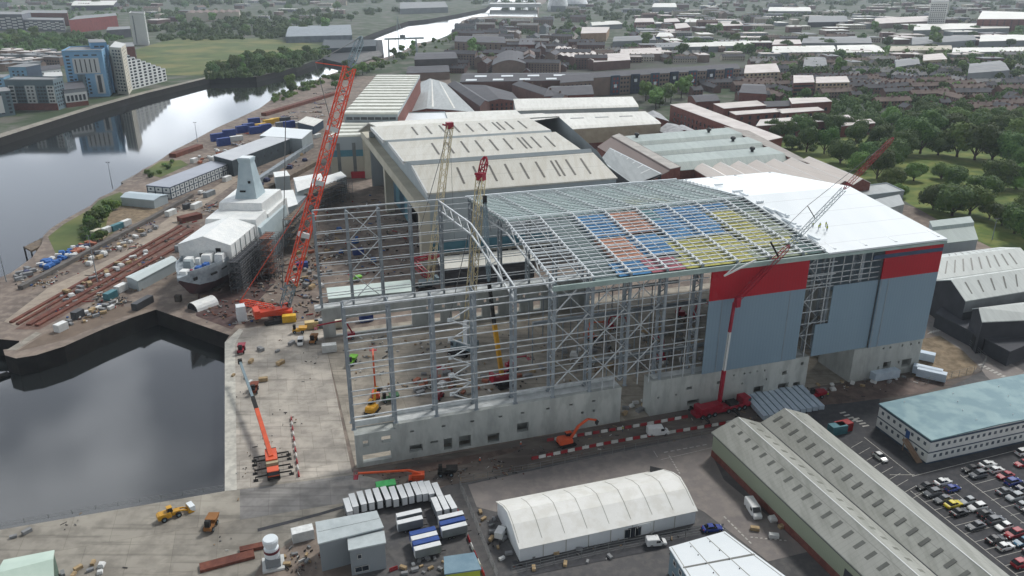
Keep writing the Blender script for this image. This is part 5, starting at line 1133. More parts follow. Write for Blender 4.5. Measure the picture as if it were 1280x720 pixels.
fill([(0, 12), (180, 12), (180, -4), (0, -4)], 14, 70, ['block', 'tenement', 'works'], 'near the skyline on the far bank', 'far bank skyline buildings', R(-10), [2, 2, 1])
# woods that read as one mass towards the skyline
woodland('distant_woods', [(680, 26), (1290, 30), (1290, 0), (680, 4)], 300, 'distant tree cover between the far roofs on the right', 24, 11, 2.0, 26)
woodland('skyline_woods', [(-20, 8), (600, 6), (700, 4), (1300, 8), (1300, -14), (-20, -14)], 420, 'hazy woods along the skyline', 60, 20, 4, 14)
woodland('far_bank_woods', [(180, 42), (350, 44), (440, 22), (520, 12), (180, 18)], 150, 'tree cover beyond the field on the far bank', 26, 13, 2.2, 26)
woodland('estate_greenery', [(940, 96), (1290, 100), (1290, 66), (940, 66)], 330, 'garden greenery between the houses on the right', 17, 10, 1.2, 30)
sheet('street', [(706, 56), (716, 54), (738, 24), (734, 24)], .05, M_conc)

woodland('flats_greenery', [(0, 70), (130, 62), (160, 44), (0, 46)], 110, 'leafy belt between the far bank flats and the brick blocks', 18, 10, 1.6, 26)
woodland('far_shore_woods', [(0, 28), (150, 30), (160, 20), (230, 24), (230, 14), (0, 10)], 70, 'dark tree belts around the brick blocks across the river', 30, 13, 2.2, 22)
woodland('river_bank_wood', [(262, 99), (318, 97.5), (372, 84), (408, 71), (412, 66), (350, 76), (300, 88), (262, 94)], 120, 'dense bushy wood lining the far river bank', 12, 8, .9, 34)
woodland('field_hedge', [(195, 52), (330, 49), (412, 46), (412, 42), (330, 44), (195, 46)], 60, 'dark hedge line behind the grass field', 16, 7, 1.4, 26)
woodland('shore_scrub', [(335, 126), (362, 113), (395, 101), (432, 88), (470, 78), (520, 60), (556, 50), (556, 56), (470, 88), (400, 108), (345, 128)], 80, 'scrub along the near river bank beyond the yard', 8, 4, .7, 26, M_leafp)
woodland('quarter_greenery', [(575, 60), (735, 56), (735, 26), (590, 28)], 60, 'trees between the dark roofs of the old quarter', 15, 9, 1.3, 24)
woodland('works_greenery', [(760, 76), (960, 70), (960, 24), (780, 24)], 110, 'trees between the works of the middle distance', 16, 9, 1.4, 24)
woodland('terrace_gardens', [(940, 150), (1280, 152), (1280, 110), (940, 106)], 300, 'leafy back garden greenery of the brick rows', 12, 7.5, .8, 34)
woodland('park_undergrowth', [(962, 180), (1080, 200), (1130, 186), (1290, 190), (1290, 166), (1060, 166), (962, 172)], 90, 'shady undergrowth along the back of the park', 9, 4.5, .6, 40)
woodland('shed_belt', [(955, 76), (1280, 78), (1280, 68), (955, 67)], 110, 'green tree belt behind the grey estate below the white twin sheds', 20, 11, 1.4, 30, M_leafp)
woodland('court_greenery', [(575, 122), (640, 112), (735, 106), (735, 100), (575, 102)], 22, 'greenery in the tenement courts', 8, 5, .7, 30)
woodland('street_greenery', [(600, 92), (740, 88), (840, 80), (840, 66), (740, 66), (600, 70)], 60, 'trees in the close packed streets beyond the tenements', 12, 8, 1.0, 30)
fill([(600, 92), (740, 88), (740, 60), (600, 66)], 26, 16, ['tenement', 'house', 'terrace'], 'in the packed streets behind the roof hatches', 'packed streets behind the hatches', R(-6), [2, 2, 2], walls=(0, 3), roofs=(0, 1))
fill([(745, 80), (920, 78), (930, 62), (745, 66)], 26, 20, ['terrace', 'house', 'block', 'works'], 'in the band behind the colourful apartments', 'band behind the apartments', R(5), [3, 2, 2, 1])
fill([(560, 98), (575, 92), (620, 84), (600, 60), (565, 78)], 8, 16, ['tenement', 'terrace'], 'by the big trees near the river', 'houses by the river trees', R(-10), walls=(0, 3), roofs=(0,))
sheet('street_ground', [(575, 138), (840, 132), (935, 92), (930, 66), (700, 56), (600, 62), (560, 90)], .04, mat('dark_street_ground', (84, 82, 80), (66, 68, 62), scale=.02, rough=.95, c3=(70, 84, 54), scale3=.03, f3=.6, detail=8))
# ---------------------------------------------------------------- the ship on the slipway, bow toward the basin
M_hull = mat('ship_grey', (160, 170, 177), (146, 157, 165), scale=.15, rough=.6, c3=(112, 120, 126), scale3=.6, f3=.4)
M_boot = mat('shaded_red_oxide_hull', (74, 48, 52), (62, 42, 46), scale=.2, rough=.8)  # red oxide colour darkened for the shade under the hull
M_shroud = mat('white_shroud', (238, 240, 238), (226, 230, 230), scale=.25, rough=.5, c3=(206, 212, 213), scale3=.6, f3=.35, bump=.9)
M_mast = mat('pale_blue_mast', (178, 194, 200), (164, 182, 190), scale=.3, rough=.6)
SA = math.atan2(77, 5) ; ship = thing('ship', 'grey warship under construction with white shrouds and a tall pale blue mast', 'ship', (-119.3, 268, -1.8), SA)
# local x runs aft from the bow, y to port (left of heading aft = camera right is -y)
g = MB(); st = []
for (x, bw, zk, zd, kb) in ((-1.5, .25, 12.6, 13.9, .1), (2.5, 2.2, 8.5, 13.8, .15), (7, 4.6, 4.4, 13.6, .6), (14, 7.8, 2.6, 13.3, 2.2), (24, 9.6, 2.2, 12.8, 5.0), (40, 10.4, 2.0, 12.4, 7.5), (80, 10.4, 2.0, 12.2, 8.5), (118, 9.8, 2.4, 12.0, 7.0)):
    zm = zk + (zd - zk) * .42; wm = kb + (bw - kb) * .74
    st.append([(x, -kb, zk), (x, -wm, zm), (x, -bw, zd), (x, bw, zd), (x, wm, zm), (x, kb, zk)])
for k in range(len(st) - 1):
    a, b = st[k], st[k + 1]
    for i in range(6):
        j = (i + 1) % 6; g.face([a[i], b[i], b[j], a[j]][::-1], 1 if i in (0, 4, 5) else 0)
g.face(st[-1]); g.face(st[0][::-1]); g.build('hull', [M_hull, M_boot], ship)
g = MB()
for k in range(1, 6):
    for sg in (-1, 1):
        a, b = st[k], st[k + 1]; y0, y1 = sg * (a[2][1] * -1), sg * (b[2][1] * -1)
        g.hexa([(a[2][0], y0, a[2][2]), (b[2][0], y1, b[2][2]), (b[2][0], y1 - sg * .3, b[2][2]), (a[2][0], y0 - sg * .3, a[2][2])] + [(a[2][0], y0, a[2][2] + 1.1), (b[2][0], y1, b[2][2] + 1.1), (b[2][0], y1 - sg * .3, b[2][2] + 1.1), (a[2][0], y0 - sg * .3, a[2][2] + 1.1)])
g.build('bulwark', M_hull, ship)
for (x, z, l_, h_) in ((12, 10.6, 3, .7), (19, 10.4, 3.4, .6), (4.5, 11, 1.6, 1.1)):
    g = MB(); g.box(x, -(7.3 if x > 6 else 3.6) - (.9 if x > 15 else 0), z, l_, .4, h_, R(-22 if x < 15 else -12)); g.build('hull_opening', M_dkhole, ship)
def tent(nm, x0, x1, yl, yr, zb, ze, za, m=M_shroud, yb=None):
    g = MB(); ym = (yl + yr) / 2; P = []
    for x in (x0, x1): P.append([(x, yl, zb), (x, yr, zb), (x, yr, ze), (x, ym, za), (x, yl, ze)])
    g.loft(P); return g.build(nm, m, ship)
tent('shroud_tent', 22, 48, -10.6, 10.2, 12.9, 18.6, 22)
g = MB(); g.loft([[(47, -12, 12), (47, 12, 12), (49, 10.5, 20.6), (49, -10.5, 20.6)], [(61, -12.2, 11), (61, 12.2, 11), (61, 10.5, 21.2), (61, -10.5, 21.2)]]); g.loft([[(59.5, -9.8, 19), (59.5, 9.8, 19), (61, 9.2, 24.2), (61, -9.2, 24.2)], [(84, -11.6, 10), (84, 11.6, 10), (83, 10, 24.6), (83, -10, 24.6)]]); g.loft([[(61.1, -12.2, 11), (61.1, 12.2, 11), (61.1, 11.4, 19.4), (61.1, -11.4, 19.4)], [(84.2, -12.2, 11), (84.2, 12.2, 11), (84.2, 11.8, 20.4), (84.2, -11.8, 20.4)]]); g.build('shroud', M_shroud, ship)
g = MB(); g.loft([[(49, -14.4, 3), (49, -10, 3), (49, -10, 18), (49, -12.2, 17)], [(80, -15, 3), (80, -10, 3), (80, -10, 19), (80, -12.6, 18)]]); g.build('side_screen', mat('translucent_screen', (186, 200, 204), (172, 188, 194), scale=.2, rough=.5), ship)
for k in range(5):
    g = MB(); g.beam((26 + k * 5, -10.75, 13), (26 + k * 5, -10.75, 18.5), .18); g.build('tent_pole', M_steeld, ship)
for (y, w_) in ((-5.5, 2.0), (-3, 1.1), (1.5, 1.2)):
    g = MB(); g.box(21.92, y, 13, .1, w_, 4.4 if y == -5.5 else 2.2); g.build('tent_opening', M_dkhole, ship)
g = MB(); g.loft([[(67, -4.9, 24.3), (67, 4.7, 24.3), (78, 4.7, 24.3), (78, -4.9, 24.3)], [(69, -3.7, 30), (69, 3.7, 30), (77, 3.7, 30), (77, -3.7, 30)], [(70.5, -2.6, 39), (70.5, 2.6, 39), (75.5, 2.6, 39), (75.5, -2.6, 39)], [(70, -3.0, 41), (70, 3.0, 41), (76, 3.0, 41), (76, -3.0, 41)]]); ms = g.build('mast', M_mast, ship)
g = MB(); g.box(67.9, 1.2, 27, .5, 2.4, .7); g.build('mast_port', M_dkhole, ms); g = MB(); g.box(69.0, -1.6, 30.6, .5, 1.0, 1.0); g.build('mast_port', M_dkhole, ms)
g = MB(); g.box(73, 0, 41.02, 5, 4.8, .3); g.build('mast_cap', M_white, ms)
# deck equipment at the bow
for (x, y, l_, w_, h_, m_) in ((15, 3.2, 4, 3, 2.6, M_shroud), (19, -2.5, 5, 4, 3, M_shroud), (19.5, -7, 3.6, 3.4, 3, M_shroud), (16, 0, 2.4, 2, 2.2, M_shroud), (11, 1.5, 3, 3, 3.0, mat('grey_turret', (150, 162, 166))), (4, 0, 3.6, 3, 1.8, M_shroud), (8.5, -3.2, 3, 2.0, 1.7, mat('blue_bin', (52, 98, 168), rough=.6)), (11.8, -4.6, 3.2, 2.0, 1.8, mat('blue_bin', (52, 98, 168))), (5.8, -1.8, 1, 1, 1.4, mat('crimson_cover', (160, 40, 70)))):
    g = MB(); g.loft([[(x - l_ / 2, y - w_ / 2, 13.2), (x + l_ / 2, y - w_ / 2, 13.2), (x + l_ / 2, y + w_ / 2, 13.2), (x - l_ / 2, y + w_ / 2, 13.2)], [(x - l_ * .42, y - w_ * .42, 13.2 + h_), (x + l_ * .42, y - w_ * .42, 13.2 + h_), (x + l_ * .42, y + w_ * .42, 13.2 + h_), (x - l_ * .42, y + w_ * .42, 13.2 + h_)]]); g.build('deck_cover', m_, ship)
for k in range(10):
    g = MB()
    for y in (-5, 5): g.box(6 + k * 11, y, 0, 1.6, 2.2, 2.9 if k else 4.2)
    g.box(6 + k * 11, 0, 0, 1.4, 11, 1.2); g.build('keel_block', M_bark, ship)
# scaffold along the camera side of the hull, with a stair of brown decks
M_tube = mat('scaffold_tube', (122, 124, 126), (98, 100, 102), scale=.6, rough=.5, metal=.3)
def scaffold(name, label, x0, y0, L, D, H, rz, nx, ny, nz, deckm, loc):
    o = thing(name, label, 'scaffold', loc, rz)
    for i in range(nx + 1):
        g = MB()
        for j in range(ny + 1): g.beam((L * i / nx, D * j / ny, 0), (L * i / nx, D * j / ny, H), .16)
        g.build('standard', M_tube, o)
    for k in range(1, nz + 1):
        z = H * k / nz; g = MB()
        for j in range(ny + 1): g.beam((0, D * j / ny, z), (L, D * j / ny, z), .13); g.beam((0, D * j / ny, z - 1.0), (L, D * j / ny, z - 1.0), .09)
        for i in range(nx + 1): g.beam((L * i / nx, 0, z), (L * i / nx, D, z), .13)
        g.build('ledger', M_tube, o)
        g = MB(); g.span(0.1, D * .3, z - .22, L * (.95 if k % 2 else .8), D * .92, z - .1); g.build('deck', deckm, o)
        g = MB(); g.beam((0, 0, z - H / nz), (L / nx * 2, 0, z), .1); g.build('brace', M_tube, o)
    return o
M_plank = mat('weathered_plank', (128, 114, 98), (98, 88, 78), scale=.5, rough=.9)
c_, s_ = math.cos(SA), math.sin(SA)
def SP(x, y, z=0): return (-119.3 + x * c_ - y * s_, 268 + x * s_ + y * c_, z)
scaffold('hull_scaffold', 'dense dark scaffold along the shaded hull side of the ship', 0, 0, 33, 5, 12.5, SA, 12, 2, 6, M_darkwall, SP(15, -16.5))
scaffold('stair_scaffold', 'scaffold stair tower with rusty decks beside the ship', 0, 0, 9, 6, 17, SA, 4, 2, 7, mat('rusty_deck', (136, 84, 62), (112, 70, 54), scale=.5), SP(30, -24))
scaffold('stern_scaffold', 'scaffold with timber decks beside the white tents of the ship', 0, 0, 30, 6, 15, SA, 9, 2, 5, M_plank, SP(62, -23))
# white tents standing on the next slipway behind the crane boom
S = shed('slipway_tent', 'white roofed shrouded ship block right of the pale blue mast', 'building', [(352, 262), (372, 256), (366, 238), (340, 240)], 12, mat('screen_wall', (188, 200, 204)), M_shroud)
S = shed('slipway_tent', 'long white roofed shrouded block behind the red crane boom', 'building', [(372, 240), (404, 229), (400, 217), (367, 223)], 12, mat('screen_wall', (188, 200, 204)), M_shroud, prof=gable(1.5), axis='u')
S = shed('slipway_tent', 'small white shrouded box at the far end of the long shrouded block', 'building', [(405, 234), (433, 221), (426, 215), (398, 224)], 9, M_palegrey, M_shroud)
S = shed('slipway_tent', 'small white topped box beside the far slipway', 'building', [(344, 222), (362, 220), (358, 214), (342, 216)], 8, M_palegrey, M_shroud)
scaffold('block_scaffold', 'busy scaffold of timber decks around the shrouded blocks behind the boom', 0, 0, 34, 7, 10, R(66), 10, 2, 4, M_plank, at(393, 268))

# ---------------------------------------------------------------- cranes
M_cred = mat('crane_red_orange', (224, 80, 46), (206, 72, 42), scale=.4, rough=.45)
M_crim = mat('crane_crimson', (158, 28, 50), (136, 24, 44), scale=.4, rough=.4)
M_cyel = mat('crane_sand_yellow', (206, 194, 158), (188, 174, 136), scale=.4, rough=.5)
M_cgrey = mat('crane_blue_grey', (124, 142, 150), (108, 126, 134), scale=.4, rough=.5)
M_track = mat('crawler_track', (44, 43, 42), (32, 31, 31), scale=.5, rough=.9)
M_rope = mat('steel_rope', (120, 122, 122), rough=.5, metal=.3)
M_orange = mat('safety_orange', (218, 92, 52), (196, 80, 44), scale=.4, rough=.45)
M_yel = mat('plant_yellow', (206, 156, 44), (184, 136, 36), scale=.4, rough=.45)
def lattice(p, q, w, m, name, parent, bays=None, w1=None, th=.16, lace=.1, taper=True):
    """four-chord lattice boom between two points in the parent's frame"""
    p, q = Vector(p), Vector(q); w1 = w1 or w; g = MB(); _, _, a, b = g.frame(p, q); L = (q - p).length; n_ = bays or max(4, int(L / (w * 1.15)))
    def cs(f):
        ww = w
        if taper: ww = w * min(1, .3 + f * 9, .3 + (1 - f) * 9)
        c = p.lerp(q, f); return [c + a * (i * ww / 2) + b * (j * ww / 2) for i, j in ((-1, -1), (1, -1), (1, 1), (-1, 1))]
    S_ = [cs(k / n_) for k in range(n_ + 1)]
    for k in range(n_):
        for i in range(4):
            g.beam(S_[k][i], S_[k + 1][i], th); j = (i + 1) % 4
            if k % 2 == 0: g.beam(S_[k][i], S_[k + 1][j], lace)
            else: g.beam(S_[k][j], S_[k + 1][i], lace)
    return g.build(name, m, parent)
def line(o, name, p, q, r=.06, m=None):
    g = MB(); g.beam(p, q, r * 2); g.build(name, m or M_rope, o)
def crawler(o, L=9.5, W_=7.5, m=M_cred, cab=True):
    for sg in (-1, 1):
        g = MB(); y = sg * W_ / 2; prof = [(-L / 2 + .5, 0), (L / 2 - .5, 0), (L / 2, .5), (L / 2, 1.0), (L / 2 - .5, 1.5), (-L / 2 + .5, 1.5), (-L / 2, 1.0), (-L / 2, .5)]
        g.loft([[(x, y - .6, z) for x, z in prof], [(x, y + .6, z) for x, z in prof]]); g.build('track', M_track, o)
    g = MB(); g.box(0, 0, .7, 4, W_ - 1, .9); g.lathe([(1.6, 1.6), (1.6, 2.0)], 16); g.build('undercarriage', M_track, o)
    g = MB(); bl = min(10, L * .9); g.box(-bl * .15, 0, 2.0, bl, min(3.2, W_ * .6), 1.9); bd = g.build('superstructure', m, o)
    g = MB(); g.box(bl * .3, W_ * .28, 2.0, 2.2, 1.4, 2.4); g.build('cab', m, o); g = MB(); g.box(bl * .3 + .6, W_ * .28, 2.9, 1.1, 1.5, 1.2); g.build('cab_window', M_glass, o)
    g = MB()
    for k in range(4): g.box(-bl * .72, 0, 2.1 + k * .72, bl * .2, min(5.4, W_ * .7), .68)
    g.build('counterweight', m, o)
def rootrel(o):
    M = o.matrix_basis.copy().inverted()
    return lambda v: M @ Vector(v)
def mk(name, label, loc, rz): 
    o = thing(name, label, 'crane', loc, rz); from mathutils import Matrix
    Minv = (Matrix.Translation(Vector(loc)) @ Matrix.Rotation(rz, 4, 'Z')).inverted(); return o, (lambda v: Minv @ Vector(v))
# the big red crawler crane on the quay
B0 = at(348, 398); o, T = mk('crawler_crane', 'giant red orange lattice boom crawler crane beside the ship', (B0.x, B0.y, 0), R(25))
crawler(o, 11, 9, M_cred)
foot = (B0.x + 2, B0.y + 2, 3.4); mid = at(357, 362, 0); 
def along(px, py, fwd):
    r = px - 640; d = py - 360; v = -(FOC * SN + d * CS); f = FOC * CS - d * SN; t = fwd / f; return Vector((r * t, fwd, CAM_H + v * t))
top = along(437, 84, 281); jt = along(452, 46, 292)
b1 = Vector(foot).lerp(top, .1)
lattice(T(foot), T(b1), 3.0, M_cgrey, 'boom_foot', o, 5, th=.3, lace=.2, taper=False)
lattice(T(b1), T(top), 3.4, M_cred, 'boom', o, 28, th=.42, lace=.24, taper=False)
lattice(T(top), T(jt), 2.0, M_cgrey, 'jib', o, 6, th=.26, lace=.16)
stp = along(394, 78, 272); line(o, 'jib_strut', T(top), T(stp), .13, M_cred); line(o, 'stay_rope', T(stp), T(jt), .1); line(o, 'stay_rope', T(stp), T(Vector(foot).lerp(top, .75)), .1)
mt = along(300, 377, 262); lattice(T((B0.x - 1, B0.y, 4)), T(mt), 1.6, M_cred, 'derrick_mast', o, 8, th=.3, lace=.18)
line(o, 'stay_rope', T(mt), T(Vector(foot).lerp(top, .55)), .12, M_cred); line(o, 'stay_rope', T(mt), T((B0.x - 11, B0.y + 1, 5)), .12, M_cred)
for k in range(2): line(o, 'hoist_rope', T(along(357, 150 + 3 * k, 268)), T(along(353, 360, 264)), .12)
g = MB(); v = T((B0.x - 12.5, B0.y - 1, 0)); g.box(v.x, v.y, 0, 3.2, 3.6, 2.8); g.box(v.x, v.y, 2.85, 3.0, 3.4, 2.6); g.build('ballast_block', M_white, o)
g = MB(); v = T((B0.x - 7, B0.y - 1.5, 2.6)); w2 = T((B0.x + 5, B0.y + .5, 2.6)); g.beam(v, w2, 3, 1.6); g.build('rear_frame', M_cred, o)
for k in range(3):
    f = .3 + k * .22; c = Vector(foot).lerp(top, f); g = MB(); v = T(c); g.beam(v, T(Vector(foot).lerp(top, f + .018)), 3.7); g.build('boom_platform', M_wr, o)
# two sand yellow lattice cranes behind and inside the frame
def site_crane(name_label, base, topp, fwd, m, redtop, rz, hook=None, w=2.2):
    o, T = mk('lattice_crane', name_label, (base.x, base.y, 0), rz); crawler(o, 7, 5.4, M_cgrey)
    ft = Vector((base.x + 1.5, base.y, 3)); tp = along(topp[0], topp[1], fwd)
    lattice(T(ft), T(tp), w, m, 'boom', o, int((tp - ft).length / 2.4), th=.24, lace=.13, taper=False)
    c = T(tp); g = MB(); g.box(c.x, c.y, c.z - .8, 2.6, 2.2, 2.4); g.beam(c, c + Vector((2.6, -.8, .8)), .6); g.build('boom_head', M_crim, o)
    return o, T, ft, tp
o, T, ft, tp = site_crane('sand yellow lattice crane with crimson frame beside the cream ship hall', at(532, 362), (562, 158), 303, M_cyel, True, R(200))
lattice(T(ft + Vector((0, 0, 2))), T(along(514, 325, 290)), 1.8, M_crim, 'mast', o, 5, th=.34, lace=.22); lattice(T(along(514, 325, 290)), T(along(552, 318, 296)), 1.5, M_crim, 'mast', o, 5, th=.34, lace=.22)
line(o, 'stay_rope', T(along(514, 325, 290)), T(tp), .1)
for dx in (-14, 10): line(o, 'hoist_rope', T(tp), T(along(562 + dx * .6, 300, 296)), .05)
o, T, ft, tp = site_crane('sand yellow lattice crane with a red boom head standing inside the open frame', at(578, 441), (601, 222), 247, M_cyel, True, R(150))
lattice(T(tp), T(along(607, 196, 251)), 1.8, M_crim, 'boom_tip', o, 4, th=.34, lace=.22); line(o, 'stay_rope', T(ft + Vector((-6, 2, 6))), T(tp), .09); line(o, 'hoist_rope', T(along(606, 200, 250)), T(along(596, 330, 240)), .05)
g = MB(); g.beam(T(ft + Vector((0, -1.5, 0))), T(ft + Vector((0, -1.5, 9))), 1.5); g.build('boom_foot', M_white, o)
# telescopic crawler crane in the hall
B = at(628, 482); o, T = mk('telescopic_crane', 'crawler crane with black and yellow telescopic boom near the concrete ledge inside the hall', (B.x, B.y, 0), R(30)); crawler(o, 5, 4, M_crim)
p0, p1, p2, p3 = Vector((B.x, B.y, 2.5)), along(618, 405, 203), along(611, 352, 206), along(606, 250, 212)
g = MB(); g.beam(T(p0), T(p1), 1.1); g.build('boom_section', M_yel, o); g = MB(); g.beam(T(p1), T(p2), .85); g.build('boom_section', M_track, o); lattice(T(p2), T(p3), .8, M_cgrey, 'jib', o, 12, th=.16, lace=.1)
g = MB(); v = T(p3); g.box(v.x, v.y, v.z - 1, .9, .9, 2.2); g.build('hook_block', M_track, o); line(o, 'hoist_rope', T(p3), T(along(596, 285, 210)), .05); line(o, 'hoist_rope', T(p3), T(along(614, 290, 210)), .05)
# the orange mobile crane on the slab, boom laid low
def wheels(o, xs, y, r, w=.5, name='wheel'):
    for x in xs:
        for sg in (-1, 1):
            g = MB(); g.tube((x, sg * y - w / 2, r), (x, sg * y + w / 2, r), r, n=12); g.tube((x, sg * (y + w * .52) - .02, r), (x, sg * (y + w * .52) + .02, r), r * .5, n=8, mi=1); g.build(name, [M_track, M_cgrey], o)
p = at(341, 585); d = at(338, 560) - p; RZ = math.atan2(d.y, d.x)
o, T = mk('mobile_crane', 'orange mobile crane on spread outriggers with a grey tipped boom over the slab', (p.x, p.y, 0), RZ)
g = MB(); g.box(0, 0, .9, 13, 2.7, .9); g.build('chassis', M_track, o); g = MB(); g.box(-5.4, 0, 1.8, 2.2, 2.7, 1.5); g.build('cab', M_orange, o); g = MB(); g.box(-6.2, 0, 2.2, .9, 2.75, .9); g.build('cab_window', M_glass, o)
wheels(o, (-5, -3.3, 1.5, 3.2, 4.9), 1.25, .72)
g = MB(); g.box(1.0, 0, 1.85, 5, 2.8, 1.6); g.build('superstructure', M_orange, o); g = MB(); g.box(-1.8, 0, 1.9, 1.6, 2.9, 1.2); g.build('counterweight', mat('pale_counterweight', (190, 180, 150)), o)
for x in (-4.2, -1.2, 2.6, 4.6):
    for sg in (-1, 1):
        g = MB(); g.beam((x, 0, 1.1), (x, sg * 4.2, 1.0), .28); g.beam((x, sg * 4.2, 1.1), (x, sg * 4.2, .1), .2); g.box(x, sg * 4.2, .02, 1.1, 1.1, .14); g.build('outrigger', M_track, o)
e1, e2, e3 = Vector((0, 0, 3)), T(at(321, 512, 5.2)), T(at(300, 452, 6.6)); e25 = T(at(316, 497, 5.5))
g = MB(); g.beam(T((p.x, p.y, 3.2)), e2, 1.05, 1.0); g.build('boom_section', M_orange, o); g = MB(); g.beam(e2, e25, 1.0); g.build('boom_collar', M_track, o); g = MB(); g.beam(e25, e3, .7); g.build('boom_section', M_cgrey, o); g = MB(); g.box(e3.x, e3.y, e3.z - .6, 1.3, 1.2, 1.3); g.build('boom_head', M_track, o)
# the crimson mobile crane against the clad wall
p = at(893, 517); q = at(930, 508); RZ = math.atan2(q.y - p.y, q.x - p.x)
o, T = mk('mobile_crane', 'crimson mobile crane with upright telescopic boom and long lattice jib against the slate cladding', (p.x, p.y, 0), RZ)
g = MB(); g.box(2, 0, .9, 18, 3.0, 1.0); g.build('chassis', M_crim, o); wheels(o, (-5, -3, -1, 3.6, 5.4, 7.2, 9), 1.4, .75)
g = MB(); g.box(9.6, 0, 1.9, 2.6, 3, 1.7); g.build('cab', M_crim, o); g = MB(); g.box(10.6, 0, 2.4, 1.0, 3.05, .9); g.build('cab_window', M_glass, o)
g = MB(); g.box(-1.5, 0, 1.95, 6.0, 2.8, 1.3); g.build('superstructure', M_crim, o); g = MB(); g.box(-5.0, 0, 1.95, 1.6, 3.8, 1.5); g.build('counterweight', M_crim, o); g = MB(); g.box(5.6, 0, 1.95, 3, 2.4, .8); g.build('deck_box', M_track, o)
for x in (-5, 4.8):
    for sg in (-1, 1):
        g = MB(); g.beam((x, 0, 1.1), (x, sg * 4.4, 1.0), .5); g.beam((x, sg * 4.4, 1.1), (x, sg * 4.4, .1), .34); g.box(x, sg * 4.4, .02, 1.5, 1.5, .14); g.build('outrigger', M_track, o)
f0 = Vector((at(898, 514).x, at(898, 514).y, 3.0)); fwd = f0.y
pts = [f0, along(905, 463, fwd + .3), along(912, 415, fwd + .5), along(918, 378, fwd + .7)]
for a, b, w_, m_ in ((0, 1, .9, M_crim), (1, 2, .66, M_wr), (2, 3, .66, M_crim)):
    g = MB(); g.beam(T(pts[a]), T(pts[b]), w_); g.build('boom_section', m_, o)
    if m_ is M_wr: g = MB(); g.beam(T(pts[a] + Vector((-.1, -.36, 0))), T(pts[b] + Vector((-.1, -.36, 0))), .3, .06); g.build('boom_dark_stripe', M_track, o)  # dark stripe down the white boom section
hd = along(922, 377, fwd + .4); v = T(hd); g = MB(); g.box(v.x, v.y, v.z - 1.5, 1.3, 1.2, 2.8); g.build('boom_head', M_crim, o)
tip = along(1117, 172, fwd + 24); J0 = pts[3]; m1 = J0.lerp(tip, .27); m2 = J0.lerp(tip, .34)
lattice(T(pts[3]), T(m2), 1.1, M_crim, 'jib_foot', o, 14, th=.14, lace=.07); 
m3 = J0.lerp(tip, .68)
lattice(T(m2), T(m3), 1.0, M_cgrey, 'jib', o, 14, th=.12, lace=.06, taper=False); lattice(T(m3), T(tip), .9, M_crim, 'jib_tip', o, 16, th=.1, lace=.06)
s1 = m1 + Vector((-2.6, 0, 4.2)); line(o, 'jib_strut', T(m1), T(s1), .22, M_track); s2 = J0.lerp(tip, .5) + Vector((-2.6, 0, 3.6)); line(o, 'jib_strut', T(J0.lerp(tip, .5)), T(s2), .1, M_track); line(o, 'stay_rope', T(s2), T(tip), .05); line(o, 'stay_rope', T(s1), T(s2), .05)
g = MB(); g.beam(T(along(905, 345, fwd + .4)), T(along(945, 325, fwd + 2)), .4); g.beam(T(along(905, 345, fwd + .4)), T(along(928, 325, fwd + 2)), .2); g.build('lifting_frame', M_whitew, o)
# ---------------------------------------------------------------- cars, vans, trailers, containers and plant
PAINT = dict(black=(38, 40, 44), grey=(92, 96, 102), silver=(160, 166, 170), white=(224, 226, 226), red=(156, 30, 44), blue=(40, 62, 140), navy=(34, 44, 74), yellow=(214, 196, 40), teal=(62, 110, 140))
def paint(c): return mat('car_paint_' + c, PAINT[c], tuple(u * .95 for u in PAINT[c]), scale=2, rough=.25, spec=.5)
M_rub = mat('tyre_rubber', (34, 34, 35), rough=.9); M_rim = mat('wheel_rim', (150, 152, 154), rough=.4, metal=.5); M_cg = mat('car_glass', (28, 32, 38), (24, 28, 33), rough=.08, spec=.6)
M_lamp = mat('headlamp', (220, 222, 220), rough=.2); M_tail = mat('tail_lamp', (150, 26, 26), rough=.3)
def ring(x, w, z0, z1, c=.12): return [(x, -w, z0), (x, w, z0), (x, w, z1 - c), (x, w - c, z1), (x, -w + c, z1), (x, -w, z1 - c)]
CARP = {}
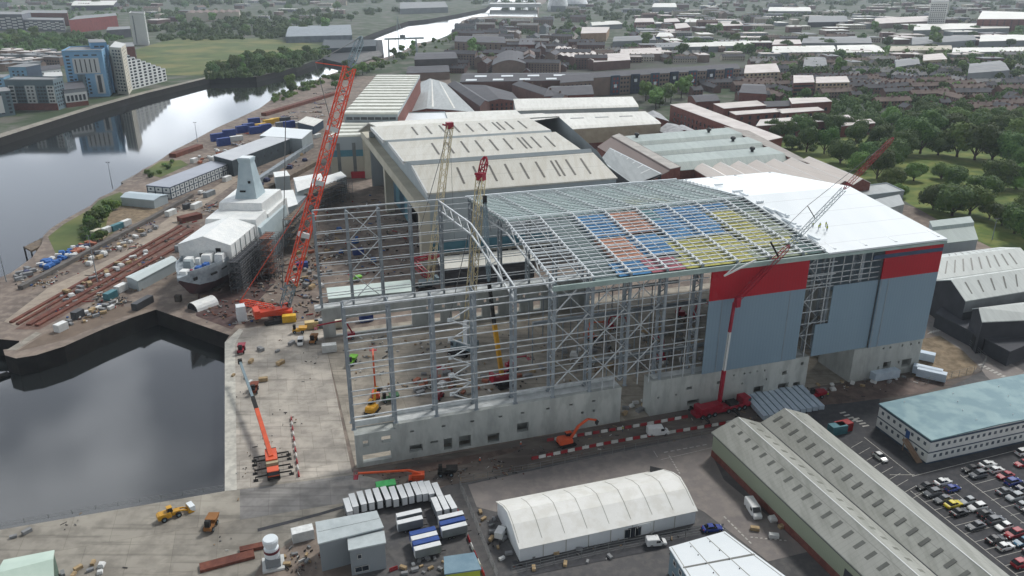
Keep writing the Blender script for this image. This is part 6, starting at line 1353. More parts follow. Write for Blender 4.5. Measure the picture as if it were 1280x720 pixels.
def car_meshes(kind):
    if kind in CARP: return CARP[kind]
    L, Wd, H = dict(hatch=(4.0, .86, 1.48), saloon=(4.6, .9, 1.44), suv=(4.55, .93, 1.68))[kind]; h = L / 2
    b = MB(); belt = .62 * H
    b.loft([ring(-h, Wd * .86, .35, belt * .8), ring(-h + .25, Wd, .25, belt * .98), ring(-h + .9, Wd, .22, belt * 1.02), ring(h - 1.25, Wd, .22, belt), ring(h - .35, Wd * .97, .25, belt * .8), ring(h, Wd * .8, .35, belt * .62)])
    r0, r1, r2, r3 = (-h + .15, -h + .75, h - 2.0, h - 1.2) if kind != 'saloon' else (-h + .6, -h + 1.3, h - 2.2, h - 1.35)
    cb = MB(); t = .72
    cb.loft([[(r0, -Wd * .86, belt), (r3, -Wd * .86, belt), (r3, Wd * .86, belt), (r0, Wd * .86, belt)], [(r1, -Wd * t, H - .05), (r2, -Wd * t, H - .05), (r2, Wd * t, H - .05), (r1, Wd * t, H - .05)]])
    rf = MB(); rf.loft([[(r1 - .06, -Wd * .74, H - .06), (r2 + .06, -Wd * .74, H - .06), (r2 + .06, Wd * .74, H - .06), (r1 - .06, Wd * .74, H - .06)], [(r1 + .1, -Wd * .66, H), (r2 - .1, -Wd * .66, H), (r2 - .1, Wd * .66, H), (r1 + .1, Wd * .66, H)]])
    pl = MB()
    for sg in (-1, 1):
        for f in (.5,):
            xm0, xm1 = r0 + (r3 - r0) * f, r1 + (r2 - r1) * f; pl.beam((xm0, sg * Wd * .865, belt), (xm1, sg * Wd * .73, H - .03), .1, .05)
    wh = MB(); wh.tube((0, -.11, 0), (0, .11, 0), .32, n=12, mi=0); wh.tube((0, -.125, 0), (0, .125, 0), .19, n=8, mi=1)
    lp = MB(); lp.box(0, 0, 0, .14, .34, .16)
    CARP[kind] = (b, cb, rf, pl, wh.mesh('wheel', [M_rub, M_rim]), lp.mesh('headlight', M_lamp), lp.mesh('tail_light', M_tail), L, Wd, belt, {}); return CARP[kind]
def car(p, rz, kind, colour, label, group=None):
    b, cb, rf, pl, wh, hl_, tl, L, Wd, belt, cache = car_meshes(kind)
    if colour not in cache: cache[colour] = (b.mesh('body', paint(colour)), cb.mesh('cabin_glass', M_cg), rf.mesh('roof', paint(colour)), pl.mesh('door_pillar', paint(colour)))
    o = thing('car', label, 'car', (p[0], p[1], .1), rz, group)
    for nm, me in zip(('body', 'cabin_glass', 'roof', 'door_pillar'), cache[colour]): put(nm, me, o)
    for x in (-L / 2 + .8, L / 2 - .82):
        for y in (-Wd + .1, Wd - .1): put('wheel', wh, o, (x, y, .32))
    for y in (-Wd * .68, Wd * .68): put('headlight', hl_, o, (L / 2 - .09, y, belt * .62)); put('tail_light', tl, o, (-L / 2 + .05, y, belt * .72))
    return o
def van(p, rz, label, big=True, colour='white'):
    L, Wd, H = (5.9, 1.02, 2.5) if big else (4.4, .92, 1.9); h = L / 2; o = thing('van', label, 'van', (p[0], p[1], .1), rz)
    g = MB(); g.loft([ring(-h, Wd * .96, .35, H * .96), ring(-h + .15, Wd, .3, H), ring(h - 2.0, Wd, .3, H), ring(h - 1.75, Wd, .3, H * .97), ring(h - .95, Wd * .98, .3, H * .56), ring(h - .2, Wd * .95, .3, H * .46), ring(h, Wd * .85, .35, H * .38)]); g.build('body', paint(colour), o)
    g = MB(); g.hexa([(h - 1.68, -Wd * .86, H * .93), (h - .98, -Wd * .9, H * .585), (h - .98, Wd * .9, H * .585), (h - 1.68, Wd * .86, H * .93), (h - 1.6, -Wd * .84, H * .95), (h - .9, -Wd * .88, H * .6), (h - .9, Wd * .88, H * .6), (h - 1.6, Wd * .84, H * .95)]); g.build('windscreen', M_cg, o)
    for sg in (-1, 1):
        g = MB(); g.box(h - 1.95, sg * (Wd + .005), H * .58, .95, .05, H * .27); g.build('side_window', M_cg, o)
    me = car_meshes('hatch')[4]
    for x in (-h + 1.0, h - .95):
        for y in (-Wd + .1, Wd - .1): put('wheel', me, o, (x, y, .33))
    for y in (-Wd * .7, Wd * .7): put('headlight', car_meshes('hatch')[5], o, (h - .12, y, H * .3))
    return o
def face(a, b): a, b = at(*a), at(*b); return math.atan2(b.y - a.y, b.x - a.x)
van(at(941, 641), face((932, 627), (950, 655)), 'tall white panel van parked beside the twin ridge warehouse')
van(at(820, 681), face((808, 682), (832, 680)), 'small white van passing in front of the marquee', False)
van(at(822, 543), face((810, 544), (836, 542)), 'white van by the red and white barriers on the site road')
car(at(890, 663), face((876, 664), (905, 661)), 'saloon', 'blue', 'blue car driving past the marquee toward the junction')
van(at(252, 242), face((244, 246), (260, 238)), 'white van parked beside the long site office in the yard', False)
van(at(376, 430), face((378, 420), (374, 440)), 'small white van on the slab near the crawler crane', False)
car(at(1100, 574), face((1090, 566), (1110, 581)), 'hatch', 'white', 'lone white car in the hatched bay beside the warehouse')
van(at(627, 668), face((623, 676), (632, 660)), 'white pick up van by the end of the marquee', False)
# the car park: three slanted double rows
CARS = [(1155, 611, 'black'), (1178, 605, 'white'), (1165, 619, 'grey'), (1190, 613, 'blue'), (1178, 627, 'grey'), (1191, 633, 'yellow'), (1209, 629, 'silver'), (1199, 643, 'black'), (1221, 637, 'white'), (1232, 645, 'black'), (1219, 660, 'grey'), (1244, 653, 'grey'), (1254, 661, 'white'), (1244, 677, 'black'), (1267, 670, 'red'), (1256, 686, 'white'), (1278, 680, 'teal'), (1276, 707, 'red'),
        (1212, 589, 'black'), (1234, 583, 'white'), (1222, 596, 'grey'), (1245, 590, 'white'), (1256, 597, 'red'), (1266, 605, 'blue'), (1279, 611, 'navy'), (1256, 617, 'grey'), (1268, 624, 'silver'), (1279, 634, 'silver'), (1278, 582, 'red'), (1279, 568, 'white'), (1286, 640, 'black'), (1290, 690, 'grey')]
ca = face((1165, 619), (1190, 613)) ; ck = ['hatch', 'saloon', 'suv']
words_ = {}
for k, (x, y, c) in enumerate(CARS):
    p = at(x, y); kd = 'saloon' if c == 'yellow' else ck[(k * 7) % 3]
    row = 'in the car park row beside the warehouse' if k < 18 else 'in the car park row nearer the office block'
    car(p, ca + (0 if k % 2 else math.pi) + random.uniform(-.04, .04), kd, c, f'{c} {dict(hatch="hatchback", saloon="saloon", suv="tall car")[kd]} parked {row}', 'cars parked in the car park')
def stripe(p, q, w=.14, z=.14, name='road_marking'):
    a, b = at(*p), at(*q); d = (b - a); n_ = Vector((-d.y, d.x, 0)).normalized() * w / 2; g = MB(); g.face([(v.x, v.y, z) for v in (a - n_, b - n_, b + n_, a + n_)]); o = g.build(name, M_line); o['kind'] = 'structure'; return o
for (p, q) in (((1138, 614), (1290, 735)), ((1176, 603), (1300, 698)), ((1200, 594), (1300, 670)), ((1232, 580), (1300, 630)), ((1140, 596), (1300, 556)), ((1112, 594), (1143, 594)), ((1080, 547), (1142, 596))): stripe(p, q, .18)
for k in range(14):
    a = (1143 + k * 12.5, 618 + k * 10); stripe(a, (a[0] + 40, a[1] - 10.5), .12)
for k in range(10):
    a = (1203 + k * 12, 597 + k * 9.6); stripe(a, (a[0] + 38, a[1] - 10), .12)
for k in range(9): stripe((1064 + k * 9.5, 560 + k * 8), (1078 + k * 9.5, 552 + k * 8), .12); 
for k in range(9): stripe((1223 + k * 4.8, 457 + k * 2.4), (1227.5 + k * 4.8, 455.5 + k * 2.4), .7, .12); stripe((1160 + k * 3, 417.5 - k * .7), (1165 + k * 3, 414 - k * .7), .45, .12)
for k in range(8): stripe((1242 + k * 9, 462 - 0 + k * 5.4 - 18), (1246 + k * 9, 464 + k * 5.4 - 18), .14, .12)
for k in range(4): stripe((1050 + k * 5, 517 + k * 3.2), (1057 + k * 5, 515.4 + k * 3.2), .6, .12); stripe((1066 + k * 4, 524.5 + k * 3), (1074 + k * 4, 523 + k * 3), .6, .12)
for k in range(8): stripe((905 + k * 4.4, 646 + k * 4.4), (908 + k * 4.4, 649 + k * 4.4), .35, .12); stripe((938 + k * 6, 672 + k * .6), (941 + k * 6, 672 + k * .6), .35, .12)
for k in range(7): stripe((830 + k * 8, 566 - k * 1.5), (835 + k * 8, 565 - k * 1.5), .35, .12); stripe((836 + k * 2, 570 + k * 3.4), (838 + k * 2, 572 + k * 3.4), .3, .12)
stripe((826, 575), (890, 560), .15, .12); stripe((817, 564), (822, 572), .15, .12)
# white box trailers in the trailer park, blue and white curtain boxes, containers
M_box = mat('white_box_body', (226, 229, 230), (214, 218, 220), scale=.6, rough=.4); M_boxs = mat('grey_box_side', (122, 128, 132), (108, 114, 118), scale=.5, rough=.5); M_blue = mat('curtain_blue', (50, 82, 150), (42, 72, 138), scale=.5, rough=.5)
def trailer_proto(L, m_top, m_side, nm):
    g = MB(); g.box(0, 0, .75, L, 1.3, 2.0); b = g.mesh('body', m_side); g = MB(); g.box(0, 0, 2.76, L + .06, 1.36, .08); r = g.mesh('roof', m_top)
    g = MB(); g.box(-L / 2 - .03, 0, .85, .06, 1.2, 1.8); d = g.mesh('rear_door', m_top); g = MB(); g.box(0, 0, .5, L * .96, 1.0, .24); g.beam((L / 2, 0, .6), (L / 2 + 1.1, 0, .55), .14); c = g.mesh('chassis', M_track); w = car_meshes('hatch')[4]
    return L, b, r, d, c, w
TP = trailer_proto(5.2, M_box, M_boxs, 'w'); TB = trailer_proto(5.6, M_blue, M_blue, 'b'); TW = trailer_proto(5.6, M_box, M_boxs, 'v')
def trailer(p, rz, pr, label, group, name='box_trailer'):
    L, b, r, d, c, w = pr; o = thing(name, label, 'trailer', (p[0], p[1], .05), rz, group)
    for nm, me in (('body', b), ('roof', r), ('rear_door', d), ('chassis', c)): put(nm, me, o)
    for x in (-L * .22, -L * .05):
        for y in (-.58, .58): put('wheel', w, o, (x, y, .33))
    return o
ta = face((464, 645), (456, 622))
TR = [(436, 644, 0), (443, 638, 0), (453, 635, 0), (463, 633, 0), (473, 631, 0), (483, 629, 0), (493, 629, 0), (503, 627, 0), (512, 625, 0), (521, 623, 0), (529, 622, 0), (537, 622, 0), (546, 643, 0), (555, 641, 0), (564, 640, 0), (547, 624, 0)]
for k, (x, y, _) in enumerate(TR): trailer(at(x, y), ta + random.uniform(-.03, .03), TP, 'white box trailer in the slanting row along the back of the trailer park', 'white box trailers')
tb = face((516, 660), (546, 653))
for (x, y, pr, lb) in ((512, 654, TW, 'white topped box trailer lying crosswise, farther of a pair in the middle of the park'), (513, 663, TW, 'white topped box trailer lying crosswise, nearer of a pair in the middle of the park'), (529, 677, TB, 'blue box trailer topmost of the front stack of crosswise trailers'), (531, 683, TW, 'white box trailer between two blue ones in the front crosswise stack'),
                       (533, 689, TB, 'blue box trailer below the white one in the front crosswise stack'), (535, 696, TW, 'pale box trailer nearest in the front crosswise stack'), (564, 657, TW, 'white box trailer beside the striped barrier, farthest of three crosswise'), (566, 664, TB, 'blue box trailer beside the striped barrier, middle of three crosswise'), (568, 671, TW, 'pale box trailer beside the striped barrier, nearest of three crosswise')):
    trailer(at(x, y), tb, pr, lb, None)
sheet('trailer_park', [(432, 652), (440, 634), (545, 612), (572, 622), (590, 690), (560, 705), (500, 712), (484, 690), (478, 655)], .07, M_asph)
def container_mesh(L, Wd, H, m, mt):
    g = MB(); g.box(0, 0, .1, L, Wd, H, 0, 0)
    n_ = int(L / .5)
    for k in range(n_):
        for sg in (-1, 1): g.box(-L / 2 + (k + .5) * L / n_, sg * (Wd / 2 + .02), .2, .22, .05, H - .2, 0, 0)
    g.box(0, 0, H + .1, L - .1, Wd - .1, .05, 0, 1); g.box(L / 2 + .03, 0, .2, .05, .08, H - .2, 0, 1)
    return g.mesh('container', [m, mt])
CMESH = {}
def container(p, rz, c, label, L=6.1, Wd=2.44, H=2.6, z=0, group=None, name='container', cat='container'):
    k = (c, L, Wd, H)
    if k not in CMESH:
        cc = dict(white=(216, 219, 218), grey=(140, 146, 150), blue=(44, 70, 140), cream=(206, 200, 182), red=(150, 40, 44), green=(70, 170, 96), yellow=(220, 176, 50), dark=(70, 72, 76), rust=(128, 66, 50), teal=(70, 120, 130), tan=(206, 182, 130))[c]
        CMESH[k] = container_mesh(L, Wd, H, mat('container_' + c, cc, tuple(u * .9 for u in cc), scale=.6, rough=.6), mat('container_top_' + c, tuple(min(255, u * 1.05 + 8) for u in cc), tuple(u * .95 for u in cc), scale=.8, rough=.6))
    o = put(name, CMESH[k], None, (p[0], p[1], z), rz); tag(o, label, cat, group); return o
ya = face((0, 408), (250, 290))      # direction of the slipway yard
for (x, y, c, L, lb) in ((121, 294, 'cream', 5, 'cream cabin at the lower end of a row of four beside the grassy point'), (134, 291, 'white', 5, 'white cabin second in the row beside the grassy point'), (146, 287, 'teal', 7, 'pale teal container third in the row beside the grassy point'), (158, 282, 'white', 5, 'white cabin at the upper end of the row beside the grassy point'),
                         (214, 269, 'white', 6, 'white tipper body standing alone on the yard road'), (246, 260, 'white', 7, 'white skip lorry body beside the dark block near the site office'), (234, 261, 'dark', 4, 'dark block store beside the white body near the site office'), (284, 226, 'white', 6, 'white container between the site office and the mast'), (251, 230, 'white', 8, 'grey white cabin against the site office'),
                         (139, 373, 'teal', 5, 'small green container at the end of the slipway'), (152, 364, 'white', 5, 'white container in front of the long cabin'), (179, 383, 'dark', 9, 'dark brown steel store on the edge of the basin'), (98, 397, 'dark', 4, 'dark generator box on the promontory'), (77, 413, 'white', 4, 'white box on the promontory beside the kerb'),
                         (228, 312, 'grey', 7, 'grey flat container beside the ship bow'), (262, 245, 'grey', 8, 'grey lorry body beside the rails near the ship'), (268, 200, 'white', 8, 'white container behind the slate walled shed'), (243, 203, 'white', 5, 'small white cabin near the green river edge'), (397, 172, 'white', 7, 'white cabin behind the red boom on the far yard'), (384, 182, 'grey', 8, 'grey container near the far white canopy')):
    container(at(x, y), ya + random.uniform(-.05, .05), c, lb, L)
for k, (x, y, c) in enumerate(((272, 176, 'blue'), (287, 171, 'blue'), (296, 176, 'white'), (303, 166, 'blue'), (311, 163, 'blue'), (320, 167, 'blue'), (326, 160, 'yellow'), (336, 155, 'yellow'), (345, 153, 'yellow'), (318, 156, 'blue'), (332, 164, 'blue'), (280, 182, 'blue'), (356, 152, 'dark'), (362, 160, 'blue'), (375, 158, 'white'), (352, 158, 'grey'))):
    container(at(x, y), R(40) + random.uniform(-.1, .1), c, f'{c} container in the container yard by the river', 9, 3, 5.2 if c == 'blue' else 3.4, group='containers in the river yard')
for (x, y, c, lb) in ((390, 410, 'tan', 'tan generator container beside the open frame corner'), (402, 408, 'grey', 'grey tank container next to the tan generator'), (362, 402, 'yellow', 'yellow skip behind the crawler crane'), (483, 615, 'green', 'bright green skip behind the trailers'), (426, 397, 'cream', 'cream site cabin inside the corner of the open frame'), (414, 400, 'white', 'white site cabin at the very corner of the open frame'), (420, 409, 'cream', 'cream cabin below two others at the frame corner'),
                      (379, 622 + 51, 'white', 'white topped box by the steel store side'), (1053, 538, 'red', 'red skip on the hatched yard beside the warehouse'), (1046, 541, 'teal', 'small teal skip beside the red one'), (412, 439, 'white', 'small white cabin box on the slab edge'), (458, 401, 'blue', 'blue skip under the back wall of the hall'), (448, 318, 'blue', 'blue tarpaulin covered box behind the back frame'), (378, 335, 'blue', 'blue tank container under the red boom')):
    container(at(x, y), HA + random.uniform(-.1, .1), c, lb, 4.6 if c != 'cream' else 5.5, 2.4, 2.4, name='skip' if 'skip' in lb else 'container', cat='skip' if 'skip' in lb else 'container')
# wrapped panel packs in front of the clad wall
M_pack = mat('silver_wrap', (190, 204, 216), (174, 190, 204), scale=.6, rough=.35)
g = MB(); g.box(0, 0, .25, 12.5, 1.5, 1.3); PKM = g.mesh('panel_pack', M_pack)
pa = face((946, 520), (934, 502))
for k in range(10):
    o = put('panel_pack', PKM, None, at(944 + k * 7.6, 511.5 - k * 1.35), face((946 + 6, 520), (934, 500))); tag(o, 'silver wrapped panel pack in the slanting row before the clad wall', 'panel pack', 'silver wrapped panel packs')
for k, (x, y, l_) in enumerate(((1105, 474, 9), (1163, 474, 8), (1158, 470, 8), (1152, 450, 7))):
    o = put('panel_pack', PKM, None, at(x, y), HA + (0 if k == 0 else R(-50))); o.scale = (l_ / 12.5, 1.6, 1.9); tag(o, ['wide silver wrapped pack at the foot of the concrete tower', 'silver pack lying on the earth bank, outer of a pair', 'silver pack lying on the earth bank, inner of a pair', 'pale pack against the end wall by the earth bank'][k], 'panel pack')
# red and white plastic barriers
M_bw = mat('barrier_white', (218, 218, 214), rough=.5); M_br = mat('barrier_red', (160, 44, 50), rough=.5)
def barmesh(m):
    g = MB(); g.loft([[(-.95, -.28, 0), (.95, -.28, 0), (.95, .28, 0), (-.95, .28, 0)], [(-.95, -.26, .3), (.95, -.26, .3), (.95, .26, .3), (-.95, .26, .3)], [(-.95, -.12, .55), (.95, -.12, .55), (.95, .12, .55), (-.95, .12, .55)], [(-.95, -.1, 1.0), (.95, -.1, 1.0), (.95, .1, 1.0), (-.95, .1, 1.0)]]); g.v = [(a * .95, b * .8, c * .8) for a, b, c in g.v]; return g.mesh('barrier', m)
BM_ = (barmesh(M_br), barmesh(M_bw))
def barriers(pts, label, group, step=2.0):
    k = 0
    for i in range(len(pts) - 1):
        a, b = at(*pts[i]), at(*pts[i + 1]); n_ = max(1, int((b - a).length / step)); rz = math.atan2(b.y - a.y, b.x - a.x)
        for j in range(n_):
            p = a.lerp(b, (j + .5) / n_); o = put('barrier', BM_[k % 2], None, (p.x, p.y, .08), rz); tag(o, ('red ' if k % 2 == 0 else 'white ') + label, 'barrier', group); k += 1
barriers([(664, 575), (745, 558), (800, 548), (880, 535), (925, 527)], 'plastic barrier in the outer line along the site road', 'outer road barriers')
barriers([(683, 552), (740, 543), (800, 533), (860, 522)], 'plastic barrier in the inner line along the hall wall', 'inner road barriers')
barriers([(364, 522), (369, 560), (374, 598)], 'barrier in the line across the concrete slab', 'slab barriers', 2.4)
barriers([(560, 622), (575, 645), (588, 680), (606, 722)], 'barrier along the side of the trailer park', 'trailer park barriers', 2.2)
barriers([(484, 716), (500, 710)], 'barrier by the small steel store', 'store barriers')
# fences: mesh panels on posts
M_fence = mat('fence_steel', (132, 136, 136), (112, 116, 116), scale=.5, rough=.6)
def fence(pts, label, h=2.2, step=3.0, name='site_fence'):
    A = at(*pts[0]); o = thing(name, label, 'fence', A)
    for i in range(len(pts) - 1):
        a, b = at(*pts[i]) - A, at(*pts[i + 1]) - A; n_ = max(1, int((b - a).length / step))
        for j in range(n_):
            p = a.lerp(b, j / n_); q = a.lerp(b, (j + 1) / n_); g = MB(); g.beam((p.x, p.y, 0), (p.x, p.y, h), .09); g.build('post', M_fence, o)
        g = MB()
        for z in (.15, h * .35, h * .68, h): g.beam((a.x, a.y, z), (b.x, b.y, z), .045)
        g.build('rail', M_fence, o)
fence([(640, 718), (760, 690), (838, 675), (875, 668)], 'steel mesh fence along the lane in front of the marquee'); fence([(575, 610), (592, 650), (622, 725)], 'steel mesh fence beside the trailer park barriers')
fence([(575, 606), (660, 590), (780, 566), (890, 545)], 'steel mesh fence between the site road and the marquee yard'); fence([(905, 672), (958, 722)], 'steel mesh fence beside the modular office lane'); fence([(0, 659), (120, 637), (281, 611)], 'low railing along the edge of the quay', 1.1, 4, 'quay_railing')
fence([(1172, 410), (1210, 432), (1232, 452), (1226, 464), (1150, 482)], 'curving site fence around the bare earth bank')
# wheel loader on the quay
p = at(216, 646); o = thing('wheel_loader', 'yellow wheel loader with a white bulk in its bucket on the quay', 'loader', p, face((200, 650), (238, 636)))
g = MB(); g.loft([ring(-4.2, 1.1, .9, 2.3), ring(-3.6, 1.25, .8, 2.6), ring(-.6, 1.25, .8, 2.5), ring(-.4, 1.0, .8, 2.0)]); g.build('engine_hood', M_yel, o)
g = MB(); g.loft([[(-1.4, -.8, 2.3), (.3, -.8, 2.3), (.3, .8, 2.3), (-1.4, .8, 2.3)], [(-1.2, -.7, 3.7), (.0, -.7, 3.7), (.0, .7, 3.7), (-1.2, .7, 3.7)]]); g.build('cab', M_cg, o); g = MB(); g.box(-.6, 0, 3.7, 1.5, 1.6, .15); g.build('cab_roof', M_yel, o)
g = MB(); g.box(1.0, 0, .9, 2.4, 1.6, 1.1); g.build('front_frame', M_yel, o)
for y in (-.7, .7):
    g = MB(); g.beam((.8, y, 1.9), (3.2, y, 1.5), .4); g.beam((3.2, y, 1.5), (4.4, y, .7), .35); g.build('lift_arm', M_yel, o)
g = MB(); g.loft([[(4.2, -1.6, .2), (5.9, -1.6, .1), (4.4, -1.6, 1.7)], [(4.2, 1.6, .2), (5.9, 1.6, .1), (4.4, 1.6, 1.7)]]); g.build('bucket', M_yel, o); g = MB(); g.box(5.4, 0, .5, 1.6, 3.0, 1.6, .1); g.build('white_load', M_white, o)
wheels(o, (-2.6, 1.5), 1.2, .85, .7); o.scale = (.76,) * 3
# excavators
def excavator(p, rz, m, label, reach=1.0):
    o = thing('excavator', label, 'excavator', p, rz)
    for sg in (-1, 1):
        g = MB(); pr = [(-1.9, 0), (1.9, 0), (2.3, .4), (1.9, .85), (-1.9, .85), (-2.3, .4)]; g.loft([[(x, sg * 1.25 - .3, z) for x, z in pr], [(x, sg * 1.25 + .3, z) for x, z in pr]]); g.build('track', M_track, o)
    g = MB(); g.lathe([(.9, .6), (.9, 1.0)], 12); g.build('turntable', M_track, o)
    g = MB(); g.loft([ring(-2.4, 1.2, 1.0, 2.1), ring(-1.9, 1.35, 1.0, 2.4), ring(.9, 1.35, 1.0, 2.2), ring(1.3, 1.3, 1.0, 1.9)]); g.build('house', m, o); g = MB(); g.box(.9, .85, 1.2, 1.5, 1.0, 1.9); g.build('cab', M_cg, o); g = MB(); g.box(.9, .85, 3.1, 1.6, 1.1, .12); g.build('cab_roof', m, o)
    g = MB(); g.beam((1.0, -.2, 1.7), (3.2 * reach, -.2, 5.0), .6, .5); g.beam((3.2 * reach, -.2, 5.0), (5.8 * reach, -.2, 6.4), .55, .45); g.build('boom', m, o)
    g = MB(); g.beam((5.8 * reach, -.2, 6.5), (8.4 * reach, -.2, 5.6), .4, .4); g.build('stick', m, o)
    g = MB(); g.loft([[(8.2 * reach, -.8, 5.8), (8.9 * reach, -.8, 5.4), (8.4 * reach, -.8, 4.2)], [(8.2 * reach, .4, 5.8), (8.9 * reach, .4, 5.4), (8.4 * reach, .4, 4.2)]]); g.build('bucket', M_track, o); return o
excavator(at(708, 556), face((706, 556), (740, 548)), M_orange, 'orange excavator reaching up against the concrete base wall')
excavator(at(466, 515), R(75), M_yel, 'small yellow excavator inside the open corner bay', .5)
# boom lifts, telehandlers and dumpers inside and round the hall
def boom_lift(p, rz, m, label, h1=9, l2=9, dark=False):
    o = thing('boom_lift', label, 'boom lift', (p[0], p[1], .13), rz); g = MB(); g.box(0, 0, .5, 3.4, 2.2, .6); g.build('chassis', M_track if dark else m, o); wheels(o, (-1.2, 1.2), 1.0, .5, .4)
    g = MB(); g.box(-.6, 0, 1.15, 3.0, 1.8, 1.1); g.build('turret', m, o); e = Vector((-1.4, 0, 2.0)); k = e + Vector((l2 * .25, 0, h1)); t = k + Vector((l2, 0, -h1 * .12))
    g = MB(); g.beam(e, k, .5); g.build('lower_boom', m, o); g = MB(); g.beam(k, t, .4); g.build('upper_boom', m, o); g = MB(); g.span(t.x, -1, t.z - 1.1, t.x + 1.0, 1, t.z - 1.0)
    for x in (t.x, t.x + 1.0):
        for y in (-1, 1): g.beam((x, y, t.z - 1.1), (x, y, t.z), .07)
    for y in (-1, 1): g.beam((t.x, y, t.z), (t.x + 1, y, t.z), .07)
    for x in (t.x, t.x + 1.0): g.beam((x, -1, t.z), (x, 1, t.z), .07)
    g.build('basket', M_crim, o); return o
for (x, y, a, m, h, l_, lb) in ((470, 497, 100, M_orange, 11, 8, 'orange boom lift with raised boom in the first open bay'), (548, 498, 70, M_crim, 8, 3, 'crimson boom lift standing by the white stacks in the third bay'), (640, 462, 20, M_crim, 2, 5, 'crimson boom lift low on the floor beside the yellow boom'), (738, 424, 20, M_orange, 4, 5, 'orange boom lift in the middle of the hall floor'), (764, 412, -10, M_crim, 3, 5, 'crimson boom lift behind the orange one in the hall'),
                              (826, 452, 110, M_crim, 6, 4, 'crimson boom lift among stacked steel deep in the hall'), (852, 396, 10, M_crim, 3, 5, 'crimson boom lift at the back of the hall'), (436, 424, 200, M_crim, 5, 9, 'crimson boom lift reaching out of the frame corner'), (520, 602, 185, M_orange, 1.2, 12, 'long low orange boom lift on the muddy road by the trailers'), (870, 398, 40, M_crim, 3, 6, 'crimson boom lift beside the clad wall inside')):
    boom_lift(at(x, y), R(a), m, lb, h, l_)
M_lime = mat('lime_green_plant', (120, 190, 60), rough=.5); M_dgreen = mat('green_plant', (60, 110, 70), rough=.5)
def dumper(p, rz, m, label):
    o = thing('dumper', label, 'dumper', (p[0], p[1], .13), rz); g = MB(); g.box(-.8, 0, .6, 2.6, 1.7, .8); g.build('chassis', m, o); g = MB(); g.loft([[(.4, -1, 1.0), (2.2, -1, 1.1), (2.2, 1, 1.1), (.4, 1, 1.0)], [(.0, -1.2, 2.1), (2.8, -1.2, 2.0), (2.8, 1.2, 2.0), (.0, 1.2, 2.1)]]); g.build('skip_body', m, o)
    g = MB(); g.box(-1.4, 0, 1.4, .9, 1.1, 1.5); g.build('seat_cage', M_track, o); wheels(o, (-1.4, 1.2), .9, .55, .45)
for (x, y, a, m, lb) in ((440, 455, 80, M_lime, 'lime green dumper beside the outer column of the open bay'), (487, 502, 20, M_dgreen, 'dark green dumper behind the base wall of the second bay'), (444, 352, 30, M_lime, 'lime dumper behind the pale green cabin'), (392, 428, 90, mat('brown_plant', (150, 104, 60)), 'brown dumper on the slab near the frame corner'), (374, 416, 10, M_yel, 'yellow dumper beside the crawler crane'), (302, 440, 100, M_crim, 'red machine beside the tip of the orange crane boom'), (318, 490, 100, mat('rust_plant', (120, 66, 50)), 'rust coloured machine right of the orange crane boom'), (558, 594, 5, M_track, 'black dumper on the muddy road at the foot of the base wall'), (264, 660, 90, mat('brown_plant', (150, 104, 60)), 'brown pallet truck standing on the quay concrete'), (1020, 497, 10, M_crim, 'red dumper by the silver panel packs')):
    dumper(at(x, y), R(a), m, lb)
# slipway rails, timber and rusty steel
M_rust = mat('rusty_steel', (122, 76, 62), (92, 56, 48), scale=.3, rough=.9, c3=(92, 52, 46), scale3=1, f3=.5)
def strip(name, pts, w, h, m, label, cat):
    A = at(*pts[0]); o = None; g = MB()
    for i in range(len(pts) - 1):
        a, b = at(*pts[i]) - A, at(*pts[i + 1]) - A; g.beam((a.x, a.y, h / 2), (b.x, b.y, h / 2), w, h)
    o = g.build(name, m, None, loc=A); tag(o, label, cat); return o
for k, (p, q, w, lb) in enumerate((((14, 404), (226, 283), 1.4, 'outermost long rusty slipway rail toward the river'), ((22, 406), (232, 286), 1.2, 'second long rusty slipway rail from the river'), ((36, 407), (240, 289), 2.0, 'broad middle rusty slipway rail'), ((46, 408), (246, 296), 1.6, 'rusty slipway rail nearest the long cabin'))): strip('slipway_rail', [p, q], w, .7, M_rust, lb, 'rail')
sheet('slipway', [(18, 412), (50, 412), (248, 298), (250, 280), (222, 283)], .06, mat('slipway_bed', (116, 92, 82), (96, 74, 68), scale=.15, rough=.95, c3=(140, 116, 104), scale3=.4, f3=.5))
sheet('slipway', [(245, 395), (290, 412), (345, 352), (320, 330), (250, 350)], .06, mat('slipway_dark', (88, 70, 68), (70, 56, 56), scale=.12, rough=.95, c3=(110, 92, 86), scale3=.4, f3=.5))
sheet('kerb_strip', [(8, 438), (45, 415), (52, 417), (20, 438)], .08, M_conc); sheet('apron', [(20, 440), (80, 425), (130, 405), (185, 385), (150, 383), (55, 418)], .05, mat('brown_apron', (124, 110, 98), (104, 92, 82), scale=.12, rough=.95))
sheet('yard_road', [(5, 402), (60, 360), (150, 318), (225, 262), (290, 220), (300, 224), (240, 268), (170, 318), (70, 372), (20, 408)], .05, mat('pale_yard_road', (166, 154, 140), (148, 138, 126), scale=.1, rough=.95, c3=(128, 118, 110), scale3=.3, f3=.5))
S = strip('quay_wall_strip', [(26, 362), (120, 312), (180, 280), (240, 246)], 2.2, 1.6, mat('dark_concrete_strip', (104, 100, 96), (86, 82, 80), scale=.3), 'long low grey retaining strip between the yard road and the storage bank', 'wall')
S = strip('steel_beam', [(300, 690), (345, 680)], 1.6, .8, M_rust, 'rusty steel beam lying on the quay beside the white mooring bollard', 'beam')
for k, (p, q, lb) in enumerate((((225, 278), (250, 272), 'dark rusty beam stack beside the ship tent'), ((216, 197), (250, 185), 'rusty plate stack on the far river edge'), ((330, 145), (420, 118), 'long dark rusty scrap stack near the far bushes'), ((395, 205), (330, 240), 'timber and steel stack along the far slipway'))):
    strip('steel_stack', [p, q], 5, 2.6, M_rust if k != 3 else M_plank, lb, 'stack')
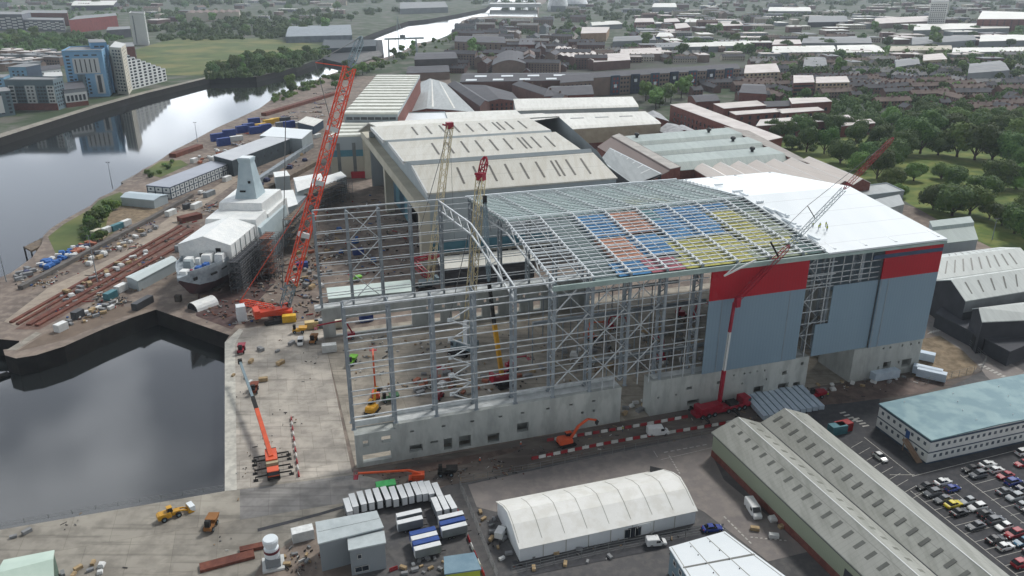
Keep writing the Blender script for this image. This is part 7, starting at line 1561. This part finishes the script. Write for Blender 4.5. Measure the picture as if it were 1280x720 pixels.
for k in range(2): strip('long_girder', [(305 + k * 6, 240 - k * 2), (385 + k * 6, 186 - k * 2)], 1.4, 3, M_steeld, ['grey crane girder lying along the far slipway, river side one', 'grey crane girder lying along the far slipway, hall side one'][k], 'girder')
# barge and the wooden landing at the river edge
o = thing('barge', 'dark flat barge moored at the green river edge', 'barge', at(172, 224, WZ)); g = MB(); v = [at(152, 232, WZ) - o.location, at(158, 236, WZ) - o.location, at(184, 222, WZ) - o.location, at(178, 218, WZ) - o.location]; g.prism([(p.x, p.y) for p in v], 0, 2.2, 0, 1); g.build('hull', [M_track, mat('barge_deck', (128, 122, 116))], o)
o = thing('landing_stage', 'dark timber landing stage on the river edge', 'pier', at(60, 310, WZ)); g = MB(); v = [at(33, 321, WZ) - o.location, at(42, 326, WZ) - o.location, at(90, 303, WZ) - o.location, at(78, 298, WZ) - o.location]; g.prism([(p.x, p.y) for p in v], 4.0, 4.8); g.build('deck', M_plank, o)
for k in range(8):
    p_ = v[0].lerp(v[3], k / 7); g = MB(); g.beam((p_.x, p_.y, -2), (p_.x, p_.y, 4.9), .5); g.build('pile', M_bark, o)
o = thing('mooring_pontoon', 'slim dark pontoon at the left edge of the basin', 'pontoon', at(4, 472, WZ)); g = MB(); g.beam(at(-30, 482, WZ + .4) - o.location, at(11, 467, WZ + .4) - o.location, 2.2, 1.0); g.build('deck', M_track, o)
# mooring column: round white bollard on a square base
p = at(342, 706); o = thing('mooring_column', 'white round column with a dark ring on a square white plinth on the quay', 'bollard', p); g = MB(); g.box(0, 0, 0, 4.4, 4.4, .5, HA); g.build('plinth', M_wr, o); g = MB(); g.box(0, 0, .5, 3.0, 3.0, 2.0, HA); g.build('base', M_gr, o); g = MB(); g.lathe([(1.5, 2.5), (1.5, 4.6), (1.2, 4.8), (1.2, 5.2), (1.5, 5.4), (1.6, 6.4), (1.4, 6.8)], 18); g.build('column', M_white, o); g = MB(); g.lathe([(1.56, 3.6), (1.56, 4.2)], 18); g.build('ring', mat('maroon_ring', (110, 50, 60)), o)
# cloth bags, pallets, crates: small loose goods
M_bagb = mat('blue_bag', (52, 108, 176), (44, 92, 158), scale=.8, rough=.7); M_bagw = mat('white_bag', (216, 218, 216), (198, 200, 200), scale=.8, rough=.7); M_bago = mat('orange_brick_pack', (172, 108, 84), (150, 94, 74), scale=.8, rough=.8); M_bagn = mat('navy_bag', (54, 60, 96), rough=.7); M_pal = mat('pallet_wood', (176, 154, 120), (150, 130, 100), scale=.8, rough=.9); M_bagg = mat('grey_pack', (140, 142, 144), (120, 122, 124), scale=.8)
def bagmesh(m):
    g = MB(); g.loft([[(-.9, -.8, 0), (.9, -.8, 0), (.9, .8, 0), (-.9, .8, 0)], [(-1.05, -.95, .7), (1.0, -.95, .7), (1.05, .95, .7), (-1.0, .95, .7)], [(-.7, -.7, 1.35), (.75, -.65, 1.3), (.7, .7, 1.4), (-.75, .65, 1.3)]]); return g.mesh('goods_bag', m)
def packmesh(m, l=2.4, w=1.2, h=1.0):
    g = MB(); g.box(0, 0, .14, l, w, h)
    for y in (-.4, 0, .4): g.box(0, y, 0, l, .12, .13, 0, 1)
    return g.mesh('pallet_pack', [m, M_pal])
BG = {k: bagmesh(m) for k, m in dict(blue=M_bagb, white=M_bagw, navy=M_bagn).items()}
PKS = {k: packmesh(m) for k, m in dict(grey=M_bagg, white=M_bagw, orange=M_bago, timber=M_pal).items()}
def goods(poly, n, kinds, where, group, sep=2.2, sc=1.0):
    for p in scatter(poly, n, sep):
        c = random.choice(kinds)
        if c in BG and (c not in PKS or random.random() < .6): o = put('goods_bag', BG[c], None, p, random.uniform(0, 3)); w_ = 'bag of goods'; ct = 'bag'
        else: o = put('pallet_pack', PKS.get(c) or PKS['grey'], None, p, random.uniform(0, 3)); w_ = 'pallet load'; ct = 'pallet'; c = c if c in PKS else 'grey'
        s = random.uniform(.55, 1.1) * sc; o.scale = (s, s, s); tag(o, f'{c} {w_} {where}', ct, group)
goods([(50, 332), (88, 313), (92, 318), (60, 338)], 22, ['blue', 'blue', 'white'], 'in the heap on the storage bank', 'blue bag heap', 1.6, 1.3)
goods([(84, 316), (112, 300), (118, 306), (92, 322)], 18, ['orange', 'white', 'navy'], 'beside the blue heap on the bank', 'mixed heap on the bank', 1.8, 1.3)
goods([(18, 348), (36, 334), (44, 340), (24, 352)], 10, ['navy', 'grey'], 'at the low end of the storage bank', 'goods at the end of the bank', 2, 1.3)
goods([(100, 328), (200, 278), (206, 282), (110, 334)], 22, ['grey', 'timber', 'white'], 'along the grey retaining strip', 'goods along the strip', 2.6, 1.2)
goods([(70, 372), (180, 312), (186, 318), (80, 380)], 22, ['timber', 'white', 'grey'], 'beside the slipway rails', 'goods beside the rails', 3, 1.2)
goods([(80, 405), (140, 378), (148, 384), (90, 410)], 16, ['white', 'grey', 'timber'], 'on the promontory apron', 'goods on the promontory', 2.5, 1.2)
goods([(360, 300), (410, 280), (420, 330), (400, 380), (366, 370)], 26, ['timber', 'grey', 'white', 'orange'], 'on the brown yard between boom and frame', 'goods between boom and frame', 3.5, 1.2)
goods([(400, 300), (455, 270), (470, 330), (410, 345)], 14, ['timber', 'grey', 'blue'], 'behind the back frame of the hall', 'goods behind the back frame', 4, 1.2)
goods([(300, 240), (350, 205), (380, 190), (384, 200), (320, 246)], 18, ['timber', 'grey', 'navy'], 'along the far slipway', 'goods along the far slipway', 4, 1.5)
goods([(240, 200), (300, 170), (310, 178), (250, 206)], 14, ['white', 'orange', 'grey'], 'near the container yard by the river', 'goods near the container yard', 4, 1.4)
goods([(515, 470), (565, 455), (570, 488), (520, 498)], 18, ['white', 'grey', 'orange'], 'on the hall floor behind the ledge', 'goods on the hall floor', 2.0)
goods([(560, 480), (680, 455), (690, 470), (570, 498)], 14, ['orange', 'grey', 'timber'], 'strewn near the inner wall base', 'goods near the inner wall base', 2.5)
goods([(690, 440), (870, 400), (880, 450), (760, 470)], 34, ['grey', 'timber', 'white', 'grey'], 'among steel deep in the hall', 'goods deep in the hall', 3.5, 1.2)
goods([(775, 520), (812, 512), (812, 500), (780, 506)], 8, ['timber', 'grey', 'white'], 'in the gap between the base walls', 'goods in the wall gap', 2)
goods([(1020, 480), (1140, 466), (1145, 474), (1030, 490)], 14, ['grey', 'timber', 'white'], 'along the foot of the concrete tower', 'goods at the tower foot', 2.5, .7)
goods([(600, 640), (622, 650), (640, 700), (626, 706)], 10, ['grey', 'timber', 'white'], 'at the near end of the marquee', 'goods at the marquee end', 2, .6)
goods([(640, 700), (700, 690), (838, 672), (838, 690), (660, 716)], 8, ['timber', 'grey'], 'along the fence below the marquee', 'goods below the marquee', 3, .6)
goods([(500, 705), (556, 694), (556, 715), (505, 719)], 12, ['timber', 'white', 'grey'], 'in front of the trailer park', 'goods before the trailer park', 1.6, .6)
goods([(72, 718), (130, 700), (134, 716), (80, 722)], 9, ['white', 'grey', 'timber'], 'beside the green roofed shed on the quay', 'goods by the green roofed shed', 1.8, .7)
goods([(290, 470), (330, 430), (380, 425), (320, 500)], 10, ['grey', 'white', 'timber'], 'on the slab beside the low crane boom', 'goods on the slab', 3)
goods([(10, 668), (40, 660), (48, 664), (15, 676)], 4, ['white', 'grey'], 'by the quay railing', 'goods by the railing', 2.5)
goods([(350, 690), (392, 680), (394, 700), (360, 712)], 6, ['grey', 'timber'], 'beside the tall steel store', 'goods by the steel store', 2, .6)
goods([(932, 655), (975, 640), (990, 660), (970, 690)], 5, ['white', 'timber'], 'by the brick plinth of the warehouse', 'goods by the warehouse plinth', 2)
# lamp and camera masts
def mast(p, h, label, heads=2):
    o = thing('lamp_mast', label, 'mast', p); g = MB(); g.tube((0, 0, 0), (0, 0, h), .22, .12, 8); g.build('pole', M_steeld, o)
    for k in range(heads):
        g = MB(); g.box(-.7 + 1.4 * k / max(1, heads - 1), 0, h - .1, .7, .5, .35); g.build('lamp_head', M_darkwall, o)
mast(at(8, 352), 17, 'pale lamp mast at the left river edge of the yard'); mast(at(141, 236), 15, 'lamp mast on the river bank beyond the low grey shed'); mast(at(122, 352), 19, 'tall lamp mast between the slipway rails'); mast(at(247, 178), 14, 'lamp mast at the river edge near the container yard'); mast(at(1240, 300), 10, 'lamp post on the park road')
# white shelter on the slipway below the bow
o = thing('arched_shelter', 'white arched fabric shelter on the slipway below the ship bow', 'shelter', at(254, 383), R(55)); g = MB(); P0 = []
for x in (-4.5, 4.5): P0.append([(x, 3.2 * math.cos(a), 2.9 * math.sin(a)) for a in [math.pi * k / 8 for k in range(9)]])
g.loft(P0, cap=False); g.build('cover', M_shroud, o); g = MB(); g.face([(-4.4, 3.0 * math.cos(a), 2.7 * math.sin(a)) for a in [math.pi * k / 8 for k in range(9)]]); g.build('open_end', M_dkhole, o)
# people in high visibility jackets, on the white roof and on the site road
def person(p, z, rz, vest, label):
    o = thing('person', label, 'person', (p[0], p[1], z), rz); me = bpy.data.meshes.new('body')
    V = [(0, 0, .95), (0, 0, 1.2), (0, 0, 1.45), (0, 0, 1.56), (.02, 0, 1.7), (0, .11, .9), (.05, .13, .5), (0, .13, .06), (.12, .13, .03), (0, -.11, .9), (-.08, -.13, .5), (-.1, -.13, .06), (.02, -.13, .03), (0, .2, 1.42), (.03, .26, 1.15), (.15, .24, .95), (0, -.2, 1.42), (.03, -.26, 1.15), (.14, -.24, .95)]
    E_ = [(0, 1), (1, 2), (2, 3), (3, 4), (0, 5), (5, 6), (6, 7), (7, 8), (0, 9), (9, 10), (10, 11), (11, 12), (2, 13), (13, 14), (14, 15), (2, 16), (16, 17), (17, 18)]
    import bmesh
    bm = bmesh.new(); sl = bm.verts.layers.skin.verify(); vv = [bm.verts.new(v) for v in V]
    for a_, b_ in E_: bm.edges.new((vv[a_], vv[b_]))
    rad = [.15, .15, .17, .06, .11, .1, .075, .05, .045, .1, .075, .05, .045, .07, .05, .04, .07, .05, .04]
    for i, v_ in enumerate(vv): v_[sl].radius = (rad[i], rad[i]); v_[sl].use_root = i == 0
    bm.to_mesh(me); bm.free(); b = put('body', me, o); me.materials.append(M_navy)
    b.modifiers.new('skin', 'SKIN'); sb = b.modifiers.new('smooth', 'SUBSURF'); sb.levels = 1; sb.render_levels = 1
    g = MB(); g.lathe([(.2, .98), (.21, 1.2), (.22, 1.42), (.1, 1.5)], 10); g.build('vest', vest, o); g = MB(); g.lathe([(.145, 1.68), (.13, 1.78), (.06, 1.84)], 10, 0, .02, 0); g.build('helmet', M_white, o); return o
    return o
M_hv = mat('high_visibility_yellow', (214, 224, 60), rough=.7); M_hvo = mat('high_visibility_orange', (236, 110, 50), rough=.7)
for k, (s, t) in enumerate(((137.6, 12.6), (138.8, 13.6), (140.2, 12.2), (139.4, 11.2), (136.8, 14.2), (141, 13.8))):
    v = HP(s, t); person((v.x, v.y), roofz(t) + .34, k * 1.3, M_hv, 'worker in a yellow vest in the group on the white hall roof')['group'] = 'roofers on the white hall roof'
for k, (x, y) in enumerate(((651, 560), (600, 580), (1034, 497), (778, 540), (1030, 494))): person(at(x, y), .1, k, M_hvo if k < 2 else M_hv, ['worker in orange walking on the site road near the excavator', 'worker in orange on the muddy road by the base wall', 'worker in a yellow vest nearer the silver packs', 'worker in a yellow vest between the two barrier lines', 'worker in a yellow vest by the dark scrub near the silver packs'][k])

# small loose litter nobody would count: offcuts, timber, sheet scraps
LM = [mat('scrap_grey', (130, 130, 128), (100, 100, 100), scale=.6), mat('scrap_timber', (156, 134, 106), (124, 106, 84), scale=.6), mat('scrap_white', (206, 206, 202), (180, 180, 178), scale=.6), mat('scrap_rust', (112, 70, 56), (86, 56, 48), scale=.6), mat('scrap_dark', (58, 56, 56), (44, 42, 42), scale=.6), mat('scrap_red', (158, 50, 48)), mat('scrap_blue', (60, 96, 150))]
def debris(name, poly, n, label, s0=.15, s1=.9, w=(5, 4, 3, 3, 5, 1, 1), z=.13, flat=.5):
    rg = random.Random(n); g = MB(); xs = [p[0] for p in poly]; ys = [p[1] for p in poly]; k = 0; cl = []
    while k < n:
        if cl and rg.random() < .6:
            c = rg.choice(cl); p = Vector((c.x + rg.gauss(0, 2.2), c.y + rg.gauss(0, 2.2), 0))
        else:
            q = (rg.uniform(min(xs), max(xs)), rg.uniform(min(ys), max(ys)))
            if not inpoly(q, poly): continue
            p = at(*q); cl.append(p)
        k += 1; L_ = rg.uniform(s0, s1) * rg.choice((1, 1, 1.6, 3.2)); g.box(p.x, p.y, z, L_, rg.uniform(s0, s1) * .6, rg.uniform(.06, flat), rg.uniform(0, 3.1), rg.choices(range(7), w)[0])
    o = g.build(name, LM); o['kind'] = 'stuff'; o['label'] = label
debris('yard_debris', [(60, 380), (250, 262), (330, 215), (380, 185), (390, 200), (330, 240), (225, 330), (150, 380), (80, 412)], 700, 'loose offcuts and litter on the slipway yard', .25, 1.3)
debris('bank_debris', [(20, 352), (120, 300), (205, 262), (240, 246), (246, 252), (140, 312), (40, 364)], 420, 'loose goods and litter on the storage bank', .2, 1.1)
debris('ship_side_debris', [(250, 395), (330, 330), (400, 300), (400, 395), (300, 408)], 520, 'litter and cut steel around the ship and crane', .2, 1.1, (4, 3, 2, 5, 7, 1, 1))
debris('mid_yard_debris', [(395, 345), (400, 260), (470, 235), (540, 300), (540, 345)], 420, 'litter on the brown yard behind the open frame', .25, 1.2)
debris('hall_floor_debris', [(450, 500), (420, 420), (560, 425), (880, 395), (890, 440), (780, 470), (640, 488)], 380, 'steel offcuts and timber scattered on the hall floor', .2, 1.0, (7, 4, 4, 1, 3, 0, 0), .2)
debris('site_road_debris', [(450, 592), (780, 535), (1000, 490), (1150, 468), (1150, 480), (960, 524), (780, 556), (590, 598), (480, 606)], 360, 'mud clods and litter along the site road', .1, .45, (5, 3, 1, 2, 7, 0, 0), .12, .2)
CALM = (6, 3, 2, 1, 6, 0, 0)
debris('quay_debris', [(285, 600), (285, 430), (390, 405), (436, 585), (480, 612), (395, 650), (200, 715), (10, 715), (5, 670), (270, 622)], 90, 'small litter on the concrete quay', .1, .45, CALM, .13, .2)
debris('marquee_yard_debris', [(598, 640), (628, 640), (650, 700), (840, 664), (870, 680), (640, 719), (615, 710)], 50, 'litter on the lane round the marquee', .1, .45, CALM)
debris('trailer_park_debris', [(345, 700), (395, 690), (400, 719), (345, 719)], 50, 'litter beside the steel store', .1, .5, CALM)
debris('far_yard_debris', [(245, 205), (300, 165), (380, 120), (430, 100), (440, 120), (400, 150), (320, 165), (290, 195)], 420, 'stacked scrap and litter on the far yard', .5, 2.6, (5, 3, 4, 6, 6, 1, 2))
sheet('kerb_line', [(322, 661), (400, 641), (440, 629), (500, 607), (500, 610), (440, 632.5), (400, 644.5), (322, 665)], .07, M_dark)
sheet('worn_lane', [(300, 612), (440, 594), (500, 604), (470, 622), (300, 650)], .045, slabmat('worn_grey_concrete', (150, 148, 145), (128, 126, 124), R(14), 7))
strip('rebar_stack', [(250, 712), (318, 694)], 2.4, .7, M_rust, 'stack of rusty reinforcing bars near the lower edge of the quay', 'stack')
# ---------------------------------------------------------------- the thin summer haze that fades the skyline
g = MB(); g.span(-5600, -210, -10.0, 5600, 7000, 160.0); hz_ = g.build('haze', [])
hm = bpy.data.materials.new('haze_air'); hm.use_nodes = True; hn = hm.node_tree.nodes; hn.remove(hn['Principled BSDF'])
pv = hn.new('ShaderNodeVolumePrincipled'); pv.inputs['Color'].default_value = (.78, .88, .97, 1); pv.inputs['Density'].default_value = 0.00008; pv.inputs['Anisotropy'].default_value = 0.2
hm.node_tree.links.new(pv.outputs['Volume'], hn['Material Output'].inputs['Volume'])
hz_.data.materials.append(hm); hz_['kind'] = 'stuff'; hz_['label'] = 'thin pale summer haze over the whole town'
# ---------------------------------------------------------------- labels: tell members of one kind apart by their order across the view
NUMW = ['', 'first', 'second', 'third', 'fourth', 'fifth', 'sixth', 'seventh', 'eighth', 'ninth', 'tenth', 'eleventh', 'twelfth', 'thirteenth', 'fourteenth', 'fifteenth', 'sixteenth', 'seventeenth', 'eighteenth', 'nineteenth', 'twentieth']
def finish_labels():
    by = {}
    for o in SC.objects:
        if o.parent is None and o.get('category') and o.get('label'): by.setdefault(o['label'], []).append(o)
    for lb, os_ in by.items():
        n_ = len(os_)
        if n_ < 2 or n_ > 20 or len(lb.split()) > 12: continue
        os_.sort(key=lambda o: o.location.x / max(1.0, o.location.y * CS + (CAM_H - o.location.z) * SN))
        for k, o in enumerate(os_):
            w = 'leftmost' if k == 0 else 'rightmost' if k == n_ - 1 else f'{NUMW[k + 1]} from left'
            o['label'] = f'{lb}, {w}'
finish_labels()
